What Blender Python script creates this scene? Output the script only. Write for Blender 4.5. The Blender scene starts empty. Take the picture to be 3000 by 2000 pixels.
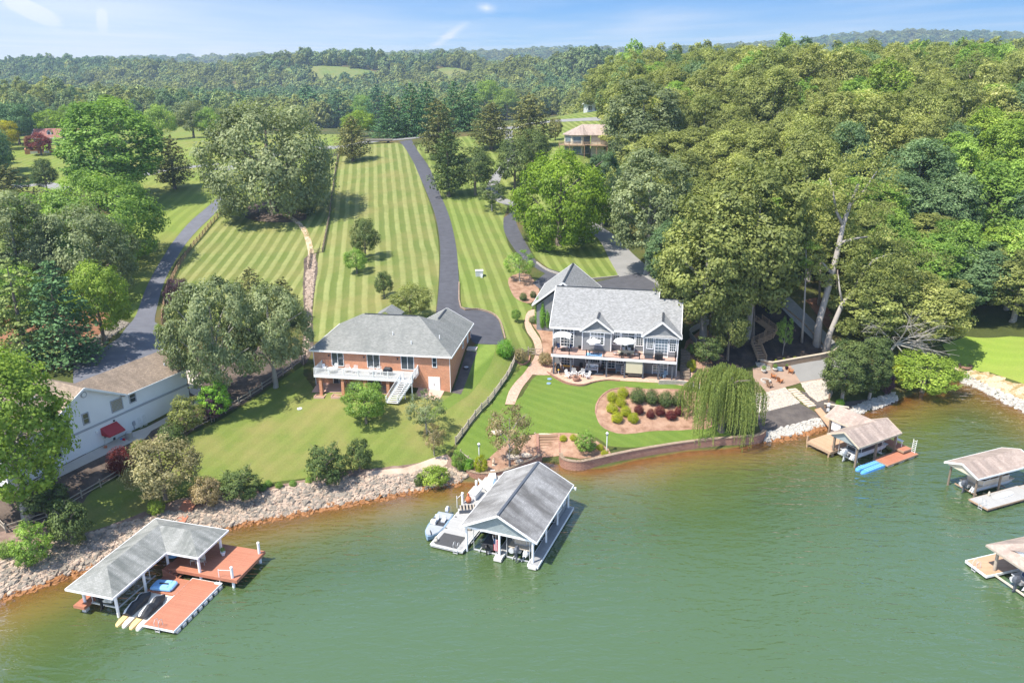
import bpy, bmesh, math, random
import numpy as np
from mathutils import Vector, Matrix
R = math.radians
SC = bpy.context.scene
COL = SC.collection
random.seed(7)
# ------------------------------------------------------------ camera
CAMH, FPX, PIT, ROLL = 52.0, 2330.1, R(19.344), R(-.3274)
FW = np.array([0, math.cos(PIT), -math.sin(PIT)]); UP = np.array([0, math.sin(PIT), math.cos(PIT)]); RT = np.array([1., 0, 0])
CR = math.cos(ROLL) * RT + math.sin(ROLL) * UP; CU = -math.sin(ROLL) * RT + math.cos(ROLL) * UP
EYE = np.array([0, 0, CAMH])
cd = bpy.data.cameras.new('camera'); cam = bpy.data.objects.new('camera', cd); COL.objects.link(cam)
cd.sensor_fit = 'HORIZONTAL'; cd.sensor_width = 36; cd.lens = 36 * FPX / 3000; cd.clip_start = .5; cd.clip_end = 20000
mw = Matrix.Identity(4)
for i in range(3):
    mw[i][0] = CR[i]; mw[i][1] = CU[i]; mw[i][2] = -FW[i]; mw[i][3] = EYE[i]
cam.matrix_world = mw
SC.camera = cam
# ------------------------------------------------------------ light
SUN_EL, SUN_AZ = R(60), R(238)      # azimuth clockwise from +Y : sun to the left, a little towards the viewer
sd = bpy.data.lights.new('sun', 'SUN'); sd.energy = 4.6; sd.angle = R(.6); sd.color = (1, .94, .84)
sun = bpy.data.objects.new('sun', sd); COL.objects.link(sun)
sv = Vector((math.sin(SUN_AZ) * math.cos(SUN_EL), math.cos(SUN_AZ) * math.cos(SUN_EL), math.sin(SUN_EL)))
sun.rotation_euler = sv.to_track_quat('Z', 'Y').to_euler()
sun.location = sv * 300
W = bpy.data.worlds.new('World'); SC.world = W; W.use_nodes = True
nt = W.node_tree; N = nt.nodes; L = nt.links; N.clear()
def nd(t, tree=None, **k):
    n = (tree or nt).nodes.new(t)
    for a, b in k.items():
        if a.startswith('i_'): n.inputs[a[2:].replace('_', ' ')].default_value = b
        else: setattr(n, a, b)
    return n
sky = nd('ShaderNodeTexSky', sky_type='NISHITA', sun_disc=False, sun_elevation=SUN_EL, sun_rotation=SUN_AZ, altitude=200, air_density=1.0, dust_density=.6, ozone_density=2.6)
bg = nd('ShaderNodeBackground'); bg.inputs[1].default_value = .15
wo = nd('ShaderNodeOutputWorld')
tc = nd('ShaderNodeTexCoord'); sep = nd('ShaderNodeSeparateXYZ'); L.new(tc.outputs['Generated'], sep.inputs[0])
def M(op, a, b=None, c=None, tree=None, clamp=False):
    t = next((v.id_data for v in (a, b, c) if hasattr(v, 'is_linked')), nt)
    n = t.nodes.new('ShaderNodeMath'); n.operation = op; n.use_clamp = clamp
    for i, v in enumerate((a, b, c)):
        if v is None: continue
        if hasattr(v, 'links') or hasattr(v, 'is_linked'): t.links.new(v, n.inputs[i])
        else: n.inputs[i].default_value = v
    return n.outputs[0]
def RAMP(fac, stops, tree=None, interp='LINEAR'):
    t = fac.id_data
    n = t.nodes.new('ShaderNodeValToRGB'); e = n.color_ramp.elements; n.color_ramp.interpolation = interp
    e[0].position = stops[0][0]; e[1].position = stops[-1][0]
    for p, _ in stops[1:-1]: e.new(p)
    for q, (p, c) in zip(sorted(e, key=lambda q: q.position), stops): q.color = (c, c, c, 1) if isinstance(c, (int, float)) else (*c, 1)
    t.links.new(fac, n.inputs[0]); return n.outputs[0]
# thin high cloud: sheets low over the horizon, soft streaks higher up (projected on a cloud layer)
zc = M('MAXIMUM', sep.outputs[2], .015)
cx = M('DIVIDE', sep.outputs[0], zc); cy = M('DIVIDE', sep.outputs[1], zc)
comb = nd('ShaderNodeCombineXYZ'); L.new(M('MULTIPLY', cx, .30), comb.inputs[0]); L.new(M('MULTIPLY', cy, .11), comb.inputs[1])
n1 = nd('ShaderNodeTexNoise'); n1.inputs['Scale'].default_value = 1.0; n1.inputs['Detail'].default_value = 5; L.new(comb.outputs[0], n1.inputs['Vector'])
low = RAMP(sep.outputs[2], [(0, 1), (.018, .9), (.06, .6), (.11, .2), (.22, .03)])
left = RAMP(M('ADD', M('MULTIPLY', sep.outputs[0], -.9), .5), [(.5, .08), (.88, 1)])
nz = RAMP(n1.outputs[0], [(.42, 0), (.66, 1)])
cl = M('ADD', M('MULTIPLY', M('MULTIPLY', low, left), .92), M('MULTIPLY', nz, M('ADD', M('MULTIPLY', low, .22), .07)), clamp=True)
def streak(x0, z0, x1, z1, w, s):     # a drifting wisp between two directions (given on the plane y = 1)
    dx, dz = x1 - x0, z1 - z0; ln = math.hypot(dx, dz); dx /= ln; dz /= ln
    px = M('DIVIDE', sep.outputs[0], sep.outputs[1]); pz = M('DIVIDE', sep.outputs[2], sep.outputs[1])
    ax = M('SUBTRACT', px, (x0 + x1) / 2); az = M('SUBTRACT', pz, (z0 + z1) / 2)
    al = M('ABSOLUTE', M('ADD', M('MULTIPLY', ax, dx), M('MULTIPLY', az, dz)))
    ac = M('ABSOLUTE', M('ADD', M('MULTIPLY', ax, -dz), M('MULTIPLY', az, dx)))
    f = M('MULTIPLY', M('SUBTRACT', 1, M('DIVIDE', al, ln / 2), clamp=True), M('SUBTRACT', 1, M('DIVIDE', ac, w), clamp=True))
    f = M('MULTIPLY', f, M('GREATER_THAN', sep.outputs[1], 0))
    return M('MULTIPLY', M('MULTIPLY', M('POWER', f, 1.2), RAMP(n1.outputs[0], [(.3, .5), (.6, 1)])), s * 1.7)
def sdir(px, py):
    d = FW + CR * (px - 1500) / FPX - CU * (py - 1000) / FPX
    return d[0] / d[1], d[2] / d[1]
for a, b, w, s in [((0, -10), (190, 78), .011, 1.5), ((298, 20), (300, 105), .008, .9), ((1390, 20), (1460, 30), .007, .5), ((1250, 150), (1380, 60), .006, .8),
                   ((1480, 150), (2300, -10),   .03, .2), ((1700, 160), (2900, 20), .02, .16), ((1050, 120), (1600, 60), .012, .2)]:
    cl = M('ADD', cl, streak(*sdir(*a), *sdir(*b), w, s), clamp=True)
mix = nd('ShaderNodeMix', data_type='RGBA'); L.new(cl, mix.inputs[0])
tint = nd('ShaderNodeMix', data_type='RGBA', blend_type='MULTIPLY'); tint.inputs[0].default_value = 1; L.new(sky.outputs[0], tint.inputs[6]); tint.inputs[7].default_value = (.98, 1.0, 1.0, 1)
lowc = RAMP(sep.outputs[2], [(0, (3.1, 3.45, 3.6)), (.022, (1.5, 2.65, 3.75)), (.05, (.62, 1.85, 3.6)), (.085, (.30, 1.38, 3.5))])
sm = nd('ShaderNodeMix', data_type='RGBA'); L.new(RAMP(sep.outputs[2], [(.07, 0), (.32, 1)]), sm.inputs[0]); L.new(lowc, sm.inputs[6]); L.new(tint.outputs[2], sm.inputs[7])
L.new(sm.outputs[2], mix.inputs[6]); mix.inputs[7].default_value = (3.9, 4.0, 4.1, 1)
L.new(mix.outputs[2], bg.inputs[0]); L.new(bg.outputs[0], wo.inputs[0])
SC.view_settings.view_transform = 'Standard'; SC.view_settings.look = 'None'; SC.view_settings.exposure = .85; SC.view_settings.gamma = 1
SC.cycles.max_bounces = 6; SC.cycles.diffuse_bounces = 4; SC.cycles.glossy_bounces = 3; SC.cycles.transmission_bounces = 3; SC.cycles.transparent_max_bounces = 6; SC.cycles.volume_bounces = 0
SC.cycles.sample_clamp_indirect = 6

# ------------------------------------------------------------ pixel rays (places are measured from the photograph, then stand on the terrain)
def ray(px, py):
    return FW + CR * (px - 1500) / FPX - CU * (py - 1000) / FPX
def G(px, py, z):
    d = ray(px, py); t = (z - CAMH) / d[2]; return EYE + d * t
def TT(fr):
    x, y, a = fr; c, s = math.cos(a), math.sin(a)
    return lambda u, v: (x + u * c - v * s, y + u * s + v * c)
fBR = (-30.873, 113.712, -.1574); fBL = (6.11, 123.09, -.2); fLH = (-47.31, 108.57, 1.12); fCB = (-5.954, 76.616, -.37675)
fLB = (-44.966, 67.234, -.26837); fR1 = (43.62, 99.65, -1.05); fR2 = (55.52, 91.32, -1.19)
# ------------------------------------------------------------ terrain
SHORE = [(-420, 1950), (-100, 1785), (0, 1745), (120, 1705), (250, 1660), (420, 1600), (560, 1562), (640, 1540), (820, 1505), (1000, 1470), (1200, 1432), (1350, 1405), (1400, 1412), (1480, 1396), (1560, 1350), (1600, 1345), (1635, 1352), (1690, 1368), (1850, 1340), (2000, 1315), (2160, 1302), (2230, 1290),
         (2330, 1270), (2440, 1236), (2560, 1195), (2640, 1165), (2700, 1145), (2780, 1125), (2820, 1112), (2880, 1140), (2940, 1172), (3000, 1202), (3120, 1270), (3300, 1350)]
SH = np.array([G(a, b, 0)[:2] for a, b in SHORE])
K = []
def kp(px, py, z): K.append((*G(px, py, z)[:2], z))
for i, (a, b) in enumerate(SH):
    t = SH[min(i + 1, len(SH) - 1)] - SH[max(i - 1, 0)]; n = np.array([-t[1], t[0]]) / np.hypot(*t)
    K.append((a, b, 0))
    wall = 14 <= i <= 20
    steep = 22 <= i <= 28
    K.append((a - n[0] * 2.5, b - n[1] * 2.5, -.45)); 
    if i not in (24, 25, 26, 27, 28, 29, 30): K.append((a - n[0] * 9, b - n[1] * 9, -2.0))
    if wall: K.append((a + n[0] * 1.5, b + n[1] * 1.5, 1.15)); K.append((a + n[0] * 5, b + n[1] * 5, 1.7))
    elif not 25 <= i <= 30: K.append((a + n[0] * 2.5, b + n[1] * 2.5, .95))
for x in range(-160, 161, 40):
    for y in (-60, 0, 40): K.append((x, y, -4.5))
K.append((-20, 68, -4)); K.append((20, 75, -4)); K.append((60, 75, -4)); K.append((67, 100, -3)); K.append((40, 88, -3))
T = TT(fBR)
for u, v, z in [(-3, -1, 4.6), (5, -3, 4.75), (12, -5, 4.6), (22.2, -1, 4.85), (22.5, 4, 5.6), (22.8, 9, 7.3), (22.6, 13, 8.3), (-1, 6, 6.3), (-1, 14, 8.3), (10, 17.5, 9.2), (10, 8, 7), (26, -3, 4.6), (27, 6, 6.2), (30, 14, 8.4)]: K.append((*T(u, v), z))
T = TT(fBL)
for u, v, z in [(-2, -6, 4.3), (5, -7.5, 4.45), (10, -5.5, 4.5), (20, -5.5, 4.4), (12, 2, 4.6), (22, 0, 4.6), (-1, 0, 4.7), (-4, 7, 7.0), (-3, 14, 8.0), (10, 14, 8), (22, 9, 7.4), (0, 26, 8.6), (8, 28, 8.8), (19, 22, 8.7), (23, 4, 6)]: K.append((*T(u, v), z))
T = TT(fLH)
for u, v, z in [(0, -1, 4.7), (-6, -1, 4.2), (-13, -1, 4.1), (-20, -1, 3.9), (-26, -1, 3.8), (2, 8, 6.6), (-8, 10, 6.8), (-20, 10, 6.8), (-6, -5, 3.6), (-14, -5, 3.0), (-22, -5, 2.6)]: K.append((*T(u, v), z))
for a in [(430, 930, 6.9), (420, 850, 8.2), (480, 800, 9.6), (560, 690, 12.8), (640, 590, 16), (400, 720, 12.5), (500, 640, 14.8), (530, 545, 18.2), (450, 505, 19.5), (500, 430, 21.2), (150, 450, 19.5), (60, 400, 20), (50, 540, 17), (100, 700, 12.5), (20, 900, 8.5), (280, 960, 8.5),
          (1290, 850, 10.4), (1280, 752, 12.6), (1235, 600, 17.0), (1200, 415, 25.4), (1210, 480, 22.5), (1000, 430, 24.2), (820, 480, 20.2), (700, 700, 12.6), (790, 640, 15.2), (900, 800, 10.4), (1050, 760, 12), (1100, 600, 16.8), (1050, 880, 9.4), (980, 900, 8.9), (600, 860, 8.3), (620, 930, 6.9),
          (905, 800, 10), (900, 930, 7.6), (890, 1020, 5.6), (1100, 418, 25), (1350, 380, 26.3), (1480, 385, 26.6), (1480, 500, 20.5), (1500, 620, 15.6), (1530, 700, 12.8), (1620, 690, 12.9), (1700, 770, 10.6), (1800, 800, 9.4), (1780, 700, 12.4), (1900, 740, 11), (1560, 850, 9.2), (1400, 700, 13.4), (1400, 820, 10.8),
          (1440, 900, 8.9), (1480, 980, 7.2), (1580, 940, 7.6), (1520, 1060, 5.2), (1400, 1180, 3.9), (1250, 1250, 3.0), (1050, 1270, 2.7), (800, 1290, 2.5), (900, 1390, 1.5), (600, 1370, 1.7), (450, 1450, 1.6), (300, 1480, 1.7), (1150, 1360, 1.7), (1330, 1300, 1.9), (1580, 1200, 3.4), (1750, 1180, 3.6), (1700, 1270, 2.2), (1900, 1250, 2.1), (2000, 1160, 3.7),
          (2300, 1100, 2.6), (2200, 1120, 2.7), (2450, 1080, 2.8), (2400, 1165, 1.2), (2250, 1200, 1.3), (2250, 1060, 3.9), (2400, 1050, 4.1), (2350, 970, 6.6), (2250, 900, 9.6), (2440, 1010, 4.9), (2290, 880, 10.4), (2180, 960, 7.0), (2100, 1000, 6.2), (2500, 900, 8.5), (2560, 1060, 3.2), (2620, 1100, 1.6),
          (1730, 335, 29.8), (1690, 455, 26.6), (1750, 520, 21), (1850, 640, 15), (2950, 1080, 2.6), (2850, 1010, 3.0), (2900, 930, 5.5), (2750, 1000, 4.2), (3100, 1050, 6)]: kp(*a)
for a in [(60, 165, 14), (100, 150, 9), (140, 150, 10), (60, 210, 24), (110, 210, 25), (150, 220, 27), (90, 260, 34), (150, 280, 34), (200, 250, 31), (60, 300, 31), (120, 340, 36), (200, 350, 35), (40, 360, 32), (0, 370, 27), (260, 300, 32), (260, 200, 28), (200, 160, 18), (240, 100, 8), (160, 120, 5), (120, 400, 34), (200, 430, 34), (280, 430, 32),
          (-120, 160, 8), (-160, 200, 12), (-130, 120, 5), (-180, 100, 5), (-240, 200, 14), (-240, 300, 18), (-150, 300, 19), (-60, 360, 23), (-120, 400, 19), (-240, 400, 18), (0, 430, 21), (60, 430, 33), (-60, 430, 18), (-90, 80, 1.2), (-120, 80, 2), (-200, 60, 0), (30, 320, 28.5), (-10, 330, 27)]: K.append(a)
K = np.array(K, float)
def tps_fit(P, lam):
    n = len(P); d2 = ((P[:, None, :2] - P[None, :, :2]) ** 2).sum(2); A = .5 * d2 * np.log(d2 + 1e-9) + lam * np.eye(n)
    Q = np.c_[np.ones(n), P[:, :2] / 100]; S = np.block([[A, Q], [Q.T, np.zeros((3, 3))]])
    return np.linalg.solve(S, np.r_[P[:, 2], 0, 0, 0])
KW = tps_fit(K, 15.)
HILLS = [(-225, 1290, 120, 120, 36), (-70, 1340, 90, 120, 38), (-370, 1230, 110, 110, 29), (-560, 1280, 110, 120, 24), (-760, 1350, 120, 120, 18), (92, 980, 48, 80, 39), (10, 1060, 50, 80, 27), (185, 1000, 45, 60, 26), (-1100, 2900, 1300, 300, 52), (100, 2900, 700, 300, 38), (260, 480, 130, 150, 25), (460, 760, 260, 240, 40), (1500, 2900, 900, 500, 118), (300, 1350, 120, 150, 34), (-1500, 1700, 600, 300, 36), (-420, 560, 160, 100, 10), (900, 1500, 300, 300, 55), (-700, 1500, 250, 200, 26)]
def h_far(x, y):
    h = 9 + 3 * np.sin(x / 190 + 1) * np.cos(y / 160) + 2.5 * np.sin(x / 83 + y / 120) + 1.2 * np.sin(x / 41 - y / 57)
    for cx, cy, sx, sy, a in HILLS: h = h + a * np.exp(-((x - cx) / sx) ** 2 - ((y - cy) / sy) ** 2)
    return h
def hgt(x, y):
    x = np.asarray(x, float); y = np.asarray(y, float); sh = x.shape; x = x.ravel(); y = y.ravel(); out = np.empty(len(x))
    for i in range(0, len(x), 20000):
        a, b = x[i:i + 20000], y[i:i + 20000]
        d2 = (a[:, None] - K[None, :, 0]) ** 2 + (b[:, None] - K[None, :, 1]) ** 2
        o = .5 * d2 * np.log(d2 + 1e-9) @ KW[:len(K)] + KW[-3] + KW[-2] * a / 100 + KW[-1] * b / 100
        f = np.clip(np.maximum((b - 400) / 150, (np.abs(a) - 230) / 130), 0, 1); f = f * f * (3 - 2 * f)
        o = np.clip(o, -6, 60)
        s2 = np.clip((60 - b) / 60, 0, 1) * f
        out[i:i + 20000] = o * (1 - f) + f * (h_far(a, b) * (1 - s2) + -5 * s2)
    return out.reshape(sh)
def axis(lo, hi, a, b, st, g):
    m = list(np.arange(a, b + .01, st)); s = st
    while m[-1] < hi: s *= g; m.append(m[-1] + s)
    s = st
    while m[0] > lo: s *= g; m.insert(0, m[0] - s)
    return np.array(m)
XS = axis(-3200, 3200, -95, 95, 1.0, 1.07); YS = axis(-150, 4300, 56, 240, 1.0, 1.035)
GX, GY = np.meshgrid(XS, YS); GZ = hgt(GX, GY)
def hT(x, y):
    x = np.asarray(x, float); y = np.asarray(y, float)
    i = np.clip(np.searchsorted(XS, x) - 1, 0, len(XS) - 2); j = np.clip(np.searchsorted(YS, y) - 1, 0, len(YS) - 2)
    u = (x - XS[i]) / (XS[i + 1] - XS[i]); v = (y - YS[j]) / (YS[j + 1] - YS[j])
    a, b, c, d = GZ[j, i], GZ[j, i + 1], GZ[j + 1, i + 1], GZ[j + 1, i]
    return np.where(u >= v, a + (b - a) * u + (c - b) * v, a + (c - d) * u + (d - a) * v)
def P(px, py, dz=0):                       # where the ray through a pixel meets the ground
    d = ray(px, py); t = np.r_[np.arange(50, 420, 1.), np.geomspace(420, 4500, 500)]; p = EYE[None] + d[None] * t[:, None]
    g = p[:, 2] - hT(p[:, 0], p[:, 1]); k = np.argmax(g < 0)
    if g[k] >= 0: k = len(t) - 1
    a, b = t[k - 1], t[k]
    for _ in range(12):
        m = (a + b) / 2; q = EYE + d * m
        if q[2] < hT(q[0], q[1]): b = m
        else: a = m
    q = EYE + d * b; return (float(q[0]), float(q[1]), float(hT(q[0], q[1])) + dz)
def zat(px, py, Y): d = ray(px, py); return float((EYE + d * (Y / d[1]))[2])
def xat(px, py, Y): d = ray(px, py); return float((EYE + d * (Y / d[1]))[0])

# ------------------------------------------------------------ materials
MATS = {}
def newmat(name):
    m = bpy.data.materials.new(name); m.use_nodes = True; t = m.node_tree; t.nodes.clear(); MATS[name] = m
    o = t.nodes.new('ShaderNodeOutputMaterial'); return m, t, o
def cmix(t, f, a, b, mode='MIX'):
    n = t.nodes.new('ShaderNodeMix'); n.data_type = 'RGBA'; n.blend_type = mode
    for i, v in ((0, f), (6, a), (7, b)):
        if hasattr(v, 'is_linked'): t.links.new(v, n.inputs[i])
        elif isinstance(v, (int, float)): n.inputs[i].default_value = v if i == 0 else (v, v, v, 1)
        else: n.inputs[i].default_value = (*v, 1)
    return n.outputs[2]
def noise(t, vec, sc, det=3, rough=.55, sx=None):
    if sx:
        mp = t.nodes.new('ShaderNodeMapping'); mp.inputs['Scale'].default_value = sx; t.links.new(vec, mp.inputs[0]); vec = mp.outputs[0]
    n = t.nodes.new('ShaderNodeTexNoise'); n.inputs['Scale'].default_value = sc; n.inputs['Detail'].default_value = det; n.inputs['Roughness'].default_value = rough
    t.links.new(vec, n.inputs['Vector']); return n.outputs[0]
def coord(t, kind='Object'):
    if kind == 'World':
        g = t.nodes.new('ShaderNodeNewGeometry'); return g.outputs['Position']
    n = t.nodes.new('ShaderNodeTexCoord'); return n.outputs[kind]
def finish(t, o, col, rough=.8, metal=0, bump=None, bs=.3, spec=.3, bd=.02):
    b = t.nodes.new('ShaderNodeBsdfPrincipled')
    if hasattr(col, 'is_linked'): t.links.new(col, b.inputs['Base Color'])
    else: b.inputs['Base Color'].default_value = (*col, 1)
    b.inputs['Roughness'].default_value = rough; b.inputs['Metallic'].default_value = metal; b.inputs['Specular IOR Level'].default_value = spec
    if bump is not None:
        n = t.nodes.new('ShaderNodeBump'); n.inputs['Strength'].default_value = bs; n.inputs['Distance'].default_value = bd; t.links.new(bump, n.inputs['Height']); t.links.new(n.outputs[0], b.inputs['Normal'])
    t.links.new(b.outputs[0], o.inputs[0]); return b
def plain(name, col, rough=.7, var=.12, sc=3., metal=0, spec=.3, kind='Object', bump=0):
    m, t, o = newmat(name); c = coord(t, kind); n = noise(t, c, sc, 4)
    a = [max(0, v * (1 - var)) for v in col]; b = [min(1, v * (1 + var)) for v in col]
    finish(t, o, cmix(t, n, a, b), rough, metal, n if bump else None, bump, spec); return m
def brick(name, c1, c2, mortar, bw, bh, ms, rough=.85, stain=None, off=.5, var=.5):
    m, t, o = newmat(name); uv = coord(t, 'UV')
    b = t.nodes.new('ShaderNodeTexBrick'); b.offset = off; b.inputs['Scale'].default_value = 1; b.inputs['Brick Width'].default_value = bw; b.inputs['Row Height'].default_value = bh; b.inputs['Mortar Size'].default_value = ms
    b.inputs['Color1'].default_value = (*c1, 1); b.inputs['Color2'].default_value = (*c2, 1); b.inputs['Mortar'].default_value = (*mortar, 1); b.inputs['Bias'].default_value = 0
    t.links.new(uv, b.inputs['Vector']); col = b.outputs[0]
    n = noise(t, uv, 1.3, 4); col = cmix(t, var, col, cmix(t, n, [.55] * 3, [1.35] * 3), 'MULTIPLY')
    if stain:   # streaks running down the slope, in patches
        n2 = noise(t, uv, 1., 4, .6, (stain[3], stain[4], 1)); n3 = noise(t, uv, .22, 2)
        f = M('MULTIPLY', RAMP(n2, [(.38, 0), (.64, 1)], t), RAMP(n3, [(.34, 0), (.56, stain[5])], t), tree=t); col = cmix(t, f, col, stain[:3])
    finish(t, o, col, rough, 0, b.outputs[1], -.3, .2, .01); return m
brick('brick', (.66, .27, .13), (.50, .185, .09), (.56, .42, .32), .22, .075, .008)
brick('shingle_grey_green', (.29, .29, .27), (.205, .21, .195), (.15, .15, .14), .33, .15, .012, stain=(.12, .13, .12, .6, .08, .45))
brick('shingle_silver', (.34, .34, .335), (.22, .22, .215), (.20, .20, .195), .33, .15, .012)
brick('shingle_weathered', (.38, .375, .365), (.29, .285, .28), (.20, .195, .19), .33, .15, .012, stain=(.09, .085, .08, .5, .12, .8))
brick('shingle_grey_dock', (.34, .34, .32), (.26, .265, .245), (.18, .18, .17), .33, .15, .012, stain=(.10, .11, .10, 1.1, .14, .75))
brick('shingle_brown', (.36, .28, .21), (.24, .185, .14), (.16, .12, .09), .33, .15, .012, stain=(.11, .09, .07, .8, .12, .6))
brick('shingle_tan', (.47, .385, .325), (.36, .28, .235), (.34, .26, .22), .33, .15, .012, stain=(.20, .16, .14, 1.0, .12, .7))
brick('shingle_red', (.36, .17, .14), (.28, .12, .10), (.2, .1, .09), .33, .15, .012)
brick('siding_grey', (.25, .26, .27), (.23, .24, .25), (.14, .145, .15), 8, .18, .02, .6, off=0, var=.15)
brick('siding_gable', (.30, .34, .345), (.27, .31, .315), (.18, .2, .205), .18, .16, .012, .7)
brick('siding_white', (.72, .74, .76), (.68, .70, .72), (.5, .5, .52), 8, .2, .02, .6, off=0, var=.12)
brick('siding_cream', (.62, .56, .43), (.58, .52, .4), (.42, .38, .3), 8, .2, .02, .6, off=0, var=.12)
brick('deck_red', (.46, .20, .125), (.40, .17, .105), (.26, .08, .045), 5, .14, .012, .6, off=.3, var=.3)
brick('deck_tan', (.56, .36, .235), (.48, .30, .19), (.28, .17, .1), 5, .14, .012, .65, off=.3, var=.3)
brick('deck_grey', (.43, .425, .41), (.37, .365, .355), (.26, .255, .25), 5, .14, .012, .65, off=.3, var=.3)
brick('deck_midgrey', (.34, .34, .345), (.30, .30, .305), (.2, .2, .2), 5, .14, .012, .65, off=.3, var=.3)
brick('deck_pink', (.62, .40, .32), (.56, .36, .29), (.36, .24, .2), 5, .14, .012, .6, off=.3, var=.2)
brick('paver', (.60, .41, .30), (.47, .30, .22), (.38, .27, .2), .24, .24, .014, .8)
brick('paver_brown', (.30, .205, .15), (.23, .15, .11), (.18, .13, .1), .5, .3, .014, .8)
brick('block_wall', (.44, .25, .18), (.34, .17, .12), (.12, .08, .06), .42, .2, .022, .9)
brick('block_tan', (.40, .31, .23), (.31, .22, .145), (.14, .10, .075), .45, .2, .018, .9)
brick('block_grey', (.5, .46, .4), (.42, .38, .33), (.22, .2, .17), .4, .2, .018, .9)
plain('white', (.80, .80, .79), .45, .04, 2); plain('white_metal', (.82, .82, .83), .35, .03, 2); plain('stucco', (.80, .80, .80), .9, .06, .7); plain('stucco_trim', (.40, .41, .44), .9, .05, 1)
plain('charcoal', (.045, .048, .055), .5, .15); plain('black', (.015, .015, .017), .5, .2); plain('dark_rail', (.035, .022, .018), .4, .1); plain('slate_post', (.09, .10, .12), .5, .1)
plain('glass', (.035, .05, .06), .06, .5, .8, spec=.9); plain('glass_light', (.16, .2, .23), .08, .5, .9, spec=.9); plain('glass_block', (.33, .27, .13), .25, .3, 3)
plain('concrete', (.52, .46, .40), .9, .12, 1.2); plain('concrete_pink', (.56, .36, .29), .9, .1, 1.2); plain('patio_stain', (.33, .23, .17), .85, .25, .8)
plain('asphalt', (.08, .08, .09), .85, .4, .8, kind='World'); plain('asphalt_old', (.24, .235, .225), .9, .2, .35, kind='World'); plain('asphalt_blue', (.135, .138, .158), .85, .3, .5, kind='World')
plain('wood', (.20, .155, .115), .85, .25, 4); plain('wood_grey', (.36, .31, .25), .9, .25, 4); plain('wood_tan', (.38, .26, .17), .8, .2, 3); plain('wood_brown', (.27, .17, .105), .8, .2, 3); plain('wood_orange', (.50, .20, .075), .7, .2, 3)
plain('concrete_pile', (.56, .54, .5), .9, .15, 2); plain('metal', (.5, .5, .51), .4, .1, 2, .6); plain('galv', (.55, .56, .57), .5, .12, 3, .3); plain('beige', (.56, .50, .40), .5, .1, 2); plain('boat_tan', (.52, .44, .34), .5, .1, 2)
plain('plastic_blue', (.10, .32, .68), .35, .08, 2); plain('plastic_light_blue', (.25, .50, .80), .35, .08, 2); plain('pale_blue', (.35, .50, .62), .5, .08, 2); plain('navy', (.02, .04, .10), .6, .2, 2)
plain('awning_red', (.42, .045, .055), .7, .1, 2); plain('red', (.6, .03, .05), .5, .1, 2); plain('yellow', (.75, .42, .04), .45, .1, 2); plain('float_yellow', (.72, .50, .22), .6, .2, 1.5); plain('float_white', (.70, .66, .56), .6, .15, 1.5)
plain('terracotta', (.52, .17, .08), .7, .15, 3); plain('cushion', (.55, .57, .60), .8, .1, 3); plain('tan_cloth', (.55, .50, .36), .9, .08, 1); plain('mat_black', (.07, .07, .072), .9, .3, 6); plain('cover_black', (.03, .032, .036), .55, .5, 5)
plain('boat_blue', (.22, .32, .42), .35, .15, 2); plain('boat_grey', (.34, .36, .38), .6, .15, 2); plain('chair_white', (.85, .85, .84), .4, .03, 2); plain('table_dark', (.07, .075, .08), .4, .2, 2); plain('stone_pale', (.62, .50, .38), .9, .25, 1.5)
plain('bark', (.20, .165, .135), .95, .35, 2.5, bump=.5); plain('bark_pale', (.34, .31, .28), .95, .3, 2.0, bump=.5); plain('bark_dead', (.36, .33, .29), .95, .2, 3.0); plain('soil', (.30, .16, .09), .95, .3, .8); plain('gravel_pale', (.55, .44, .36), .95, .3, 5)
plain('rock_grey', (.25, .215, .175), .95, .45, .9, kind='World', bump=.4); plain('rock_white', (.44, .415, .375), .9, .2, 1.5, kind='World', bump=.4); plain('rock_pink', (.42, .325, .25), .95, .4, .9, kind='World', bump=.4); plain('rock_wet', (.30, .14, .055), .6, .4, .9, kind='World', bump=.4)
def ground_mat(name, stops, sc, fine=14, bs=.4, bd=.05, extra=None):
    m, t, o = newmat(name); w = coord(t, 'World'); n = noise(t, w, sc, 5, .6); n2 = noise(t, w, fine, 3, .7)
    col = RAMP(M('ADD', M('MULTIPLY', n, .7), M('MULTIPLY', n2, .3), tree=t), stops, t)
    finish(t, o, col, .95, 0, n2, bs, .1, bd); return m
ground_mat('ground_grass', [(.3, (.055, .075, .018)), (.5, (.105, .135, .030)), (.62, (.16, .155, .055)), (.75, (.16, .10, .05))], .06)
ground_mat('mulch_brown', [(.3, (.16, .085, .05)), (.5, (.33, .20, .135)), (.7, (.46, .31, .22))], .8, 9)
ground_mat('mulch_dark', [(.3, (.022, .017, .015)), (.5, (.045, .036, .032)), (.68, (.12, .088, .068))], .25, 7)
ground_mat('mulch_grey', [(.3, (.06, .052, .05)), (.5, (.115, .10, .092)), (.7, (.17, .145, .125))], .5, 9)
ground_mat('mulch_red', [(.3, (.11, .05, .03)), (.5, (.24, .115, .065)), (.7, (.36, .2, .12))], .5, 8)
ground_mat('bed_soil', [(.3, (.05, .04, .035)), (.5, (.11, .085, .07)), (.7, (.2, .15, .12))], .5, 8)
ground_mat('sand_path', [(.3, (.36, .26, .19)), (.5, (.50, .38, .29)), (.7, (.58, .46, .36))], .6, 10)
ground_mat('mulch_bank', [(.3, (.10, .065, .05)), (.5, (.24, .165, .13)), (.7, (.36, .27, .21))], .6, 9)
ground_mat('stone_bed', [(.35, (.22, .16, .12)), (.48, (.50, .42, .34)), (.7, (.62, .55, .47))], 3, 5.5, .8, .1)
ground_mat('stone_bed_grey', [(.35, (.12, .11, .10)), (.5, (.34, .34, .34)), (.7, (.52, .48, .43))], 2.2, 3.8, .8, .15)
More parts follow.
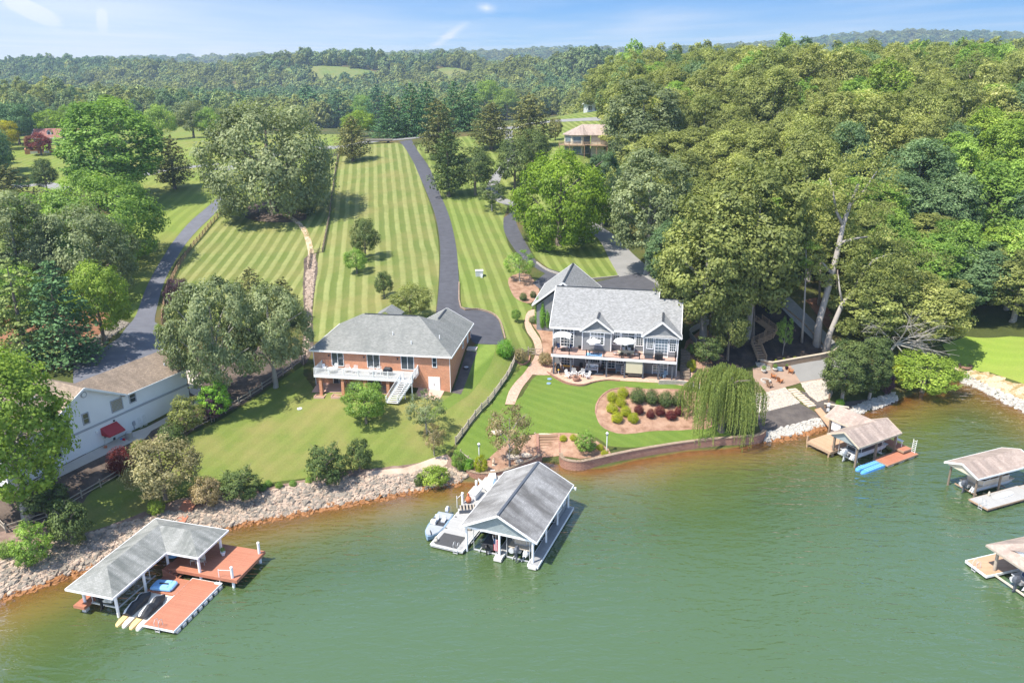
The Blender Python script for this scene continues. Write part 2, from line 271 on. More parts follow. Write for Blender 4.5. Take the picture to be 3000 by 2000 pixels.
ground_mat('bank_rough', [(.35, (.12, .14, .035)), (.48, (.34, .24, .12)), (.55, (.52, .42, .30)), (.7, (.28, .25, .10))], .5, 3)
ground_mat('lake_bottom', [(.3, (.16, .065, .02)), (.5, (.34, .15, .045)), (.7, (.42, .23, .10))], .8, 4)
def lawn_mat(name, ang, per, lt, dk, patch, tan=(.26, .21, .085), tanf=.35, curve=0, contrast=1., sharp=.12):
    m, t, o = newmat(name); w = coord(t, 'World'); s = t.nodes.new('ShaderNodeSeparateXYZ'); t.links.new(w, s.inputs[0])
    d = M('ADD', M('MULTIPLY', s.outputs[0], math.cos(ang)), M('MULTIPLY', s.outputs[1], math.sin(ang)), tree=t)
    e = M('ADD', M('MULTIPLY', s.outputs[0], -math.sin(ang)), M('MULTIPLY', s.outputs[1], math.cos(ang)), tree=t)
    if curve: d = M('ADD', d, M('MULTIPLY', M('POWER', M('DIVIDE', M('SUBTRACT', e, curve[0], tree=t), 50, tree=t), 2, tree=t), curve[1], tree=t), tree=t)
    wob = noise(t, w, .12, 3); wob2 = noise(t, w, 2.2, 3); wob3 = noise(t, w, .7, 2)
    d = M('ADD', d, M('ADD', M('MULTIPLY', wob, .7), M('MULTIPLY', wob2, .35), tree=t), tree=t)
    ph = M('FRACT', M('DIVIDE', d, per, tree=t), tree=t)
    st = RAMP(ph, [(0, 0), (sharp, 1), (.5 - sharp / 2, .85), (.5 + sharp / 2, 0), (.97, .12)], t)
    st = M('MULTIPLY', st, RAMP(M('ADD', M('MULTIPLY', wob3, .5), M('MULTIPLY', wob, .5), tree=t), [(.35, .55 * contrast), (.6, contrast)], t), tree=t)
    col = cmix(t, st, dk, lt)
    pn = noise(t, w, patch, 5, .6); col = cmix(t, RAMP(pn, [(.42, 0), (.7, tanf)], t), col, tan)
    fn = noise(t, w, 5, 4, .75); col = cmix(t, .75, col, cmix(t, fn, [.5] * 3, [1.5] * 3), 'MULTIPLY')
    finish(t, o, col, .95, 0, fn, .5, .08, .04); return m
LT, DK = (.255, .275, .10), (.115, .15, .036)
lawn_mat('lawn_field', R(9), 2.5, LT, DK, .10, tanf=.5, contrast=1.0)
lawn_mat('lawn_oak', R(1), 2.6, LT, DK, .10, tanf=.35)
lawn_mat('lawn_mid', R(9), 2.4, (.25, .30, .085), (.12, .165, .034), .12, tanf=.3, contrast=.75)
lawn_mat('lawn_meadow', R(3), 3.0, (.22, .27, .06), (.15, .20, .04), .05, tanf=.55, contrast=.7)
lawn_mat('lawn_brick', R(-24), 2.4, (.19, .225, .056), (.14, .18, .04), .12, tanf=.65, contrast=.5)
lawn_mat('lawn_curve', R(-24), 6, (.235, .31, .07), (.11, .17, .03), .12, tanf=.25, contrast=.8, curve=(118, 14))
lawn_mat('lawn_blue', R(62), 1.7, (.15, .215, .042), (.11, .17, .03), .25, tan=(.16, .2, .04), tanf=.4, contrast=.5)
lawn_mat('far_field', R(30), 9, (.17, .22, .06), (.14, .19, .05), .02, tanf=.8, contrast=.3)
lawn_mat('lawn_right', R(30), 2.6, (.26, .33, .06), (.20, .28, .045), .08, tanf=.3, contrast=.4)
def leafmat(name, dark, light, tip=None, tr=.4, hv=.5):
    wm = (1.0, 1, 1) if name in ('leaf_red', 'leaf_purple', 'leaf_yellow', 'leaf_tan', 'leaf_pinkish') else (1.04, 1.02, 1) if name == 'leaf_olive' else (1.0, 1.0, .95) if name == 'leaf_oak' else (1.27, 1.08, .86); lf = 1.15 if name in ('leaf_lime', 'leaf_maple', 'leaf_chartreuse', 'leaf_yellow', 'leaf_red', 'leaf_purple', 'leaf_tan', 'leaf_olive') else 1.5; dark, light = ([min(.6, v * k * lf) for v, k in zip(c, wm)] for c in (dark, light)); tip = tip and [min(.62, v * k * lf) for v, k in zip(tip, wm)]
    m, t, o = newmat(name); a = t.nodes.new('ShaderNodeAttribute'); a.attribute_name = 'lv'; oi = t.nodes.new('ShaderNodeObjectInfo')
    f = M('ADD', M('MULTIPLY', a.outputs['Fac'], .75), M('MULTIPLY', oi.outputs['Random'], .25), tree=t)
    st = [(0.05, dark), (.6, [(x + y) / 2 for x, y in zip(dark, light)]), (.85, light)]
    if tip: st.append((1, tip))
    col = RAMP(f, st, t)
    hs = t.nodes.new('ShaderNodeHueSaturation'); t.links.new(col, hs.inputs['Color'])
    t.links.new(M('ADD', M('MULTIPLY', oi.outputs['Random'], -.03 * hv), .5 + .015 * hv, tree=t), hs.inputs['Hue'])
    r2 = M('FRACT', M('MULTIPLY', oi.outputs['Random'], 17.3, tree=t), tree=t); t.links.new(M('ADD', M('MULTIPLY', r2, .5 * hv), 1 - .25 * hv, tree=t), hs.inputs['Value'])
    col = hs.outputs[0]
    d = t.nodes.new('ShaderNodeBsdfDiffuse'); tl = t.nodes.new('ShaderNodeBsdfTranslucent'); gl = t.nodes.new('ShaderNodeBsdfGlossy'); gl.inputs['Roughness'].default_value = .45; gl.inputs[0].default_value = (.9, 1, .95, 1)
    t.links.new(col, d.inputs[0]); t.links.new(cmix(t, 1, col, (1.1, 1.2, .5), 'MULTIPLY'), tl.inputs[0])
    mx = t.nodes.new('ShaderNodeMixShader'); mx.inputs[0].default_value = tr; t.links.new(d.outputs[0], mx.inputs[1]); t.links.new(tl.outputs[0], mx.inputs[2])
    m2 = t.nodes.new('ShaderNodeMixShader'); m2.inputs[0].default_value = .012; t.links.new(mx.outputs[0], m2.inputs[1]); t.links.new(gl.outputs[0], m2.inputs[2])
    t.links.new(m2.outputs[0], o.inputs[0]); return m
leafmat('leaf_oak', (.085, .108, .048), (.255, .285, .15), (.40, .39, .25), hv=.3)
leafmat('leaf_olive', (.115, .14, .040), (.375, .405, .125), (.55, .50, .25))
leafmat('leaf_green', (0.061, 0.131, 0.032), (0.201, 0.333, 0.079), (0.350, 0.490, 0.140))
leafmat('leaf_blue', (.045, .095, .05), (.13, .22, .12), (.3, .38, .25))
leafmat('leaf_lime', (.085, .16, .018), (.24, .39, .045), (.36, .48, .08), .35, hv=.3)
leafmat('leaf_maple', (.085, .16, .026), (.25, .39, .075), (.40, .50, .13), .35, hv=.3)
leafmat('leaf_conifer', (0.025, 0.076, 0.040), (0.081, 0.171, 0.081), hv=.5, tr=.1)
leafmat('leaf_cedar', (0.051, 0.067, 0.029), (0.168, 0.192, 0.080), (0.256, 0.240, 0.120), hv=.3, tr=.1)
leafmat('leaf_fir', (0.065, 0.111, 0.039), (0.208, 0.273, 0.111), (0.338, 0.390, 0.182), hv=.2, tr=.15)
leafmat('leaf_dark', (.03, .056, .02), (.088, .135, .05), (.16, .2, .09), hv=.3, tr=.15)
leafmat('leaf_tan', (0.125, 0.112, 0.056), (0.375, 0.338, 0.163), (0.562, 0.500, 0.275), hv=.2)
leafmat('leaf_willow', (.07, .11, .03), (.19, .26, .09), (.30, .36, .15), .3, hv=.1)
leafmat('leaf_red', (0.078, 0.016, 0.018), (0.221, 0.046, 0.039), hv=.2)
leafmat('leaf_purple', (0.044, 0.021, 0.038), (0.140, 0.070, 0.105), hv=.2)
leafmat('leaf_pinkish', (0.123, 0.105, 0.052), (0.385, 0.298, 0.158), (0.612, 0.350, 0.245), hv=.2)
leafmat('leaf_yellow', (0.220, 0.176, 0.011), (0.660, 0.495, 0.033), hv=.2)
leafmat('leaf_chartreuse', (0.154, 0.220, 0.013), (0.440, 0.506, 0.044), hv=.2)
leafmat('leaf_arb', (0.052, 0.158, 0.021), (0.175, 0.350, 0.052), hv=.2)
leafmat('leaf_far', (.055, .10, .045), (.17, .24, .10), (.25, .3, .14), tr=.1, hv=.9)
# ------------------------------------------------------------ mesh helpers
class MB:
    def __init__(s): s.v = []; s.f = []
    def face(s, pts):
        i = len(s.v); s.v += [tuple(p) for p in pts]; s.f.append(tuple(range(i, i + len(pts)))); return s
    def box(s, x0, x1, y0, y1, z0, z1):
        i = len(s.v); s.v += [(x, y, z) for z in (z0, z1) for y in (y0, y1) for x in (x0, x1)]
        s.f += [tuple(i + k for k in q) for q in ((0, 2, 3, 1), (4, 5, 7, 6), (0, 1, 5, 4), (2, 6, 7, 3), (0, 4, 6, 2), (1, 3, 7, 5))]; return s
    def prism(s, pts, z0, z1):        # z0 / z1 : number or one per point
        n = len(pts); i = len(s.v); a = z0 if hasattr(z0, '__len__') else [z0] * n; b = z1 if hasattr(z1, '__len__') else [z1] * n
        s.v += [(p[0], p[1], z) for p, z in zip(pts, a)] + [(p[0], p[1], z) for p, z in zip(pts, b)]
        s.f.append(tuple(range(i + n - 1, i - 1, -1))); s.f.append(tuple(range(i + n, i + 2 * n)))
        for k in range(n): q = (k + 1) % n; s.f.append((i + k, i + q, i + n + q, i + n + k))
        return s
    def slab(s, pts, th): return s.prism([p[:2] for p in pts], [p[2] - th for p in pts], [p[2] for p in pts])
    def beam(s, p, q, w, h=None, up=(0, 0, 1)):
        h = h or w; p = Vector(p); q = Vector(q); d = (q - p).normalized(); a = d.cross(Vector(up))
        if a.length < 1e-3: a = d.cross(Vector((1, 0, 0)))
        a.normalize(); b = a.cross(d).normalized(); i = len(s.v)
        for c in (p, q):
            for x, y in ((-1, -1), (1, -1), (1, 1), (-1, 1)): s.v.append(tuple(c + a * x * w / 2 + b * y * h / 2))
        s.f += [tuple(i + k for k in z) for z in ((0, 1, 2, 3), (7, 6, 5, 4), (0, 4, 5, 1), (1, 5, 6, 2), (2, 6, 7, 3), (3, 7, 4, 0))]; return s
    def tube(s, pts, rad, n=8, cap=True):
        rad = rad if hasattr(rad, '__len__') else [rad] * len(pts); base = len(s.v); m = len(pts); prev = None
        for k, p in enumerate(pts):
            p = Vector(p); d = (Vector(pts[min(k + 1, m - 1)]) - Vector(pts[max(k - 1, 0)])).normalized()
            a = d.cross(Vector((0, 0, 1))) if prev is None else prev - d * prev.dot(d)
            if a.length < 1e-3: a = d.cross(Vector((1, 0, 0)))
            a.normalize(); prev = a; b = d.cross(a)
            for j in range(n): t = 2 * math.pi * j / n; s.v.append(tuple(p + (a * math.cos(t) + b * math.sin(t)) * rad[k]))
        for k in range(m - 1):
            for j in range(n): q = (j + 1) % n; s.f.append((base + k * n + j, base + k * n + q, base + (k + 1) * n + q, base + (k + 1) * n + j))
        if cap: s.f.append(tuple(base + j for j in range(n - 1, -1, -1))); s.f.append(tuple(base + (m - 1) * n + j for j in range(n)))
        return s
    def cyl(s, x, y, z0, z1, r, n=12, r2=None): return s.tube([(x, y, z0), (x, y, z1)], [r, r if r2 is None else r2], n)
    def lathe(s, x, y, prof, n=16):     # prof: (r, z)
        base = len(s.v)
        for r, z in prof:
            for j in range(n): t = 2 * math.pi * j / n; s.v.append((x + r * math.cos(t), y + r * math.sin(t), z))
        for k in range(len(prof) - 1):
            for j in range(n): q = (j + 1) % n; s.f.append((base + k * n + j, base + k * n + q, base + (k + 1) * n + q, base + (k + 1) * n + j))
        s.f.append(tuple(base + (len(prof) - 1) * n + j for j in range(n))); s.f.append(tuple(base + j for j in range(n - 1, -1, -1))); return s
    def loft(s, rings):                 # rings of equal length, closed loops
        n = len(rings[0]); base = len(s.v)
        for r in rings: s.v += [tuple(p) for p in r]
        for k in range(len(rings) - 1):
            for j in range(n): q = (j + 1) % n; s.f.append((base + k * n + j, base + k * n + q, base + (k + 1) * n + q, base + (k + 1) * n + j))
        s.f.append(tuple(base + j for j in range(n - 1, -1, -1))); s.f.append(tuple(base + (len(rings) - 1) * n + j for j in range(n))); return s
    def build(s, name, mat, parent=None, smooth=False, label=None):
        me = bpy.data.meshes.new(name); me.from_pydata(s.v, [], s.f)
        bm = bmesh.new(); bm.from_mesh(me); bmesh.ops.recalc_face_normals(bm, faces=bm.faces)
        uv = bm.loops.layers.uv.new('UVMap')
        for f in bm.faces:
            n = f.normal
            t = Vector((0, 0, 1)).cross(n)
            t = Vector((1, 0, 0)) if t.length < .05 else t.normalized()
            b = n.cross(t)
            for l in f.loops: c = l.vert.co; l[uv].uv = (c.dot(t), c.dot(b))
        bm.to_mesh(me); bm.free()
        if smooth:
            me.shade_smooth()
        me.materials.append(MATS[mat]); return link(name, me, parent, label)
def each(m, name, mat, parent):      # every box of the builder as an object of its own
    for i in range(len(m.v) // 8):
        q = MB(); q.v = m.v[8 * i:8 * i + 8]; q.f = [tuple(k - 8 * i for k in f) for f in m.f[6 * i:6 * i + 6]]; q.build(name, mat, parent)
def link(name, data, parent=None, label=None):
    o = bpy.data.objects.new(name, data); COL.objects.link(o)
    if parent: o.parent = parent
    if label: o['label'] = label
    return o
def thing(name, label, cat, loc=(0, 0, 0), rz=0, group=None):
    o = bpy.data.objects.new(name, None); COL.objects.link(o); o.empty_display_size = .3; o.location = loc; o.rotation_euler = (0, 0, rz); return tag(o, label, cat, group)
def tag(o, label=None, cat=None, group=None, kind=None):
    for k, v in (('label', label), ('category', cat), ('group', group), ('kind', kind)):
        if v: o[k] = v
    return o
def copy_tree(o, parent=None, loc=None, rz=None, label=None, name=None):
    c = o.copy(); COL.objects.link(c)
    if name: c.name = name
    if parent is not None: c.parent = parent
    if loc is not None: c.location = loc
    if rz is not None: c.rotation_euler = (0, 0, rz)
    if label: c['label'] = label
    for ch in list(o.children): copy_tree(ch, c)
    return c
def struct(o): o['kind'] = 'structure'; return o
# ------------------------------------------------------------ sheets laid on the ground
def clip(poly, ax, v, keep_gt):
    out = []; n = len(poly)
    for i in range(n):
        a, b = poly[i], poly[(i + 1) % n]; ia = (a[ax] >= v) == keep_gt or a[ax] == v; ib = (b[ax] >= v) == keep_gt or b[ax] == v
        if ia: out.append(a)
        if ia != ib:
            t = (v - a[ax]) / (b[ax] - a[ax]); q = [a[0] + (b[0] - a[0]) * t, a[1] + (b[1] - a[1]) * t]; q[ax] = v; out.append(tuple(q))
    return out
def smooth_line(pts, n=4, closed=True):
    p = [np.array(q[:2], float) for q in pts]; m = len(p); out = []
    for i in range(m if closed else m - 1):
        a, b, c, d = (p[(i + k) % m] if closed else p[min(max(i + k, 0), m - 1)] for k in (-1, 0, 1, 2))
        for k in range(n):
            t = k / n; out.append(tuple(.5 * (2 * b + (c - a) * t + (2 * a - 5 * b + 4 * c - d) * t * t + (3 * b - a - 3 * c + d) * t ** 3)))
    if not closed: out.append(tuple(p[-1]))
    return out
def drape(name, poly, off, mat, rag=0):
    """a thin sheet following the ground inside a polygon (world x, y)"""
    if rag:
        q = []; rr = random.Random(len(poly))
        for i in range(len(poly)):
            a = np.array(poly[i]); b = np.array(poly[(i + 1) % len(poly)]); k = max(1, int(np.hypot(*(b - a)) / .7))
            for j in range(k): q.append(tuple(a + (b - a) * j / k + np.array([rr.gauss(0, rag), rr.gauss(0, rag)])))
        poly = q
    A = np.array([p[:2] for p in poly]); lo, hi = A.min(0), A.max(0)
    i0, i1 = max(0, np.searchsorted(XS, lo[0]) - 1), min(len(XS) - 1, np.searchsorted(XS, hi[0])); j0, j1 = max(0, np.searchsorted(YS, lo[1]) - 1), min(len(YS) - 1, np.searchsorted(YS, hi[1]))
    bd = set()
    for k in range(len(A)):
        a, b = A[k], A[(k + 1) % len(A)]; m = max(2, int(np.hypot(*(b - a)) / .08) + 1)
        q = a + (b - a) * np.linspace(0, 1, m)[:, None]
        for i, j in zip(np.searchsorted(XS, q[:, 0]) - 1, np.searchsorted(YS, q[:, 1]) - 1): bd.add((int(i), int(j)))
    V, Fc = [], []
    B = np.roll(A, -1, 0)
    for j in range(j0, j1):
        yc = (YS[j] + YS[j + 1]) / 2; xc = (XS[i0:i1] + XS[i0 + 1:i1 + 1]) / 2
        cr = (A[:, 1] > yc) != (B[:, 1] > yc); xi = A[cr, 0] + (yc - A[cr, 1]) / (B[cr, 1] - A[cr, 1]) * (B[cr, 0] - A[cr, 0])
        ins = (xi[:, None] > xc[None]).sum(0) % 2 == 1
        strip = None
        for i in range(i0, i1):
            x0, x1, y0, y1 = XS[i], XS[i + 1], YS[j], YS[j + 1]
            if (i, j) in bd:
                if strip is None: strip = clip(clip([tuple(p) for p in A], 1, y0, True), 1, y1, False)
                q = clip(clip(strip, 0, x0, True), 0, x1, False)
                if len(q) < 3: continue
                ds = [tuple(p) for k, p in enumerate(q) if abs(p[0] - q[k - 1][0]) + abs(p[1] - q[k - 1][1]) > 1e-6]
                if len(ds) < 3: continue
                s = len(V); V += ds; Fc.append(tuple(range(s, s + len(ds))))
            elif ins[i - i0]:
                s = len(V); V += [(x0, y0), (x1, y0), (x1, y1), (x0, y1)]; Fc.append((s, s + 1, s + 2)); Fc.append((s, s + 2, s + 3))
    V = np.array(V); far = np.clip((V[:, 1] - 240) / 100, 0, 4) * .12
    Z = hT(V[:, 0], V[:, 1]) + off + far
    me = bpy.data.meshes.new(name); me.from_pydata([(float(a), float(b), float(c)) for (a, b), c in zip(V, Z)], [], Fc)
    bm = bmesh.new(); bm.from_mesh(me); bmesh.ops.remove_doubles(bm, verts=bm.verts, dist=1e-4)
    bmesh.ops.recalc_face_normals(bm, faces=bm.faces)
    for f in bm.faces:
        if f.normal.z < 0: f.normal_flip()
    uv = bm.loops.layers.uv.new('UVMap')
    for f in bm.faces:
        for l in f.loops: l[uv].uv = l.vert.co[:2]
    bm.to_mesh(me); bm.free(); me.materials.append(MATS[mat]); return struct(link(name, me))
def PX(pts): return [P(*p)[:2] for p in pts]
def pix_sheet(name, pts, off, mat, n=3, rag=0, closed=True): return drape(name, smooth_line(PX(pts), n) if n > 1 else PX(pts), off, mat, rag)
def ribbon(name, left, right, off, mat, n=4):
    a = smooth_line(PX(left), n, False); b = smooth_line(PX(right), n, False); return drape(name, a + b[::-1], off, mat)
def width_line(pts, w, n=4):
    c = [np.array(q) for q in smooth_line(pts, n, False)]; a, b = [], []
    for i, p in enumerate(c):
        d = c[min(i + 1, len(c) - 1)] - c[max(i - 1, 0)]; d = np.array([-d[1], d[0]]) / (np.hypot(*d) + 1e-9) * w / 2; a.append(tuple(p + d)); b.append(tuple(p - d))
    return a + b[::-1]
# ------------------------------------------------------------ ground and water
def grid_obj(name, xs, ys, Z, mat):
    nx, ny = len(xs), len(ys); gx, gy = np.meshgrid(xs, ys); V = np.c_[gx.ravel(), gy.ravel(), Z.ravel()]
    idx = np.arange(nx * ny).reshape(ny, nx); a, b, c, d = idx[:-1, :-1].ravel(), idx[:-1, 1:].ravel(), idx[1:, 1:].ravel(), idx[1:, :-1].ravel()
    T3 = np.concatenate([np.c_[a, b, c], np.c_[a, c, d]])
    me = bpy.data.meshes.new(name); me.vertices.add(len(V)); me.vertices.foreach_set('co', V.ravel()); me.loops.add(T3.size); me.loops.foreach_set('vertex_index', T3.ravel())
    me.polygons.add(len(T3)); me.polygons.foreach_set('loop_start', np.arange(0, T3.size, 3)); me.update(calc_edges=True); me.shade_smooth(); me.materials.append(MATS[mat]); return link(name, me)
m, t, o = newmat('ground')      # woodland floor, rough grass on open land, orange lake bed under the water
w = coord(t, 'World'); s = t.nodes.new('ShaderNodeSeparateXYZ'); t.links.new(w, s.inputs[0])
n_ = noise(t, w, .05, 5, .6); f_ = noise(t, w, 3, 3, .7)
grass = RAMP(M('ADD', M('MULTIPLY', n_, .7), M('MULTIPLY', f_, .3), tree=t), [(.32, (.04, .05, .015)), (.5, (.075, .09, .025)), (.6, (.13, .10, .045)), (.7, (.17, .10, .055))], t)
bot = RAMP(noise(t, w, .9, 4), [(.3, (.13, .05, .015)), (.5, (.27, .11, .03)), (.7, (.36, .18, .07))], t)
finish(t, o, cmix(t, RAMP(M('ADD', s.outputs[2], M('MULTIPLY', f_, .3), tree=t), [(0, 1), (.25, 0)], t), grass, bot), .95, 0, f_, .5, .1, .06)
ground = struct(grid_obj('ground', XS, YS, GZ, 'ground'))
wx = axis(-900, 900, -96, 112, 1.3, 1.15); wy = axis(-900, 152, 50, 150, 1.3, 1.15)
wgx, wgy = np.meshgrid(wx, wy)
water = struct(grid_obj('lake_water', wx, wy, np.zeros_like(wgx), 'ground'))
dep = np.clip(-hT(wgx.ravel(), wgy.ravel()), 0, 8)
at = water.data.attributes.new('depth', 'FLOAT', 'POINT'); at.data.foreach_set('value', dep.astype(np.float32))
m, t, o = newmat('lake'); a = t.nodes.new('ShaderNodeAttribute'); a.attribute_name = 'depth'; w = coord(t, 'World')
big = noise(t, w, .035, 3); col = RAMP(M('ADD', M('MULTIPLY', a.outputs['Fac'], .20), M('MULTIPLY', M('SUBTRACT', big, .5, tree=t), .30), tree=t), [(0, (.24, .115, .03)), (.16, (.17, .12, .032)), (.38, (.09, .11, .03)), (.62, (.060, .100, .034)), (.86, (.072, .122, .052))], t)
opa = RAMP(a.outputs['Fac'], [(0, .15), (.25, .5), (.8, .9), (1, 1)], t)
df = t.nodes.new('ShaderNodeBsdfDiffuse'); t.links.new(col, df.inputs[0]); tp = t.nodes.new('ShaderNodeBsdfTransparent'); tp.inputs[0].default_value = (.95, .85, .68, 1)
mx = t.nodes.new('ShaderNodeMixShader'); t.links.new(opa, mx.inputs[0]); t.links.new(tp.outputs[0], mx.inputs[1]); t.links.new(df.outputs[0], mx.inputs[2])
def wavy(sc, ang, st, det, dist=0):
    mp = t.nodes.new('ShaderNodeMapping'); mp.inputs['Rotation'].default_value = (0, 0, ang); mp.inputs['Scale'].default_value = (st, 1, 1); t.links.new(w, mp.inputs[0])
    n = t.nodes.new('ShaderNodeTexNoise'); n.inputs['Scale'].default_value = sc; n.inputs['Detail'].default_value = det; n.inputs['Distortion'].default_value = dist; t.links.new(mp.outputs[0], n.inputs['Vector']); return n.outputs[0]
gust = RAMP(noise(t, w, .035, 4), [(.36, .22), (.62, 1.15)], t)
hgt_ = M('ADD', M('MULTIPLY', wavy(1.15, R(26), .33, 3, .5), M('MULTIPLY', gust, 1.0, tree=t), tree=t), M('ADD', M('MULTIPLY', wavy(2.6, R(-14), .5, 2), .22), M('MULTIPLY', wavy(.35, R(40), .5, 2), .5), tree=t), tree=t)
bp = t.nodes.new('ShaderNodeBump'); bp.inputs['Strength'].default_value = .75; bp.inputs['Distance'].default_value = .34; t.links.new(hgt_, bp.inputs['Height'])
gl = t.nodes.new('ShaderNodeBsdfGlossy'); gl.inputs['Roughness'].default_value = .06; t.links.new(bp.outputs[0], gl.inputs['Normal'])
fr = t.nodes.new('ShaderNodeFresnel'); fr.inputs['IOR'].default_value = 1.36; t.links.new(bp.outputs[0], fr.inputs['Normal'])
m2 = t.nodes.new('ShaderNodeMixShader'); t.links.new(M('MULTIPLY', fr.outputs[0], 3.0, tree=t, clamp=True), m2.inputs[0]); t.links.new(mx.outputs[0], m2.inputs[1]); t.links.new(gl.outputs[0], m2.inputs[2]); t.links.new(m2.outputs[0], o.inputs[0])
water.data.materials[0] = m
# ------------------------------------------------------------ lawns, beds, roads
drape('lawn_meadow', PX([(0, 440), (130, 395), (380, 345), (620, 350), (640, 380), (1000, 395), (1000, 425), (960, 470), (880, 560), (690, 600), (600, 680), (520, 760), (470, 860), (455, 925), (330, 930), (280, 960), (300, 700), (420, 560), (60, 560), (0, 560)]), .03, 'lawn_meadow')
pix_sheet('lawn_oak', [(690, 598), (760, 570), (880, 560), (960, 470), (992, 462), (975, 560), (945, 690), (925, 745), (895, 760), (890, 840), (880, 940), (760, 960), (520, 950), (486, 940), (490, 860), (520, 780), (580, 700), (640, 640)], .034, 'lawn_oak', 2)
pix_sheet('lawn_field', [(1003, 432), (1100, 418), (1165, 420), (1195, 440), (1240, 545), (1275, 650), (1287, 760), (1278, 900), (1265, 935), (1180, 960), (1000, 985), (912, 1000), (918, 900), (932, 760), (952, 650), (975, 540), (992, 470)], .034, 'lawn_field', 2)
pix_sheet('lawn_mid', [(1225, 425), (1400, 395), (1480, 400), (1510, 450), (1500, 560), (1475, 640), (1490, 720), (1530, 790), (1500, 850), (1560, 900), (1540, 930), (1530, 960), (1560, 1010), (1540, 1030), (1500, 1040), (1480, 1000), (1470, 970), (1430, 920), (1352, 900), (1345, 800), (1320, 660), (1290, 580), (1240, 480)], .034, 'lawn_mid', 2)
pix_sheet('lawn_island', [(1545, 690), (1600, 660), (1720, 680), (1765, 715), (1805, 780), (1812, 812), (1740, 815), (1640, 800), (1585, 770), (1560, 740)], .034, 'lawn_mid', 2)
drape('lawn_back', PX([(1480, 395), (1700, 300), (2000, 380), (1950, 620), (1880, 660), (1790, 560), (1700, 620), (1550, 640), (1500, 560), (1520, 450)]), .028, 'lawn_mid')
pix_sheet('lawn_brick_house', [(1400, 1005), (1480, 1010), (1515, 1035), (1535, 1060), (1500, 1110), (1420, 1210), (1350, 1280), (1310, 1325), (1270, 1345), (1180, 1370), (1100, 1372), (1000, 1375), (900, 1400), (700, 1425), (600, 1440), (540, 1452), (470, 1480), (440, 1500), (250, 1560), (220, 1500), (270, 1440), (400, 1375), (520, 1290), (620, 1245), (760, 1160), (890, 1070), (920, 1140), (1320, 1160), (1370, 1060)], .034, 'lawn_brick', 2)
pix_sheet('lawn_mown_curve', [(1392, 1010), (1450, 1010), (1440, 1060), (1410, 1110), (1370, 1160), (1290, 1215), (1220, 1240), (1290, 1180), (1330, 1150), (1360, 1100)], .045, 'lawn_curve', 3)
pix_sheet('lawn_blue_house', [(1545, 1058), (1560, 1075), (1530, 1130), (1490, 1170), (1480, 1190), (1530, 1160), (1560, 1110), (1600, 1085), (1625, 1090), (1650, 1120), (1690, 1128), (1740, 1108), (1800, 1105), (2000, 1125), (2040, 1150), (2080, 1230), (2150, 1282), (1960, 1303), (1870, 1310), (1780, 1306), (1745, 1280), (1560, 1270), (1480, 1300), (1420, 1352), (1345, 1330), (1330, 1320), (1420, 1200), (1510, 1080)], .034, 'lawn_blue', 2)
drape('lawn_cove', PX([(2760, 1010), (2830, 985), (2960, 985), (3100, 990), (3500, 1010), (3500, 1180), (3120, 1148), (3000, 1125), (2900, 1090), (2790, 1060)]), .034, 'lawn_right')
drape('bank_cove', PX([(2770, 1065), (2790, 1062), (2900, 1092), (3000, 1127), (3120, 1150), (3500, 1182), (3500, 1300), (3120, 1240), (3010, 1195), (2910, 1140), (2840, 1100)]), .03, 'bank_rough', .25)
# mulch beds and banks
pix_sheet('bed_oak', [(712, 630), (735, 600), (790, 590), (860, 600), (897, 628), (885, 648), (800, 652), (740, 645)], .055, 'bed_soil', 3, .06)
pix_sheet('bed_swale', [(890, 760), (925, 755), (930, 800), (915, 900), (918, 1010), (900, 1060), (880, 1060), (890, 930)], .06, 'bed_soil', 2, .06)
pix_sheet('bed_left_bank', [(0, 900), (120, 880), (200, 900), (330, 920), (345, 940), (270, 1000), (185, 1050), (170, 1080), (60, 1080), (0, 1000)], .05, 'mulch_red', 2, .1)
pix_sheet('bed_left_trees', [(480, 1040), (560, 1030), (690, 1010), (890, 1020), (895, 1045), (800, 1120), (700, 1190), (600, 1240), (520, 1290), (470, 1300), (440, 1290), (560, 1180)], .05, 'bed_soil', 2, .08)
pix_sheet('bed_left_house', [(0, 1450), (120, 1390), (250, 1330), (350, 1290), (470, 1230), (540, 1190), (600, 1160), (640, 1180), (560, 1240), (450, 1310), (400, 1370), (280, 1420), (230, 1490), (100, 1560), (0, 1600)], .045, 'bed_soil', 2, .08)
pix_sheet('bank_left', [(0, 1560), (150, 1540), (250, 1560), (420, 1500), (500, 1470), (610, 1445), (780, 1428), (900, 1403), (1000, 1380), (1100, 1372), (1200, 1362), (1280, 1340), (1310, 1330), (1330, 1370), (1340, 1400), (1200, 1415), (1000, 1450), (820, 1480), (640, 1520), (420, 1580), (250, 1640), (0, 1720)], .05, 'mulch_bank', 2, .08)
pix_sheet('sand_strip', [(1075, 1382), (1180, 1372), (1260, 1345), (1300, 1335), (1312, 1350), (1290, 1372), (1180, 1395), (1090, 1402)], .08, 'sand_path', 2)
pix_sheet('bed_garage', [(1490, 815), (1540, 800), (1570, 830), (1580, 860), (1555, 888), (1520, 880), (1500, 860)], .055, 'mulch_brown', 3)
pix_sheet('bed_house_side', [(1556, 945), (1580, 925), (1625, 940), (1630, 1030), (1622, 1080), (1580, 1075), (1590, 1020), (1580, 980)], .055, 'mulch_brown', 2)
pix_sheet('bed_island', [(1745, 1185), (1775, 1150), (1840, 1135), (1900, 1140), (2040, 1150), (2075, 1190), (2085, 1250), (2030, 1258), (1930, 1262), (1830, 1272), (1770, 1255), (1748, 1225)], .055, 'mulch_brown', 3)
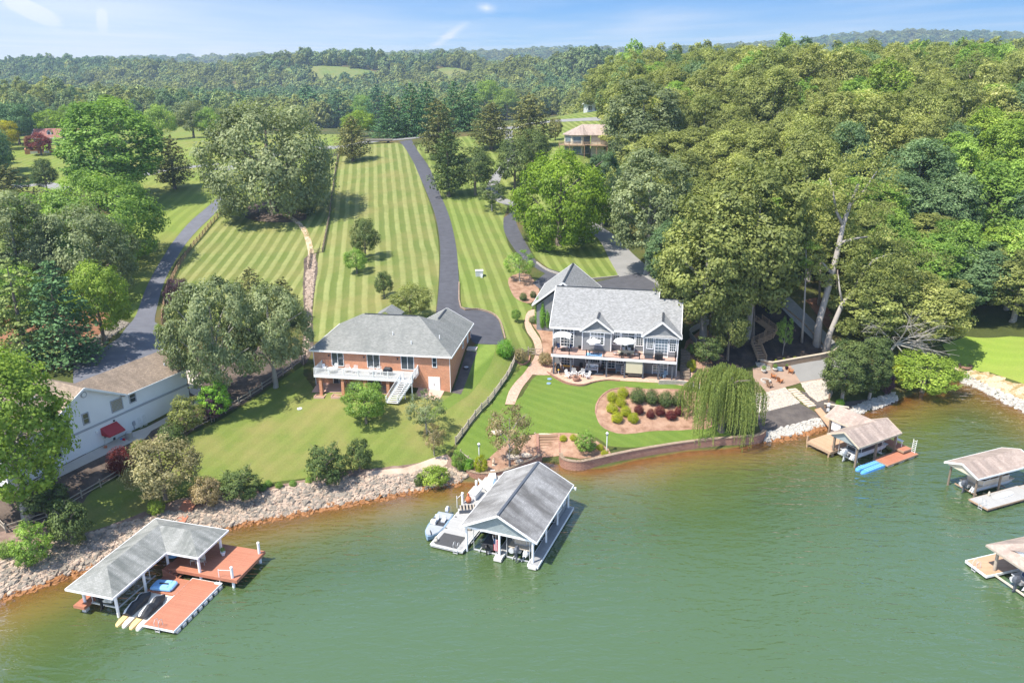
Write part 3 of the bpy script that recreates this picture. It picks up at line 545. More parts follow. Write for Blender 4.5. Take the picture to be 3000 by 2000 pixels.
pix_sheet('bed_shore', [(1555, 1275), (1600, 1270), (1660, 1268), (1720, 1278), (1760, 1300), (1790, 1330), (1700, 1345), (1640, 1335), (1560, 1345), (1500, 1382), (1400, 1385), (1380, 1360), (1430, 1345), (1490, 1290)], .06, 'mulch_brown', 2)
pix_sheet('bed_dark', [(2080, 1010), (2150, 960), (2200, 900), (2230, 880), (2290, 900), (2370, 975), (2430, 1035), (2440, 1045), (2340, 1062), (2260, 1075), (2230, 1062), (2200, 1075), (2120, 1085), (2070, 1070)], .05, 'mulch_dark', 1)
pix_sheet('bed_side', [(1990, 1080), (2010, 1000), (2060, 960), (2110, 990), (2080, 1080), (2060, 1140), (2010, 1130)], .05, 'mulch_brown', 1)
pix_sheet('bed_shore_dark', [(2215, 1215), (2330, 1175), (2400, 1215), (2420, 1232), (2330, 1262), (2230, 1275)], .055, 'mulch_grey', 1)
pix_sheet('bed_shore_dark', [(2345, 1145), (2420, 1170), (2450, 1180), (2560, 1170), (2520, 1205), (2440, 1220), (2400, 1205)], .05, 'mulch_grey', 1)
pix_sheet('stone_bed', [(2212, 1155), (2300, 1135), (2345, 1180), (2215, 1212)], .075, 'stone_bed', 1)
pix_sheet('stone_bed', [(2345, 1122), (2430, 1108), (2440, 1150), (2435, 1165), (2395, 1178), (2370, 1160)], .075, 'stone_bed', 1)
pix_sheet('woodland_track_bank', [(2400, 870), (2450, 940), (2440, 980), (2420, 960), (2360, 880)], .05, 'mulch_red', 1)
drape('creek_bed', width_line(PX([(838, 630), (866, 648), (890, 672), (903, 705), (912, 750), (905, 800)]), 1.3), .06, 'bank_rough')
# paved surfaces
ribbon('driveway', [(1170, 416), (1190, 440), (1222, 500), (1250, 565), (1277, 640), (1289, 720), (1288, 800), (1278, 915), (1265, 940)], [(1205, 410), (1222, 440), (1262, 500), (1290, 570), (1318, 640), (1336, 720), (1343, 800), (1350, 905), (1365, 940)], .07, 'asphalt')
pix_sheet('driveway_court', [(1278, 905), (1350, 900), (1420, 910), (1450, 925), (1465, 950), (1476, 995), (1470, 1010), (1395, 1008), (1378, 990), (1330, 940)], .074, 'asphalt', 2)
ribbon('driveway_left', [(640, 575), (592, 620), (530, 680), (480, 750), (430, 840), (400, 920), (380, 950)], [(668, 585), (626, 630), (565, 690), (522, 750), (480, 830), (456, 920), (455, 950)], .07, 'asphalt_blue')
pix_sheet('court_left', [(383, 945), (455, 945), (500, 975), (530, 1030), (470, 1040), (420, 1150), (215, 1150), (215, 1065), (290, 1030), (350, 990)], .074, 'asphalt_blue', 1)
pix_sheet('driveway_concrete', [(545, 1080), (575, 1085), (592, 1130), (580, 1165), (556, 1150)], .07, 'concrete', 1)
ribbon('driveway_blue', [(1475, 640), (1478, 680), (1510, 735), (1545, 770), (1620, 815)], [(1520, 600), (1512, 650), (1548, 725), (1580, 775), (1650, 800)], .07, 'asphalt')
ribbon('driveway_back', [(1690, 655), (1752, 700), (1785, 760), (1812, 815), (1780, 850)], [(1735, 648), (1800, 690), (1850, 740), (1905, 790), (1940, 850)], .072, 'asphalt_old')
pix_sheet('court_blue', [(1600, 800), (1740, 828), (1812, 812), (1870, 800), (1935, 840), (1945, 862), (1600, 860), (1560, 830)], .078, 'asphalt', 1)
drape('street', width_line(PX([(640, 500), (860, 440), (1000, 432), (1100, 414), (1200, 406), (1330, 385), (1480, 378)]), 6), .075, 'asphalt_old')
drape('street', width_line(PX([(1480, 378), (1600, 358), (1660, 354), (1760, 350), (1900, 352)]), 7), .075, 'asphalt_old')
drape('farm_road', width_line(PX([(420, 515), (480, 500), (560, 490), (640, 480)]), 4.5), .08, 'asphalt_old')
drape('farm_road', width_line(PX([(0, 545), (60, 548), (130, 540), (200, 560)]), 4.5), .08, 'asphalt_old')
drape('garden_path', width_line(PX([(1490, 385), (1492, 420), (1500, 455), (1470, 500), (1450, 530), (1440, 560), (1465, 585), (1510, 600)]), 3.2), .075, 'asphalt_old')
ribbon('paver_path', [(1585, 905), (1548, 912), (1537, 945), (1545, 975), (1562, 1000), (1568, 1040), (1545, 1080), (1510, 1120), (1490, 1150), (1480, 1185)], [(1588, 920), (1562, 930), (1556, 950), (1570, 975), (1585, 1000), (1590, 1035), (1582, 1065), (1555, 1105), (1528, 1140), (1508, 1185)], .07, 'paver', 3)
pix_sheet('paver_path', [(1575, 1062), (1632, 1078), (1630, 1098), (1560, 1098)], .074, 'paver', 1)
T = TT(fBL)
drape('patio', smooth_line([T(.3, -2.9), T(2.2, -5.2), T(4.2, -7.0), T(6.4, -7.3), T(8.0, -5.8), T(10, -4.6), T(14, -4.5), T(21, -4.2), T(23.2, -3.4), T(23.2, .2), T(20.6, .2), T(.6, .2)], 3), .078, 'paver')
drape('patio', [T(.7, -3.1), T(20.4, -3.1), T(20.4, .2), T(.7, .2)], .088, 'paver_brown')
T = TT(fBR)
drape('patio', [T(.6, -1.9), T(14.2, -2.0), T(14.2, .5), T(.6, .5)], .078, 'concrete_pink')
drape('patio', [T(16.8, -1.6), T(20.6, -2.2), T(20.8, .5), T(16.8, .5)], .078, 'concrete_pink')
drape('gravel_strip', [T(22.0, .3), T(23.4, .3), T(23.8, 11), T(22.1, 11)], .06, 'mulch_grey')
T = TT(fLH)
drape('walkway', [T(2, -1.3), T(-9, -1.4), T(-10.6, -2.1), T(-12, -2.1), T(-12.2, -1.6), T(-19, -1.3), T(-27, -1.1), T(-27, .2), T(-12, .2), T(-9, -.3), T(2, -.3)], .07, 'concrete')
pix_sheet('patio_cove', [(2205, 1080), (2300, 1055), (2440, 1040), (2450, 1090), (2435, 1108), (2345, 1122), (2300, 1135), (2212, 1155)], .085, 'patio_stain', 1)
pix_sheet('asphalt_cove', [(2316, 1072), (2440, 1048), (2452, 1090), (2435, 1106), (2345, 1120)], .092, 'asphalt_old', 1)
drape('track', width_line(PX([(2270, 860), (2330, 915), (2400, 985), (2450, 1040), (2440, 1075)]), 3.6), .075, 'asphalt_old')
# ------------------------------------------------------------ building helpers (local frame: u right, v away, z up)
def bx(face, pos, a0, a1, z0, z1, d0, d1):
    """box lying on a wall: face -v / +v / -u / +u at pos, from a0 to a1 along it, standing d0..d1 proud of it"""
    s = -1 if face[0] == '-' else 1; p0, p1 = sorted((pos + s * d0, pos + s * d1))
    return (a0, a1, p0, p1, z0, z1) if face[1] == 'v' else (p0, p1, a0, a1, z0, z1)
def window(par, face, pos, a0, a1, z0, z1, cols=2, rows=1, fw=.09, mat='white', glass='glass', name='window', label=None, mun=.035, transom=0):
    f = MB()
    for q in ((a0 - fw, a1 + fw, z1, z1 + fw), (a0 - fw, a1 + fw, z0 - fw, z0), (a0 - fw, a0, z0, z1), (a1, a1 + fw, z0, z1)): f.box(*bx(face, pos, *q, 0, .07))
    for i in range(1, cols): a = a0 + (a1 - a0) * i / cols; f.box(*bx(face, pos, a - mun, a + mun, z0, z1, .005, .055))
    for i in range(1, rows): z = z0 + (z1 - z0) * i / rows; f.box(*bx(face, pos, a0, a1, z - mun, z + mun, .005, .05))
    if transom: f.box(*bx(face, pos, a0, a1, transom - .06, transom + .06, .005, .06))
    o = f.build(name, mat, par, label=label); MB().box(*bx(face, pos, a0, a1, z0, z1, 0, .02)).build('pane', glass, o); return o
def gable_roof(par, u0, u1, v0, v1, ez, rz, axis='v', mat='shingle_silver', th=.16, ridge=None, fascia='white', cap=None, over=0):
    """ridge along axis; u0..u1, v0..v1 are the eaves"""
    m = MB()
    if axis == 'v':
        c = (u0 + u1) / 2; A = [(u0, v0, ez), (c, v0, rz), (c, v1, rz), (u0, v1, ez)]; B = [(c, v0, rz), (u1, v0, ez), (u1, v1, ez), (c, v1, rz)]; rp = ((c, v0 + .1, rz + .03), (c, v1 - .1, rz + .03))
        ed = [((u0, v0, ez), (c, v0, rz)), ((c, v0, rz), (u1, v0, ez)), ((u0, v1, ez), (c, v1, rz)), ((c, v1, rz), (u1, v1, ez)), ((u0, v0, ez), (u0, v1, ez)), ((u1, v0, ez), (u1, v1, ez))]
    else:
        c = (v0 + v1) / 2; A = [(u0, v0, ez), (u1, v0, ez), (u1, c, rz), (u0, c, rz)]; B = [(u0, c, rz), (u1, c, rz), (u1, v1, ez), (u0, v1, ez)]; rp = ((u0 + .1, c, rz + .03), (u1 - .1, c, rz + .03))
        ed = [((u0, v0, ez), (u0, c, rz)), ((u0, c, rz), (u0, v1, ez)), ((u1, v0, ez), (u1, c, rz)), ((u1, c, rz), (u1, v1, ez)), ((u0, v0, ez), (u1, v0, ez)), ((u0, v1, ez), (u1, v1, ez))]
    m.slab(A, th); m.slab(B, th); r = m.build('roof', mat, par)
    f = MB()
    for p, q in ed: f.beam((p[0], p[1], p[2] - th / 2 - .02), (q[0], q[1], q[2] - th / 2 - .02), .06, th + .1)
    f.build('fascia', fascia, r)
    if cap: MB().beam(*rp, .28, .05).build('ridge_vent', cap, r)
    return r
def hip_roof(par, polys, th, mat, eaves, fascia='white', caps=(), capmat='charcoal'):
    m = MB()
    for p in polys: m.slab(p, th)
    r = m.build('roof', mat, par); f = MB()
    for p, q in zip(eaves, eaves[1:] + eaves[:1]): f.beam((p[0], p[1], p[2] - th / 2 - .02), (q[0], q[1], q[2] - th / 2 - .02), .07, th + .08)
    f.build('fascia', fascia, r)
    for p, q in caps: MB().beam(p, q, .26, .05).build('ridge_vent', capmat, r)
    return r
def railing(par, pts, z, h, mat, post=.1, gap=.3, bar=.03, posts=1.9, postmat=None, name='railing', top=.07):
    m = MB()
    pm = MB()
    for (a, b) in zip(pts, pts[1:]):
        za = a[2] if len(a) > 2 else z; zb = b[2] if len(b) > 2 else z
        ln = math.hypot(b[0] - a[0], b[1] - a[1]); m.beam((a[0], a[1], za + h), (b[0], b[1], zb + h), top, .05); m.beam((a[0], a[1], za + .1), (b[0], b[1], zb + .1), .04, .04)
        k = max(1, round(ln / gap))
        for i in range(1, k):
            t = i / k; m.beam((a[0] + (b[0] - a[0]) * t, a[1] + (b[1] - a[1]) * t, za + (zb - za) * t + .1), (a[0] + (b[0] - a[0]) * t, a[1] + (b[1] - a[1]) * t, za + (zb - za) * t + h), bar)
        k = max(1, round(ln / posts))
        for i in range(k + 1):
            t = i / k; x, y, q = a[0] + (b[0] - a[0]) * t, a[1] + (b[1] - a[1]) * t, za + (zb - za) * t; pm.box(x - post / 2, x + post / 2, y - post / 2, y + post / 2, q, q + h + .1)
    o = m.build(name, mat, par); each(pm, 'railing_post', postmat or mat, o); return o
# ============================================================ brick house
bh = thing('brick_house', 'orange brick ranch house with grey hipped roof and long white rear balcony', 'house', (fBR[0], fBR[1], 0), fBR[2])
Wd, EZ = 22.23, 10.88
b = MB(); b.box(.5, 21.73, .5, 12.66, 3.6, EZ - .1); b.box(13.6, 21.725, 12.66, 15.9, 6.5, EZ - .1); b.build('wall', 'brick', bh)
hz, hd = 14.94, 13.16; h2 = hd / 2
r = hip_roof(bh, [[(0, 0, EZ), (Wd, 0, EZ), (Wd - h2, h2, hz), (h2, h2, hz)], [(0, 0, EZ), (h2, h2, hz), (0, hd, EZ)], [(0, hd, EZ), (h2, h2, hz), (Wd - h2, h2, hz), (Wd, hd, EZ)], [(Wd, 0, EZ), (Wd, hd, EZ), (Wd - h2, h2, hz)]], .16, 'shingle_grey_green',
             [(0, 0, EZ), (Wd, 0, EZ), (Wd, hd, EZ), (0, hd, EZ)], caps=[((h2 + .3, h2, hz + .03), (Wd - h2 - .3, h2, hz + .03))])
g = MB(); g.slab([(13.25, 16.3, EZ), (13.25, 12.9, EZ), (17.75, 8.6, 13.42), (17.75, 16.3, 13.42)][::-1], .16); g.slab([(17.75, 8.6, 13.42), (Wd + .01, 12.9, EZ), (Wd + .01, 16.3, EZ), (17.75, 16.3, 13.42)], .16); gr = g.build('roof', 'shingle_grey_green', bh)
MB().beam((17.75, 16.31, 13.3), (Wd, 16.31, EZ - .12), .06, .26).beam((17.75, 16.31, 13.3), (13.25, 16.31, EZ - .12), .06, .26).beam((Wd + .02, 13.1, EZ - .1), (Wd + .02, 16.3, EZ - .1), .07, .24).build('fascia', 'white', gr)
MB().beam((17.75, 10.2, 13.46), (17.75, 15.4, 13.46), .26, .05).build('ridge_vent', 'charcoal', gr)
MB().prism([(13.7, 15.9), (21.7, 15.9), (21.7, 15.7), (13.7, 15.7)], EZ - .2, [EZ - .15, EZ - .15, EZ - .15, EZ - .15]).face([(13.7, 15.89, EZ - .1), (21.7, 15.89, EZ - .1), (17.7, 15.89, 13.2)]).build('gable_wall', 'brick', bh)
g = MB(); g.slab([(7.5, 8.6, 13.7), (9.5, 8.6, 14.85), (9.5, 12.4, 14.85), (7.5, 12.4, 13.7)], .14); g.slab([(9.5, 8.6, 14.85), (11.5, 8.6, 13.7), (11.5, 12.4, 13.7), (9.5, 12.4, 14.85)], .14); g.build('porch_roof', 'shingle_grey_green', bh)
for (u, v) in ((12.35, 3.15), (15.6, 1.8), (19.6, 3.4)):
    zz = EZ + .617 * (v if u < 18 else min(v, Wd - u)); mm = MB(); mm.cyl(u, v, zz - .1, zz + .55, .07, 8); o_ = mm.build('vent_pipe', 'white', bh)
for a0, a1 in ((3.37, 5.16), (9.0, 10.86), (14.32, 16.19)):
    window(bh, '-v', .5, a0, a1, 8.42, 10.5, 2, 1, .08, name='patio_door', glass='glass')
window(bh, '-v', .5, 19.15, 19.72, 9.0, 10.45, 1, 2, .09)
window(bh, '-v', .5, 3.34, 5.09, 5.1, 7.0, 2, 1, .08, name='patio_door'); window(bh, '-v', .5, 8.9, 10.9, 5.6, 6.9, 2, 1, .08); window(bh, '-v', .5, 14.0, 15.4, 5.2, 6.9, 2, 1, .08, glass='glass_light', name='patio_door')
d = MB(); d.box(18.37, 19.26, .44, .5, 5.18, 7.4); d.box(19.28, 20.17, .44, .5, 5.18, 7.4); dd = d.build('double_door', 'white', bh); MB().box(19.2, 19.23, .40, .44, 6.1, 6.3).box(19.3, 19.33, .40, .44, 6.1, 6.3).build('handle', 'metal', dd)
window(bh, '+u', 21.73, 9.4, 10.1, 8.9, 10.3, 1, 2, .08); d = MB(); d.box(21.73, 21.79, 12.9, 13.8, 8.5, 10.5); d.build('door', 'white', bh)
each(MB().box(.42, .5, .42, .5, 5, EZ - .1).box(21.73, 21.81, .42, .5, 4.9, EZ - .1).box(21.73, 21.81, 15.8, 15.9, 8.4, EZ - .1), 'downpipe', 'white', bh)
for u in (2.95, 8.5, 13.75): MB().box(u - .08, u + .08, .3, .5, 9.9, 10.15).build('wall_lamp', 'charcoal', bh)
d = MB(); d.box(1.7, 16.9, -2.75, .5, 7.92, 8.08); dk = d.build('balcony_floor', 'deck_grey', bh)
MB().box(1.66, 15.5, -2.82, -2.75, 7.66, 8.1).box(1.62, 1.7, -2.82, .5, 7.66, 8.1).box(16.9, 16.97, -1.4, .5, 7.66, 8.1).box(15.5, 16.97, -2.82, -2.75, 7.66, 8.1).build('balcony_fascia', 'white', dk)
railing(dk, [(1.7, .4), (1.7, -2.72), (15.45, -2.72)], 8.08, 1.0, 'white', .14, .14, .045, 2.3)
railing(dk, [(16.85, -2.7), (16.85, .4)], 8.08, 1.0, 'white', .14, .14, .045, 2)
for u in (2.46, 5.94, 9.45, 12.98): MB().box(u - .22, u + .22, -2.6, -2.16, 4.5, 7.68).build('pillar', 'brick', bh)
each(MB().box(16.6, 16.75, -2.65, -2.5, 4.6, 7.9).box(15.5, 15.62, -2.65, -2.5, 4.6, 7.9), 'stair_post', 'white', bh)
st = MB()
for i in range(12):          # stair from the balcony's end down to the left and front
    t = i / 12; zz = 8.0 - (i + 1) * .255; u = 15.6 - i * .17; v = -2.9 - i * .11; st.box(u - .1 - .5, u + 1.2, v - .28, v, zz - .05, zz)
so = st.build('stair', 'white', bh); sg = MB(); sg.beam((14.95, -2.85, 7.8), (13.15, -4.2, 4.85), .08, .32).beam((16.8, -2.85, 7.8), (14.85, -4.2, 4.85), .08, .32); sg.build('stringer', 'white', so)
railing(so, [(14.95, -2.85, 7.85), (13.15, -4.2, 4.85)], 0, .95, 'white', .13, .16, .045, 1.6); railing(so, [(16.8, -2.85, 7.85), (14.85, -4.2, 4.85)], 0, .95, 'white', .13, .16, .045, 1.6)
MB().box(22.0, 23.6, 11.2, 12.6, 7.0, 8.15).build('doorstep', 'concrete', bh)
T = TT(fBR)
def at(fr, u, v, z): x, y = TT(fr)(u, v); return (x, y, z)
def zg(fr, u, v, dz=0): x, y = TT(fr)(u, v); return (x, y, float(hT(x, y)) + dz)
# ---- small furniture builders
def adirondack(name, mat, label, loc, rz, group=None, cat='chair'):
    t = thing(name, label, cat, loc, rz, group)     # faces -y
    MB().slab([(-.28, -.35, .40), (.28, -.35, .40), (.26, .25, .24), (-.26, .25, .24)], .04).build('seat', mat, t)
    b = MB()
    for i in range(5): x = -.24 + i * .12; b.beam((x, .22, .22), (x * 1.25, .52, 1.02 + .08 * (1 - abs(i - 2) / 2)), .11, .03, (1, 0, 0))
    b.build('backrest', mat, t)
    for s in (-1, 1):
        MB().box(min(s * .30, s * .44), max(s * .30, s * .44), -.42, .38, .55, .58).build('armrest', mat, t)
        MB().box(s * .35 - .03, s * .35 + .03, -.38, -.30, 0, .55).build('leg', mat, t); MB().beam((s * .35, -.36, .36), (s * .33, .45, .03), .05, .1).build('leg', mat, t)
    return t
def simple_chair(name, mat, label, loc, rz, group=None, seat='cushion', cat='chair'):
    t = thing(name, label, cat, loc, rz, group)
    MB().box(-.25, .25, -.25, .25, .42, .47).build('seat', seat, t); MB().slab([(-.25, .24, .5), (.25, .24, .5), (.25, .34, 1.0), (-.25, .34, 1.0)], .05).build('backrest', seat, t)
    for x, y in ((-.24, -.24), (.24, -.24), (-.24, .26), (.24, .26)): MB().cyl(x, y, 0, .45 if y < 0 else .95, .022, 6).build('leg', mat, t)
    for s in (-1, 1): MB().beam((s * .28, -.25, .65), (s * .28, .28, .66), .05, .03).build('armrest', mat, t)
    return t
def grill(label, loc, rz):
    t = thing('grill', label, 'grill', loc, rz); m = MB(); m.loft([[(-.62, -.3, .1), (.62, -.3, .1), (.62, .3, .1), (-.62, .3, .1)], [(-.66, -.33, .8), (.66, -.33, .8), (.66, .33, .8), (-.66, .33, .8)], [(-.55, -.3, 1.05), (.55, -.3, 1.05), (.55, .3, 1.05), (-.55, .3, 1.05)], [(-.4, -.18, 1.2), (.4, -.18, 1.2), (.4, .18, 1.2), (-.4, .18, 1.2)]]); m.build('grill_cover', 'cover_black', t, smooth=False)
    for x in (-.5, .5):
        for y in (-.25, .25): MB().cyl(x, y, 0, .12, .05, 8).build('caster', 'black', t)
    return t
def umbrella(name, label, loc, r, h, mat='white', n=8):
    t = thing(name, label, 'umbrella', loc); c = MB(); base = [(r * math.cos(2 * math.pi * i / n), r * math.sin(2 * math.pi * i / n)) for i in range(n)]
    for i in range(n):
        a, b_ = base[i], base[(i + 1) % n]; m_ = ((a[0] + b_[0]) / 2 * .97, (a[1] + b_[1]) / 2 * .97)
        c.face([(a[0], a[1], h - .5), (m_[0], m_[1], h - .44), (0, 0, h)]); c.face([(m_[0], m_[1], h - .44), (b_[0], b_[1], h - .5), (0, 0, h)])
        c.face([(a[0], a[1], h - .66), (m_[0], m_[1], h - .6), (m_[0], m_[1], h - .44), (a[0], a[1], h - .5)]); c.face([(m_[0], m_[1], h - .6), (b_[0], b_[1], h - .66), (b_[0], b_[1], h - .5), (m_[0], m_[1], h - .44)])
    c.build('canopy', mat, t)
    v = MB(); v.lathe(0, 0, [(r * .42, h - .16), (r * .2, h - .02), (.02, h + .08)], n); v.build('vent_flap', mat, t); MB().cyl(0, 0, 0, h, .03, 8).build('pole', 'metal', t); rb = MB()
    for a in base: rb.beam((0, 0, h - .35), (a[0] * .95, a[1] * .95, h - .52), .025)
    rb.build('rib', 'metal', t); return t
adirondack('garden_chair', 'chair_white', 'white slatted chair on the brick house balcony, nearest the square armchairs', at(fBR, 6.3, -1.0, 8.08), fBR[2] + .3, 'white slatted chairs on the brick house balcony')
adirondack('garden_chair', 'chair_white', 'white slatted chair on the brick balcony between the two sliding doors, right of the pair', at(fBR, 7.5, -1.2, 8.08), fBR[2] - .1, 'white slatted chairs on the brick house balcony')
adirondack('garden_chair', 'chair_white', 'white slatted chair on the brick balcony in front of the middle sliding door', at(fBR, 10.1, -1.2, 8.08), fBR[2] + .2, 'white slatted chairs on the brick house balcony')
adirondack('garden_chair', 'chair_white', 'white slatted chair on the brick balcony right beside the covered grill', at(fBR, 11.2, -1.1, 8.08), fBR[2] + .1, 'white slatted chairs on the brick house balcony')
simple_chair('armchair', 'chair_white', 'white square armchair in the corner of the brick balcony', at(fBR, 2.7, -.9, 8.08), fBR[2] + 1.2, None, 'chair_white')
simple_chair('armchair', 'chair_white', 'white square armchair behind the small round table on the brick balcony', at(fBR, 4.3, -.6, 8.08), fBR[2], None, 'chair_white')
tb = thing('round_table', 'round pale table between two square armchairs on the brick balcony', 'table', at(fBR, 4.0, -1.7, 8.08)); MB().cyl(0, 0, .68, .72, .6, 16).build('tabletop', 'chair_white', tb)
for k in range(3): MB().beam((0, 0, .66), (.4 * math.cos(k * 2.1), .4 * math.sin(k * 2.1), 0), .05).build('leg', 'chair_white', tb)
grill('black covered grill on the white balcony of the brick house', at(fBR, 12.7, -1.3, 8.08), fBR[2])
sw = thing('porch_swing', 'white cushioned swing seat hanging under the brick house balcony', 'swing', at(fBR, 7.3, -1.3, 5.3), fBR[2])
MB().box(-.8, .8, -.3, .3, .35, .5).build('seat', 'cushion', sw); MB().slab([(-.8, .28, .5), (.8, .28, .5), (.8, .45, 1.05), (-.8, .45, 1.05)], .08).build('backrest', 'cushion', sw); each(MB().beam((-.8, 0, .5), (-.8, 0, 2.35), .03).beam((.8, 0, .5), (.8, 0, 2.35), .03), 'chain', 'metal', sw)
mo = thing('ride_on_mower', 'yellow and black ride-on mower parked under the brick balcony', 'mower', at(fBR, 13.6, -.6, 5.05), fBR[2] + .5)
MB().loft([[(-.75, -.3, .35), (.1, -.3, .35), (.1, .3, .35), (-.75, .3, .35)], [(-.7, -.27, .75), (.1, -.3, .8), (.1, .3, .8), (-.7, .27, .75)]]).build('hood', 'yellow', mo); MB().box(.1, .9, -.35, .35, .3, .5).build('body', 'black', mo); MB().box(.35, .8, -.2, .2, .55, .65).box(.72, .82, -.2, .2, .65, 1.0).build('seat', 'black', mo)
for x, r_ in ((-.5, .2), (.55, .28)):
    for s in (-1, 1): MB().tube([(x, s * .32, r_), (x, s * .48, r_)], r_, 12).build('wheel', 'black', mo)
sp = thing('spreader', 'small grey lawn spreader beside the mower under the balcony', 'spreader', at(fBR, 11.8, -.3, 5.05), fBR[2]); MB().lathe(0, 0, [(.1, .3), (.3, .65)], 12).build('hopper', 'galv', sp)
for s in (-1, 1): MB().tube([(s * .28, 0, .2), (s * .34, 0, .2)], .2, 10).build('wheel', 'black', sp)
def ac_unit(label, loc, rz=0):
    t = thing('air_conditioner', label, 'air conditioner', loc, rz); MB().box(-.45, .45, -.45, .45, 0, .12).build('base', 'concrete', t); m = MB()
    m.loft([[(.4 * math.cos(a) * 1.08, .4 * math.sin(a) * 1.08, z) for a in [k * math.pi / 8 + .2 for k in range(16)]] for z in (.12, .95)]); m.build('casing', 'charcoal' if 'dark' in label else 'metal', t)
    MB().lathe(0, 0, [(.36, .95), (.3, .99), (.05, 1.0)], 16).build('fan_grille', 'galv', t); return t
ac_unit('dark round air conditioner beside the brick house side wall', at(fBR, 22.9, 6.6, 5.9))
ac_unit('square grey air conditioner beside the red awning of the white house', at(fLH, -12.0, -.75, 4.2), fLH[2])
for u0, u1 in ((1.6, 3.2), (4.3, 6.2)):
    pb = thing('planting_box', 'low tan kerbed planting box in front of the brick patio, ' + ('left' if u0 < 2 else 'right') + ' of the two', 'planter', zg(fBR, (u0 + u1) / 2, -2.9), fBR[2], 'planting boxes by the brick patio'); w_ = (u1 - u0) / 2
    MB().box(-w_, w_, -.6, -.5, -.2, .22).box(-w_, w_, .5, .6, -.2, .22).box(-w_, -w_ + .1, -.5, .5, -.2, .22).box(w_ - .1, w_, -.5, .5, -.2, .22).build('kerb', 'concrete_pink', pb); MB().box(-w_ + .1, w_ - .1, -.5, .5, -.2, .1).build('soil', 'mulch_brown', pb)
# ============================================================ grey-blue house
hb = thing('grey_house', 'blue-grey sided lake house with silver roof, two front gables and a full-width deck', 'house', (fBL[0], fBL[1], 0), fBL[2])
b = MB(); b.box(.6, 20.65, .4, 13.3, 3.4, 11.15); b.box(5.5, 10.1, -.6, .4, 7.86, 11.1); b.box(15.35, 20.645, -1.5, .4, 3.4, 11.1)
b.face([(.6, .4, 11.1), (.6, 13.4, 11.1), (.6, 6.93, 15.9)]); b.face([(17.2, 0.4, 11.1), (17.2, 13.4, 11.1), (17.2, 6.93, 16.1)]); b.face([(20.65, .4, 11.1), (20.65, 10.6, 11.1), (20.65, 5.6, 14.9)])
b.box(-3.8, 5.5, 9.9, 23.0, 7.2, 11.8); b.face([(-3.8, 9.9, 11.8), (5.5, 9.9, 11.8), (.85, 9.9, 15.6)]); b.face([(-3.8, 23, 11.8), (5.5, 23, 11.8), (.85, 23, 15.6)]); b.build('wall', 'siding_grey', hb)
sl = .729; E0, Z0 = 11.26, 16.31
m = MB(); m.slab([(0, 0, E0), (17.3, 0, E0), (17.3, 6.93, Z0), (0, 6.93, Z0)], .18); m.slab([(0, 6.93, Z0), (17.3, 6.93, Z0), (17.3, 13.9, E0), (0, 13.9, E0)], .18); m.slab([(17.3, 0, E0), (21.1, 0, E0), (21.1, 5.6, 15.34), (17.3, 5.6, 15.34)], .18); m.slab([(17.3, 5.6, 15.34), (21.1, 5.6, 15.34), (21.1, 11.2, E0), (17.3, 11.2, E0)], .18); r = m.build('roof', 'shingle_silver', hb)
f = MB()
for p, q in (((0, 0, E0), (5.2, 0, E0)), ((10.3, 0, E0), (15.0, 0, E0)), ((0, 0, E0), (0, 6.93, Z0)), ((0, 6.93, Z0), (0, 13.9, E0)), ((21.1, 0, E0), (21.1, 5.6, 15.34)), ((21.1, 5.6, 15.34), (21.1, 11.2, E0)), ((17.3, 5.7, 15.5), (17.3, 6.93, Z0))): f.beam((p[0], p[1], p[2] - .11), (q[0], q[1], q[2] - .11), .08, .3)
f.build('fascia', 'white', r); MB().beam((.2, 6.93, Z0 + .03), (17.1, 6.93, Z0 + .03), .3, .06).beam((17.4, 5.6, 15.37), (21, 5.6, 15.37), .3, .06).build('ridge_vent', 'charcoal', r)
def front_gable(u0, w_, vf, ez, rz):
    c = u0 + w_ / 2; k = w_ / 2; vb = (rz - E0) / sl; m = MB()
    m.slab([(u0, vf, ez), (c, vf, rz), (c, vb + .3, rz), (u0, max((ez - E0) / sl, 0) + .1, ez)], .16); m.slab([(c, vf, rz), (u0 + w_, vf, ez), (u0 + w_, max((ez - E0) / sl, 0) + .1, ez), (c, vb + .3, rz)], .16); rr = m.build('roof', 'shingle_silver', hb)
    MB().beam((u0, vf - .02, ez - .1), (c, vf - .02, rz - .1), .07, .26).beam((c, vf - .02, rz - .1), (u0 + w_, vf - .02, ez - .1), .07, .26).beam((u0 + .3, vf + .1, ez - .14), (u0 + w_ - .3, vf + .1, ez - .14), .1, .2).beam((u0, vf, ez - .1), (u0, .1, ez - .1), .06, .24).beam((u0 + w_, vf, ez - .1), (u0 + w_, .1, ez - .1), .06, .24).build('fascia', 'white', rr)
    MB().beam((c, vf + .5, rz + .02), (c, vb, rz + .02), .3, .06).build('ridge_vent', 'charcoal', rr)
    g = MB(); a = k - .45; g.face([(c - a, vf + .4, ez - .12), (c + a, vf + .4, ez - .12), (c, vf + .4, rz - .2)]); g.build('gable_wall', 'siding_grey', hb)
    g = MB(); g.slab([(c - a - .1, vf + .02, ez - .05), (c + a + .1, vf + .02, ez - .05), (c + a * .72, vf + .4, ez + .28), (c - a * .72, vf + .4, ez + .28)], .05); g.build('pent_roof', 'shingle_silver', hb)
front_gable(5.11, 5.43, -1.01, E0, 13.32); front_gable(14.96, 6.24, -1.91, E0 - .05, 13.71)
r = gable_roof(hb, -4.55, 6.25, 9.4, 23.5, 12.0, 16.29, 'v', 'shingle_silver', .18, cap='charcoal')
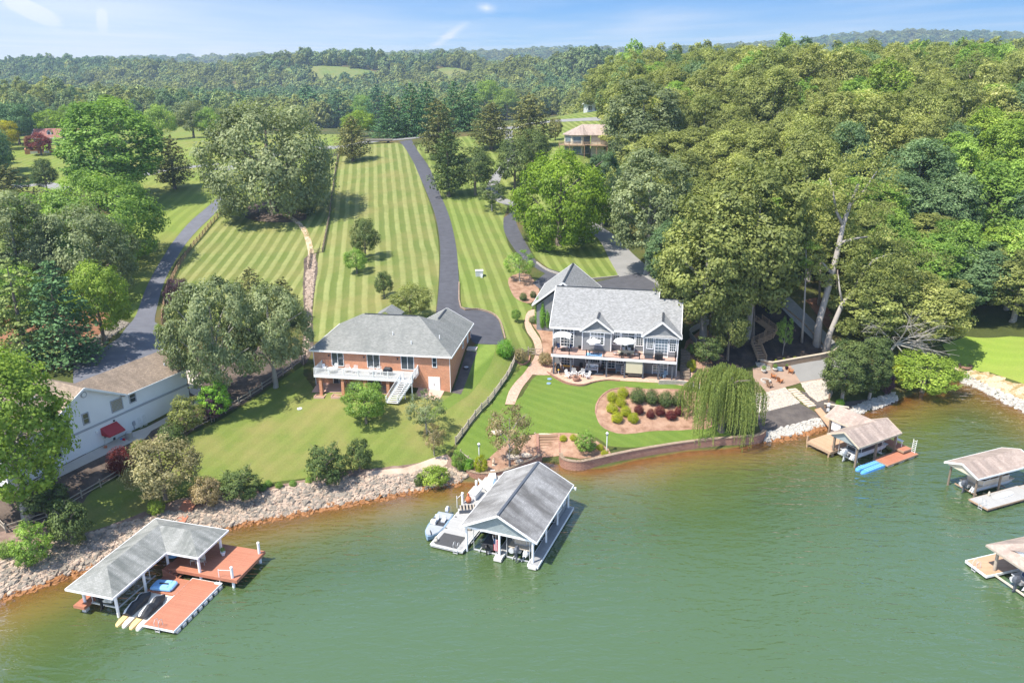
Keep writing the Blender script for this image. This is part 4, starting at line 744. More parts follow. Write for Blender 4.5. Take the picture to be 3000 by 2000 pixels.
each(MB().box(.52, .68, .32, .4, 3.6, 11.1).box(20.58, 20.72, -1.58, -1.5, 3.6, 11.1).box(5.42, 5.56, -.68, -.6, 7.9, 11.1).box(10.04, 10.18, -.68, -.6, 7.9, 11.1).box(15.28, 15.42, -1.58, -1.5, 7.9, 11.1), 'corner_trim', 'white', hb)
window(hb, '-v', -.6, 6.85, 8.9, 9.0, 10.95, 4, 5, .17, mun=.03, transom=10.35)
for a0, a1 in ((10.4, 11.4), (14.1, 15.1)): window(hb, '-v', .4, a0, a1, 8.9, 11.0, 3, 6, .15, mun=.025, transom=10.5)
window(hb, '-v', .4, 1.9, 3.9, 8.0, 10.95, 4, 6, .15, mun=.025, name='french_door', transom=10.4); window(hb, '-v', .4, 11.75, 13.75, 7.95, 11.0, 2, 1, .15, name='patio_door', transom=10.4)
window(hb, '-v', -1.5, 15.9, 16.75, 9.2, 10.95, 3, 5, .13, mun=.025); window(hb, '-v', -1.5, 17.15, 19.05, 8.0, 10.95, 4, 6, .16, mun=.025, name='french_door', glass='glass_light'); window(hb, '-v', -1.5, 19.4, 20.3, 8.9, 10.95, 3, 5, .13, mun=.025)
window(hb, '-v', .4, 2.0, 3.9, 4.7, 6.9, 4, 5, .13, mun=.025, name='french_door'); window(hb, '-v', .4, 6.1, 8.3, 5.5, 7.1, 6, 4, .13, mun=.025); window(hb, '-v', .4, 8.6, 10.8, 4.7, 7.0, 4, 5, .15, mun=.025, name='french_door'); window(hb, '-v', .4, 11.0, 12.1, 5.6, 7.0, 3, 4, .13, mun=.025)
window(hb, '-v', -1.5, 17.0, 19.2, 4.7, 6.9, 4, 5, .15, mun=.025, name='french_door', glass='glass_light')
d = MB(); d.box(.9, 20.55, -3.5, .4, 7.62, 7.86); dk = d.build('deck_floor', 'deck_pink', hb); MB().box(.84, 20.6, -3.6, -3.5, 7.5, 7.9).box(.84, .9, -3.5, .4, 7.5, 7.9).box(20.55, 20.62, -3.5, -1.5, 7.5, 7.9).build('deck_fascia', 'white', dk)
railing(dk, [(.97, .2), (.97, -3.45), (20.35, -3.45), (20.35, -1.6)], 7.88, 1.0, 'dark_rail', .14, .16, .025, 2.77, 'black', top=.06)
for u in (1.28, 4.04, 6.91, 9.75, 12.6, 15.48, 17.88, 20.0): MB().box(u - .12, u + .12, -3.42, -3.18, 4.2, 7.62).build('deck_post', 'slate_post', hb)
MB().box(12.8, 15.4, -3.42, -3.38, 5.5, 7.6).build('sun_screen', 'tan_cloth', hb, label='lowered beige sun screen')
for u, z_ in ((1.4, 10.4), (4.3, 10.3), (16.9, 6.6), (19.55, 6.6), (16.95, 10.4), (19.2, 10.4)): MB().box(u - .07, u + .07, .22 if u < 5 else -1.68, .4 if u < 5 else -1.5, z_ - .15, z_ + .15).build('wall_lamp', 'charcoal', hb)
# deck furniture
umbrella('patio_umbrella', 'smaller pale blue-white umbrella over the bar table on the upper deck', at(fBL, 7.5, -2.0, 7.88), 1.15, 2.6)
umbrella('patio_umbrella', 'large cream-white umbrella over the long dining table on the deck', at(fBL, 12.35, -1.9, 7.88), 1.75, 2.9)
bt = thing('bar_table', 'dark rectangular table under the smaller deck umbrella', 'table', at(fBL, 7.6, -2.4, 7.88), fBL[2]); MB().box(-.85, .85, -.5, .5, .66, .72).build('tabletop', 'table_dark', bt)
for x in (-.7, .7):
    for y in (-.4, .4): MB().box(x - .04, x + .04, y - .04, y + .04, 0, .66).build('leg', 'table_dark', bt)
rg = thing('outdoor_rug', 'teal patterned rug beneath the dark bar table', 'rug', at(fBL, 7.6, -2.4, 7.872), fBL[2]); MB().box(-1.3, 1.3, -.9, .7, 0, .012).build('rug', 'teal' if 'teal' in MATS else 'plastic_light_blue', rg)
dt = thing('dining_table', 'long dining table under beige cloth on the upper deck', 'table', at(fBL, 12.6, -2.1, 7.88), fBL[2]); MB().loft([[(-1.3, -.55, .5), (1.3, -.55, .5), (1.3, .55, .5), (-1.3, .55, .5)], [(-1.2, -.5, .75), (1.2, -.5, .75), (1.2, .5, .75), (-1.2, .5, .75)]]).build('tablecloth', 'tan_cloth', dt)
for x in (-1, 1):
    for y in (-.4, .4): MB().box(x - .04, x + .04, y - .04, y + .04, 0, .55).build('leg', 'table_dark', dt)
for i, (u, v, a) in enumerate([(12.05, -3.05, math.pi), (13.15, -3.05, math.pi), (10.9, -2.1, -math.pi / 2), (14.25, -2.1, math.pi / 2), (12.2, -1.25, 0), (13.1, -1.25, 0)]):
    simple_chair('dining_chair', 'table_dark', ['dark dining chair at the near left of the deck dining table', 'dark dining chair at the near right of the deck dining table', 'dining chair at the left head of the deck table', 'dining chair at the right head of the deck table', 'dining chair at the far left side of the deck table', 'dining chair at the far right side of the deck table'][i], at(fBL, u, v, 7.88), fBL[2] + a, 'chairs round the deck dining table', 'table_dark' if i < 2 else 'cushion')
gz = thing('canopy_shelter', 'small arched white fabric canopy on four metal posts at the left of the deck', 'canopy', at(fBL, 2.4, -1.7, 7.88), fBL[2]); c = MB(); n = 8
prof = [(-1.35 + 2.7 * i / n, 2.55 + .32 * math.sin(math.pi * i / n)) for i in range(n + 1)]
for i in range(n): c.slab([(prof[i][0], -1.3, prof[i][1]), (prof[i + 1][0], -1.3, prof[i + 1][1]), (prof[i + 1][0], .9, prof[i + 1][1] + .15), (prof[i][0], .9, prof[i][1] + .15)], .04)
c.build('canopy', 'white', gz)
for x in (-1.3, 1.3):
    for y in (-1.2, .85): MB().cyl(x, y, 0, 2.55, .04, 8).build('post', 'galv', gz)
for (u, v, a, l) in [(1.75, -1.2, .4, 'navy cushioned armchair at the left under the arched canopy'), (3.5, -1.3, -.5, 'navy cushioned armchair at the right under the arched canopy')]: simple_chair('lounge_chair', 'charcoal', l, at(fBL, u, v, 7.88), fBL[2] + a, 'navy chairs under the arched canopy', 'navy')
ct = thing('coffee_table', 'dark low table with flowers between the navy chairs', 'table', at(fBL, 2.6, -1.7, 7.88), fBL[2]); MB().box(-.4, .4, -.3, .3, .38, .42).build('tabletop', 'table_dark', ct); MB().box(-.3, .3, -.2, .2, 0, .38).build('base', 'table_dark', ct)
grill('black covered grill at the right end of the upper deck railing', at(fBL, 17.8, -2.9, 7.88), fBL[2])
cs = thing('outdoor_cabinet', 'dark slatted outdoor cabinet left of the covered deck grill', 'cabinet', at(fBL, 16.25, -2.5, 7.88), fBL[2]); m = MB(); m.box(-.65, .65, -.25, .25, 0, .78); m.build('body', 'charcoal', cs); MB().box(-.7, .7, -.3, .3, .78, .83).build('top', 'table_dark', cs); MB().box(-.6, -.02, -.27, -.25, .08, .7).box(.02, .6, -.27, -.25, .08, .7).build('door', 'slate_post', cs)
pt = thing('planter_pot', 'black pot standing against the grey wall beside the canopy', 'pot', at(fBL, 5.05, -.2, 7.88)); MB().lathe(0, 0, [(.2, 0), (.27, .25), (.25, .5)], 14).build('pot', 'black', pt)
# lower patio furniture
ps = 4.66
sg_ = thing('smoker_cover', 'tall black covered smoker at the left post under the deck', 'smoker', at(fBL, 1.9, -2.6, ps), fBL[2]); MB().lathe(0, 0, [(.36, 0), (.4, .7), (.3, 1.1), (.08, 1.35)], 12).build('cover', 'cover_black', sg_)
bn = thing('bench', 'yellow topped wooden bench by the lower french doors', 'bench', at(fBL, 3.3, -1.1, ps), fBL[2]); MB().box(-.85, .85, -.25, .25, .42, .5).build('seat', 'yellow', bn)
for x in (-.75, .75): MB().box(x - .05, x + .05, -.2, .2, 0, .42).build('leg', 'chair_white', bn)
db = thing('daybed', 'white daybed with grey cushions under the deck', 'daybed', at(fBL, 7.25, -1.5, ps), fBL[2]); MB().box(-.95, .95, -.4, .4, .3, .5).build('mattress', 'cushion', db); MB().box(-1, 1, .4, .48, .2, 1.1).build('backrest', 'chair_white', db)
for s in (-1, 1): MB().box(s * .98 - .04, s * .98 + .04, -.42, .48, .0, .8).build('side_frame', 'chair_white', db)
for x, c_ in ((-.5, 'slate_post'), (.5, 'cushion')): MB().lathe(x, .2, [(.05, .5), (.22, .6), (.22, .75), (.05, .85)], 10).build('pillow', c_, db)
r_ = thing('outdoor_rug', 'grey rug on the pavers in front of the daybed', 'rug', at(fBL, 7.6, -2.1, ps + .0), fBL[2]); MB().box(-1.6, 1.6, -.7, .5, 0, .015).build('rug', 'slate_post', r_)
r_ = thing('outdoor_rug', 'dark striped rug outside the open lower french door', 'rug', at(fBL, 10.2, -1.3, ps + .0), fBL[2]); MB().box(-1.0, 1.0, -.45, .4, 0, .015).build('rug', 'charcoal', r_)
for (u, v, l, mt) in [(5.4, -.9, 'black wicker chair left of the white daybed', 'black'), (8.9, -1.3, 'black wicker chair right of the white daybed', 'black')]: simple_chair('wicker_chair', 'black', l, at(fBL, u, v, ps), fBL[2], None, mt)
adirondack('patio_chair', 'pale_blue', 'pale blue metal chair beside the white shelf under the deck', at(fBL, 11.5, -1.3, ps), fBL[2] + .1)
adirondack('patio_chair', 'pale_blue', 'pale blue metal chair alone by the right hand lower french doors', at(fBL, 18.7, -2.3, ps), fBL[2] - .8)
wc = thing('shelf_unit', 'white open shelf beside the beige sun screen', 'shelf', at(fBL, 12.35, -1.9, ps), fBL[2])
for z_ in (.1, .5, .9, 1.25): MB().box(-.3, .3, -.2, .2, z_, z_ + .04).build('shelf', 'chair_white', wc)
MB().box(-.32, -.28, -.2, .2, 0, 1.3).box(.28, .32, -.2, .2, 0, 1.3).build('side_panel', 'chair_white', wc)
ob = thing('patio_sofa', 'low dark metal-framed sofa half hidden behind the sun screen', 'sofa', at(fBL, 14.2, -2.6, ps), fBL[2]); MB().box(-1.1, 1.1, -.35, .35, .25, .4).build('seat', 'wood_grey', ob); MB().box(-1.1, 1.1, .3, .36, .4, .85).build('backrest', 'charcoal', ob)
for x in (-1.05, 1.05): MB().box(x - .03, x + .03, -.35, .35, 0, .55).build('leg', 'charcoal', ob)
fp = thing('fire_pit', 'round brick fire pit ringed by white chairs', 'fire pit', at(fBL, 5.24, -5.5, ps)); MB().lathe(0, 0, [(.62, 0), (.62, .38), (.40, .38), (.40, .12)], 20).build('stone_ring', 'block_wall', fp); MB().cyl(0, 0, .1, .2, .39, 16).build('ash_bed', 'mulch_dark', fp)
for i, (u, v) in enumerate([(3.8, -4.6), (4.7, -3.9), (5.85, -3.8), (6.85, -4.5)]):
    a = math.atan2(-5.5 - v, 5.24 - u); adirondack('fireside_chair', 'chair_white', ['white slatted chair left of the brick fire pit', 'second white slatted chair from the left behind the fire pit', 'third white slatted chair from the left behind the fire pit', 'white slatted chair right of the brick fire pit'][i], at(fBL, u, v, ps), fBL[2] + a + math.pi / 2, 'white chairs round the fire pit')
yc = thing('lantern_stand', 'small white and yellow ornament beside the left deck post', 'ornament', at(fBL, 2.1, -3.6, ps)); MB().cyl(0, 0, 0, .5, .05, 8).build('stand', 'chair_white', yc); MB().lathe(0, 0, [(.05, .5), (.16, .62), (.05, .75)], 10).build('bowl', 'yellow', yc)
# patio retaining edge, rear retaining walls
def wall_run(name, label, pts, z0f, zt, th, mat, cat='wall', cap=None, group=None):
    """wall along world points; zt top height (number or list); bottom follows the ground"""
    c = pts[0]; t = thing(name, label, cat, (c[0], c[1], 0), 0, group); m = MB(); cp = MB(); n = len(pts)
    zt = zt if hasattr(zt, '__len__') else [zt] * n
    for i in range(n - 1):
        a = np.array(pts[i][:2]) - c[:2]; b_ = np.array(pts[i + 1][:2]) - c[:2]; d = b_ - a; d /= np.hypot(*d) + 1e-9; q = np.array([-d[1], d[0]]) * th / 2; e = d * .02
        za, zb = (float(hT(*pts[i][:2])) - .8 if z0f is None else z0f), (float(hT(*pts[i + 1][:2])) - .8 if z0f is None else z0f)
        m.prism([tuple(a - q - e), tuple(b_ - q + e), tuple(b_ + q + e), tuple(a + q - e)], [za, zb, zb, za], [zt[i], zt[i + 1], zt[i + 1], zt[i]])
        if cap: q2 = q * 1.25; cp.prism([tuple(a - q2 - e), tuple(b_ - q2 + e), tuple(b_ + q2 + e), tuple(a + q2 - e)], [zt[i] + .002, zt[i + 1] + .002, zt[i + 1] + .002, zt[i] + .002], [zt[i] + .1, zt[i + 1] + .1, zt[i + 1] + .1, zt[i] + .1])
    m.build('wall', mat, t)
    if cap: cp.build('coping', cap, t)
    return t
T = TT(fBL)
e_ = smooth_line([T(.2, -3.0), T(2.2, -5.3), T(4.2, -7.1), T(6.4, -7.4), T(8.0, -5.9), T(10, -4.7), T(12, -4.62)], 4, False)
wall_run('patio_edging', 'low dark block edging curving round the fire pit patio', e_, None, 4.66, .2, 'block_wall', 'wall')
# ============================================================ white house (left)
hl = thing('white_house', 'long white stucco house with brown shingle roof, grey belt line and red awning', 'house', (fLH[0], fLH[1], 0), fLH[2])
b = MB(); b.box(-28, -.4, .4, 9.0, 2.2, 9.95); b.face([(-.4, .4, 9.9), (-.4, 9.0, 9.9), (-.4, 4.7, 12.1)]); b.box(-22.2, -11.0, .35, .4, 2.2, 10.0); b.face([(-22.2, .345, 10.0), (-11.0, .345, 10.0), (-16.6, .345, 13.1)]); b.build('wall', 'stucco', hl)
m = MB(); m.slab([(-11.2, 0, 10.03), (0, 0, 10.03), (0, 4.66, 12.26), (-15, 4.66, 12.26)], .16); m.slab([(0, 4.66, 12.26), (0, 9.4, 10.0), (-28.4, 9.4, 10.0), (-28.4, 4.66, 12.26)], .16); m.slab([(-28.4, 0, 10.03), (-22.4, 0, 10.03), (-18, 4.66, 12.26), (-28.4, 4.66, 12.26)], .16)
m.slab([(-16.72, -.25, 13.28), (-10.9, -.25, 10.15), (-10.9, .5, 10.15), (-16.72, 9, 13.28)], .16); m.slab([(-22.5, -.25, 10.15), (-16.72, -.25, 13.28), (-16.72, 9, 13.28), (-22.5, .5, 10.15)], .16)
m.slab([(-10.95, .3, 10.12), (-10.95, .9, 10.4), (-15, 4.66, 12.3), (-16.72, 9, 13.27)], .1); r = m.build('roof', 'shingle_brown', hl)
MB().beam((-10.9, -.02, 9.92), (0, -.02, 9.92), .1, .2).beam((0, 0, 9.95), (0, 4.66, 12.2), .08, .24).beam((0, 4.66, 12.2), (0, 9.4, 9.9), .08, .24).beam((-16.72, -.28, 13.2), (-10.9, -.28, 10.05), .08, .26).beam((-22.5, -.28, 10.05), (-16.72, -.28, 13.2), .08, .26).build('fascia', 'white', r)
MB().box(-22.2, -.36, .3, .345, 7.38, 7.68).build('belt_line', 'stucco_trim', hl); each(MB().box(-.46, -.36, .3, .4, 4.4, 9.9), 'downpipe', 'white', hl)
window(hl, '-v', .345, -17.25, -16.55, 8.35, 9.65, 1, 2, .15, 'stucco_trim'); window(hl, '-v', .4, -10.1, -9.25, 8.5, 9.65, 1, 2, .15, 'stucco_trim'); window(hl, '-v', .345, -13.0, -11.45, 8.3, 9.75, 8, 7, .15, 'stucco_trim', 'glass_block', name='glass_block_window', mun=.02, label='square amber glass-block window')
window(hl, '-v', .345, -22.0, -21.0, 5.6, 7.0, 1, 2, .12, 'stucco_trim')
rw = MB(); rw.tube([(-16.57, .345, 12.2), (-16.57, .25, 12.2)], .42, 20); ro = rw.build('round_vent', 'stucco_trim', hl); MB().tube([(-16.57, .25, 12.2), (-16.57, .23, 12.2)], .28, 20).build('vent_disc', 'white', ro)
d = MB(); d.box(-15.0, -13.98, .29, .345, 4.2, 6.1); d.box(-13.95, -12.93, .29, .345, 4.2, 6.1); dd = d.build('double_door', 'white', hl); MB().box(-14.9, -14.1, .27, .29, 5.3, 5.9).box(-13.85, -13.05, .27, .29, 5.3, 5.9).build('pane', 'glass_light', dd); MB().box(-13.7, -13.35, .265, .29, 4.4, 4.8).build('pet_flap', 'glass', dd)
a = MB(); a.slab([(-15.2, -1.1, 6.0), (-12.7, -1.1, 6.0), (-12.7, .34, 6.85), (-15.2, .34, 6.85)], .05); a.prism([(-15.2, -1.1), (-15.15, -1.1), (-15.15, .34), (-15.2, .34)], 5.8, [6.0, 6.0, 6.84, 6.84]); a.prism([(-12.75, -1.1), (-12.7, -1.1), (-12.7, .34), (-12.75, .34)], 5.8, [6.0, 6.0, 6.84, 6.84]); a.box(-15.2, -12.7, -1.14, -1.1, 5.78, 6.0); a.build('awning', 'awning_red', hl)
MB().box(-10.4, -10.05, .18, .4, 5.2, 5.75).box(-10.28, -10.18, .3, .4, 4.2, 5.2).build('electric_meter', 'stucco_trim', hl); MB().box(-15.95, -15.6, .2, .34, 6.45, 6.75).build('wall_box', 'white', hl)
MB().box(-13.2, -13.0, .15, .34, 7.0, 7.2).build('wall_lamp', 'charcoal', hl); MB().box(-1.1, -.9, .2, .4, 9.2, 9.4).build('wall_lamp', 'charcoal', hl); MB().cyl(-2.4, 2.0, 10.9, 11.3, .14, 8).build('vent_pipe', 'galv', hl)
sd_ = MB(); sd_.lathe(-.35, 1.6, [(.05, 10.75), (.2, 10.9), (.34, 11.1)], 12); sd_.build('satellite_dish', 'galv', hl)
for u in (-9.3, -8.5):
    tr = thing('trellis', 'white wire trellis leaning on the white wall, ' + ('left' if u < -9 else 'right') + ' of the pair', 'trellis', at(fLH, u, .2, 4.25), fLH[2], 'trellises on the white wall'); m = MB()
    for x in (-.22, 0, .22): m.beam((x, -.1, 0), (x * .8, .12, 1.75), .03)
    for z_ in (.3, .7, 1.1, 1.5): m.beam((-.22, -.06 + z_ * .1, z_), (.22, -.06 + z_ * .1, z_), .03)
    m.build('lattice', 'chair_white', tr)
for (u, v, l, mt, nm) in [(-12.8, -.6, 'red fuel can by the white double door', 'red', 'fuel_can'), (-12.9, -.25, 'small blue container behind the red fuel can', 'plastic_blue', 'container')]:
    q = thing(nm, l, 'can', at(fLH, u, v, 4.2)); MB().loft([[(-.18, -.12, 0), (.18, -.12, 0), (.18, .12, 0), (-.18, .12, 0)], [(-.16, -.1, .3), (.16, -.1, .3), (.16, .1, .3), (-.16, .1, .3)]]).build('body', mt, q); MB().cyl(.08, 0, .3, .38, .04, 8).build('spout', mt, q)
q = thing('flower_pot', 'round terracotta pot left of the white double door', 'pot', at(fLH, -15.4, -.3, 4.2)); MB().lathe(0, 0, [(.16, 0), (.24, .3), (.2, .32)], 12).build('pot', 'terracotta', q)
q = thing('doormat', 'dark doormat outside the white double door', 'mat', at(fLH, -14.1, -.5, 4.17), fLH[2]); MB().box(-.5, .5, -.25, .25, 0, .02).build('mat', 'mat_black', q)
# rear garage of the white house, seen beyond its roof
gh = thing('garage', 'brown-roofed white garage half hidden by the bright maple behind the white house', 'garage', at(fLH, -19.0, 17.5, 0), fLH[2]); MB().box(-5, 5, -4.5, 4.5, 6, 9.3).face([(5, -4.5, 9.3), (5, 4.5, 9.3), (5, 0, 11.2)]).build('wall', 'stucco', gh); gable_roof(gh, -5.6, 5.6, -5.2, 5.2, 9.3, 11.5, 'u', 'shingle_brown')
# ============================================================ houses further back
fh = thing('far_brick_house', 'red-roofed house with two dormers and a brick patio among trees on the left meadow', 'house', P(168, 425), .12)
MB().box(-9, 9, 0, 8, -.5, 3.0).build('wall', 'siding_cream', fh); MB().box(3.5, 9.01, -.04, 0, 0, 3.0).build('brick_front', 'brick', fh)
r = gable_roof(fh, -9.5, 9.5, -1.6, 9, 3.0, 6.4, 'u', 'shingle_red')
for u in (-2.5, 2.8):
    q = MB(); q.box(u - .85, u + .85, .2, 2.5, 4.0, 5.3); q.face([(u - .85, .2, 5.3), (u + .85, .2, 5.3), (u, .2, 6.1)]); dq = q.build('dormer', 'siding_white', fh); g = MB(); g.slab([(u - 1.1, 0, 5.2), (u, 0, 6.25), (u, 3.3, 6.25), (u - 1.1, 2.4, 5.2)], .1); g.slab([(u, 0, 6.25), (u + 1.1, 0, 5.2), (u + 1.1, 2.4, 5.2), (u, 3.3, 6.25)], .1); g.build('dormer_roof', 'shingle_red', dq); MB().box(u - .45, u + .45, .15, .2, 4.3, 5.3).build('pane', 'glass', dq)
for u in (-1.5, .5, 2.5): window(fh, '-v', 0, u - .4, u + .4, .6 if u > 1 or u < 0 else 0, 2.3, 2, 3, .1, name='window' if u > 1 or u < 0 else 'door')
for u in (-4, -1, 2, 5): MB().box(u - .08, u + .08, -1.4, -1.24, 0, 2.9).build('porch_post', 'white', fh)
wx_, wy_ = P(120, 450)[:2]; pw = thing('patio_wall', 'low red brick patio wall with white garden doors in front of the red-roofed house', 'wall', (wx_, wy_, P(120, 450)[2]), .5)
MB().box(-5, 5, -.15, .15, -1.5, 1.8).box(5, 5.3, -.15, 7, -1.5, 1.8).box(-5.3, -5, -.15, 7, -1.5, 1.8).build('wall', 'brick', pw); MB().box(-5, 5, .15, 7, 0, 1.1).build('patio', 'concrete_pink', pw); MB().box(-3.5, -1, -.2, -.15, -1.2, 1.0).box(1, 3, -.2, -.15, -1.2, 1.0).build('door', 'white', pw)
x_, y_, z_ = P(1740, 328); wh = thing('far_white_house', 'white gabled bungalow with grey roof at the edge of the woods', 'house', (x_, y_, z_), -.25)
MB().box(-5, 5, 0, 18, -1, 3.6).face([(-5, 0, 3.6), (5, 0, 3.6), (0, 0, 6.4)]).build('wall', 'siding_white', wh); gable_roof(wh, -5.7, 5.7, -.7, 12, 3.5, 6.8, 'v', 'shingle_silver', .2); MB().box(4, 16, 6, 14, -1, 3.6).build('wing_wall', 'siding_white', wh); gable_roof(wh, 3, 17, 5, 15, 3.5, 7.8, 'u', 'shingle_silver', .2)
for u in (-2.6, .6): window(wh, '-v', 0, u, u + .9, .9, 2.6, 1, 2, .12, 'charcoal'); window(wh, '-v', 0, u + 1.2, u + 1.7, .9, 2.6, 1, 1, .1, 'white')
x_, y_, z_ = P(1690, 452); th_ = thing('far_tan_house', 'tan two-storey house with octagonal end, tan hipped roof and wooden balcony', 'house', (x_, y_, z_), -.1)
th_.scale = (.88, .88, .88)
oc = [(4.6 * math.cos(math.pi / 8 + k * math.pi / 4), 4.6 * math.sin(math.pi / 8 + k * math.pi / 4) + 4.2) for k in range(8)]
MB().prism(oc, -1.5, 6.2).box(4.5, 16, 1.2, 9.2, -1.5, 6.2).build('wall', 'siding_cream', th_)
m = MB(); e_ = [(p[0] * 1.15, (p[1] - 4.2) * 1.15 + 4.2, 6.1) for p in oc]
for k in range(8): m.face([e_[k], e_[(k + 1) % 8], (1.5, 4.6, 9.2)])
m.prism([(3.5, .4), (16.6, .4), (16.6, 5.0), (1.5, 5.0)], [5.95, 5.95, 9.05, 9.05], [6.1, 6.1, 9.2, 9.2]); m.prism([(1.5, 5.0), (16.6, 5.0), (16.6, 9.8), (3.5, 9.8)], [9.05, 9.05, 5.95, 5.95], [9.2, 9.2, 6.1, 6.1]); m.build('roof', 'shingle_tan', th_)
for k in (4, 5, 6):
    a_, b_ = np.array(oc[k]), np.array(oc[(k + 1) % 8]); n_ = np.array([(a_ + b_)[0] / 2, (a_ + b_)[1] / 2 - 4.2]); n_ /= np.hypot(*n_)
    for z0_, z1_ in ((.3, 2.4), (3.6, 5.5)):
        p = a_ + (b_ - a_) * .15 + n_ * .03; q_ = a_ + (b_ - a_) * .85 + n_ * .03; m = MB(); m.slab([(p[0], p[1], z1_), (q_[0], q_[1], z1_), (q_[0] + n_[0] * .05, q_[1] + n_[1] * .05, z1_), (p[0] + n_[0] * .05, p[1] + n_[1] * .05, z1_)], z1_ - z0_); m.build('window', 'glass_light', th_)
o2 = [(p[0] * 1.42, (p[1] - 4.2) * 1.42 + 4.2) for p in oc]; m = MB(); m.prism([o2[4], o2[5], o2[6], o2[7], oc[7], oc[6], oc[5], oc[4]], 2.85, 3.1); m.box(4.2, 13, -2.2, 1.2, 2.85, 3.1); dk = m.build('balcony', 'wood_tan', th_)
railing(dk, [o2[4], o2[5], o2[6], (13, -2.2)], 3.1, 1.0, 'wood_tan', .15, .25, .06, 2.2)
for p in (o2[4], o2[5], o2[6], (6.5, -2), (10, -2), (12.8, -2)): MB().box(p[0] * .98 - .12, p[0] * .98 + .12, p[1] * .98 - .12, p[1] * .98 + .12, -1, 2.9).build('balcony_post', 'wood_brown', th_)
for px_, py_, ln, lab in [(955, 352, 12, 'grey roof with a white wall glimpsed between dark pines beyond the big oak'), (600, 342, 10, 'pale roof peeping over the spruces left of the big oak'), (1320, 176, 26, 'tiny pale farmhouse on the distant green hill')]:
    x_, y_, z_ = P(px_, py_); q = thing('distant_house', lab, 'house', (x_, y_, z_), .2); MB().box(-ln / 2, ln / 2, -4, 4, -1, 4).build('wall', 'siding_white', q); gable_roof(q, -ln / 2 - 1, ln / 2 + 1, -5, 5, 4, 6.5, 'u', 'shingle_tan' if px_ < 1000 else 'shingle_red', .25)
# ============================================================ docks and boats
def boards(par, name, u0, u1, v0, v1, z, th, mat, edge=None, em=None):
    o = MB().box(u0, u1, v0, v1, z - th, z).build(name, mat, par)
    if edge: MB().box(u0 - .05, u1 + .05, v0 - .05, v0, z - edge, z + .01).box(u0 - .05, u1 + .05, v1, v1 + .05, z - edge, z + .01).box(u0 - .05, u0, v0, v1, z - edge, z + .01).box(u1, u1 + .05, v0, v1, z - edge, z + .01).build('edge_board', em or mat, o)
    return o
def piles(par, pts, z0, z1, r, mat, name='post', n=10, square=False):
    for u, v in pts:
        m = MB()
        if square: m.box(u - r, u + r, v - r, v + r, z0, z1)
        else: m.cyl(u, v, z0, z1, r, n)
        m.build(name, mat, par)
def swim_ladder(label, loc, rz):
    t = thing('swim_ladder', label, 'ladder', loc, rz); m = MB()     # outboard is -y
    for x in (-.25, .25): m.tube([(x, .45, 0), (x, .4, .75), (x, .1, .85), (x, -.12, .6), (x, -.12, -.9)], .025, 6)
    m.build('rail', 'galv', t); s = MB()
    for z in (-.1, -.4, -.7): s.box(-.25, .25, -.16, -.06, z - .02, z + .02)
    s.build('step', 'galv', t); return t
def outboard(par, x, y, z, s=1., mat='slate_post'):
    m = MB(); m.loft([[(x + a * .2 * s * k, y + b * .32 * s * k, z + h * s) for a, b in ((-1, -1), (-.6, -1.3), (.6, -1.3), (1, -1), (1, .8), (-1, .8))] for k, h in ((.75, 0), (1, .2), (.95, .5), (.55, .68))])
    o = m.build('outboard_motor', mat, par); q = MB(); q.box(x - .07 * s, x + .07 * s, y - .12 * s, y + .1 * s, z - .75 * s, z); q.loft([[(x - .05, y - .25 * s, z - .8 * s), (x + .05, y - .25 * s, z - .8 * s), (x + .05, y + .3 * s, z - .72 * s), (x - .05, y + .3 * s, z - .72 * s)], [(x - .04, y - .2 * s, z - .98 * s), (x + .04, y - .2 * s, z - .98 * s), (x + .04, y + .1 * s, z - .9 * s), (x - .04, y + .1 * s, z - .9 * s)]])
    q.build('lower_unit', mat, o); return o
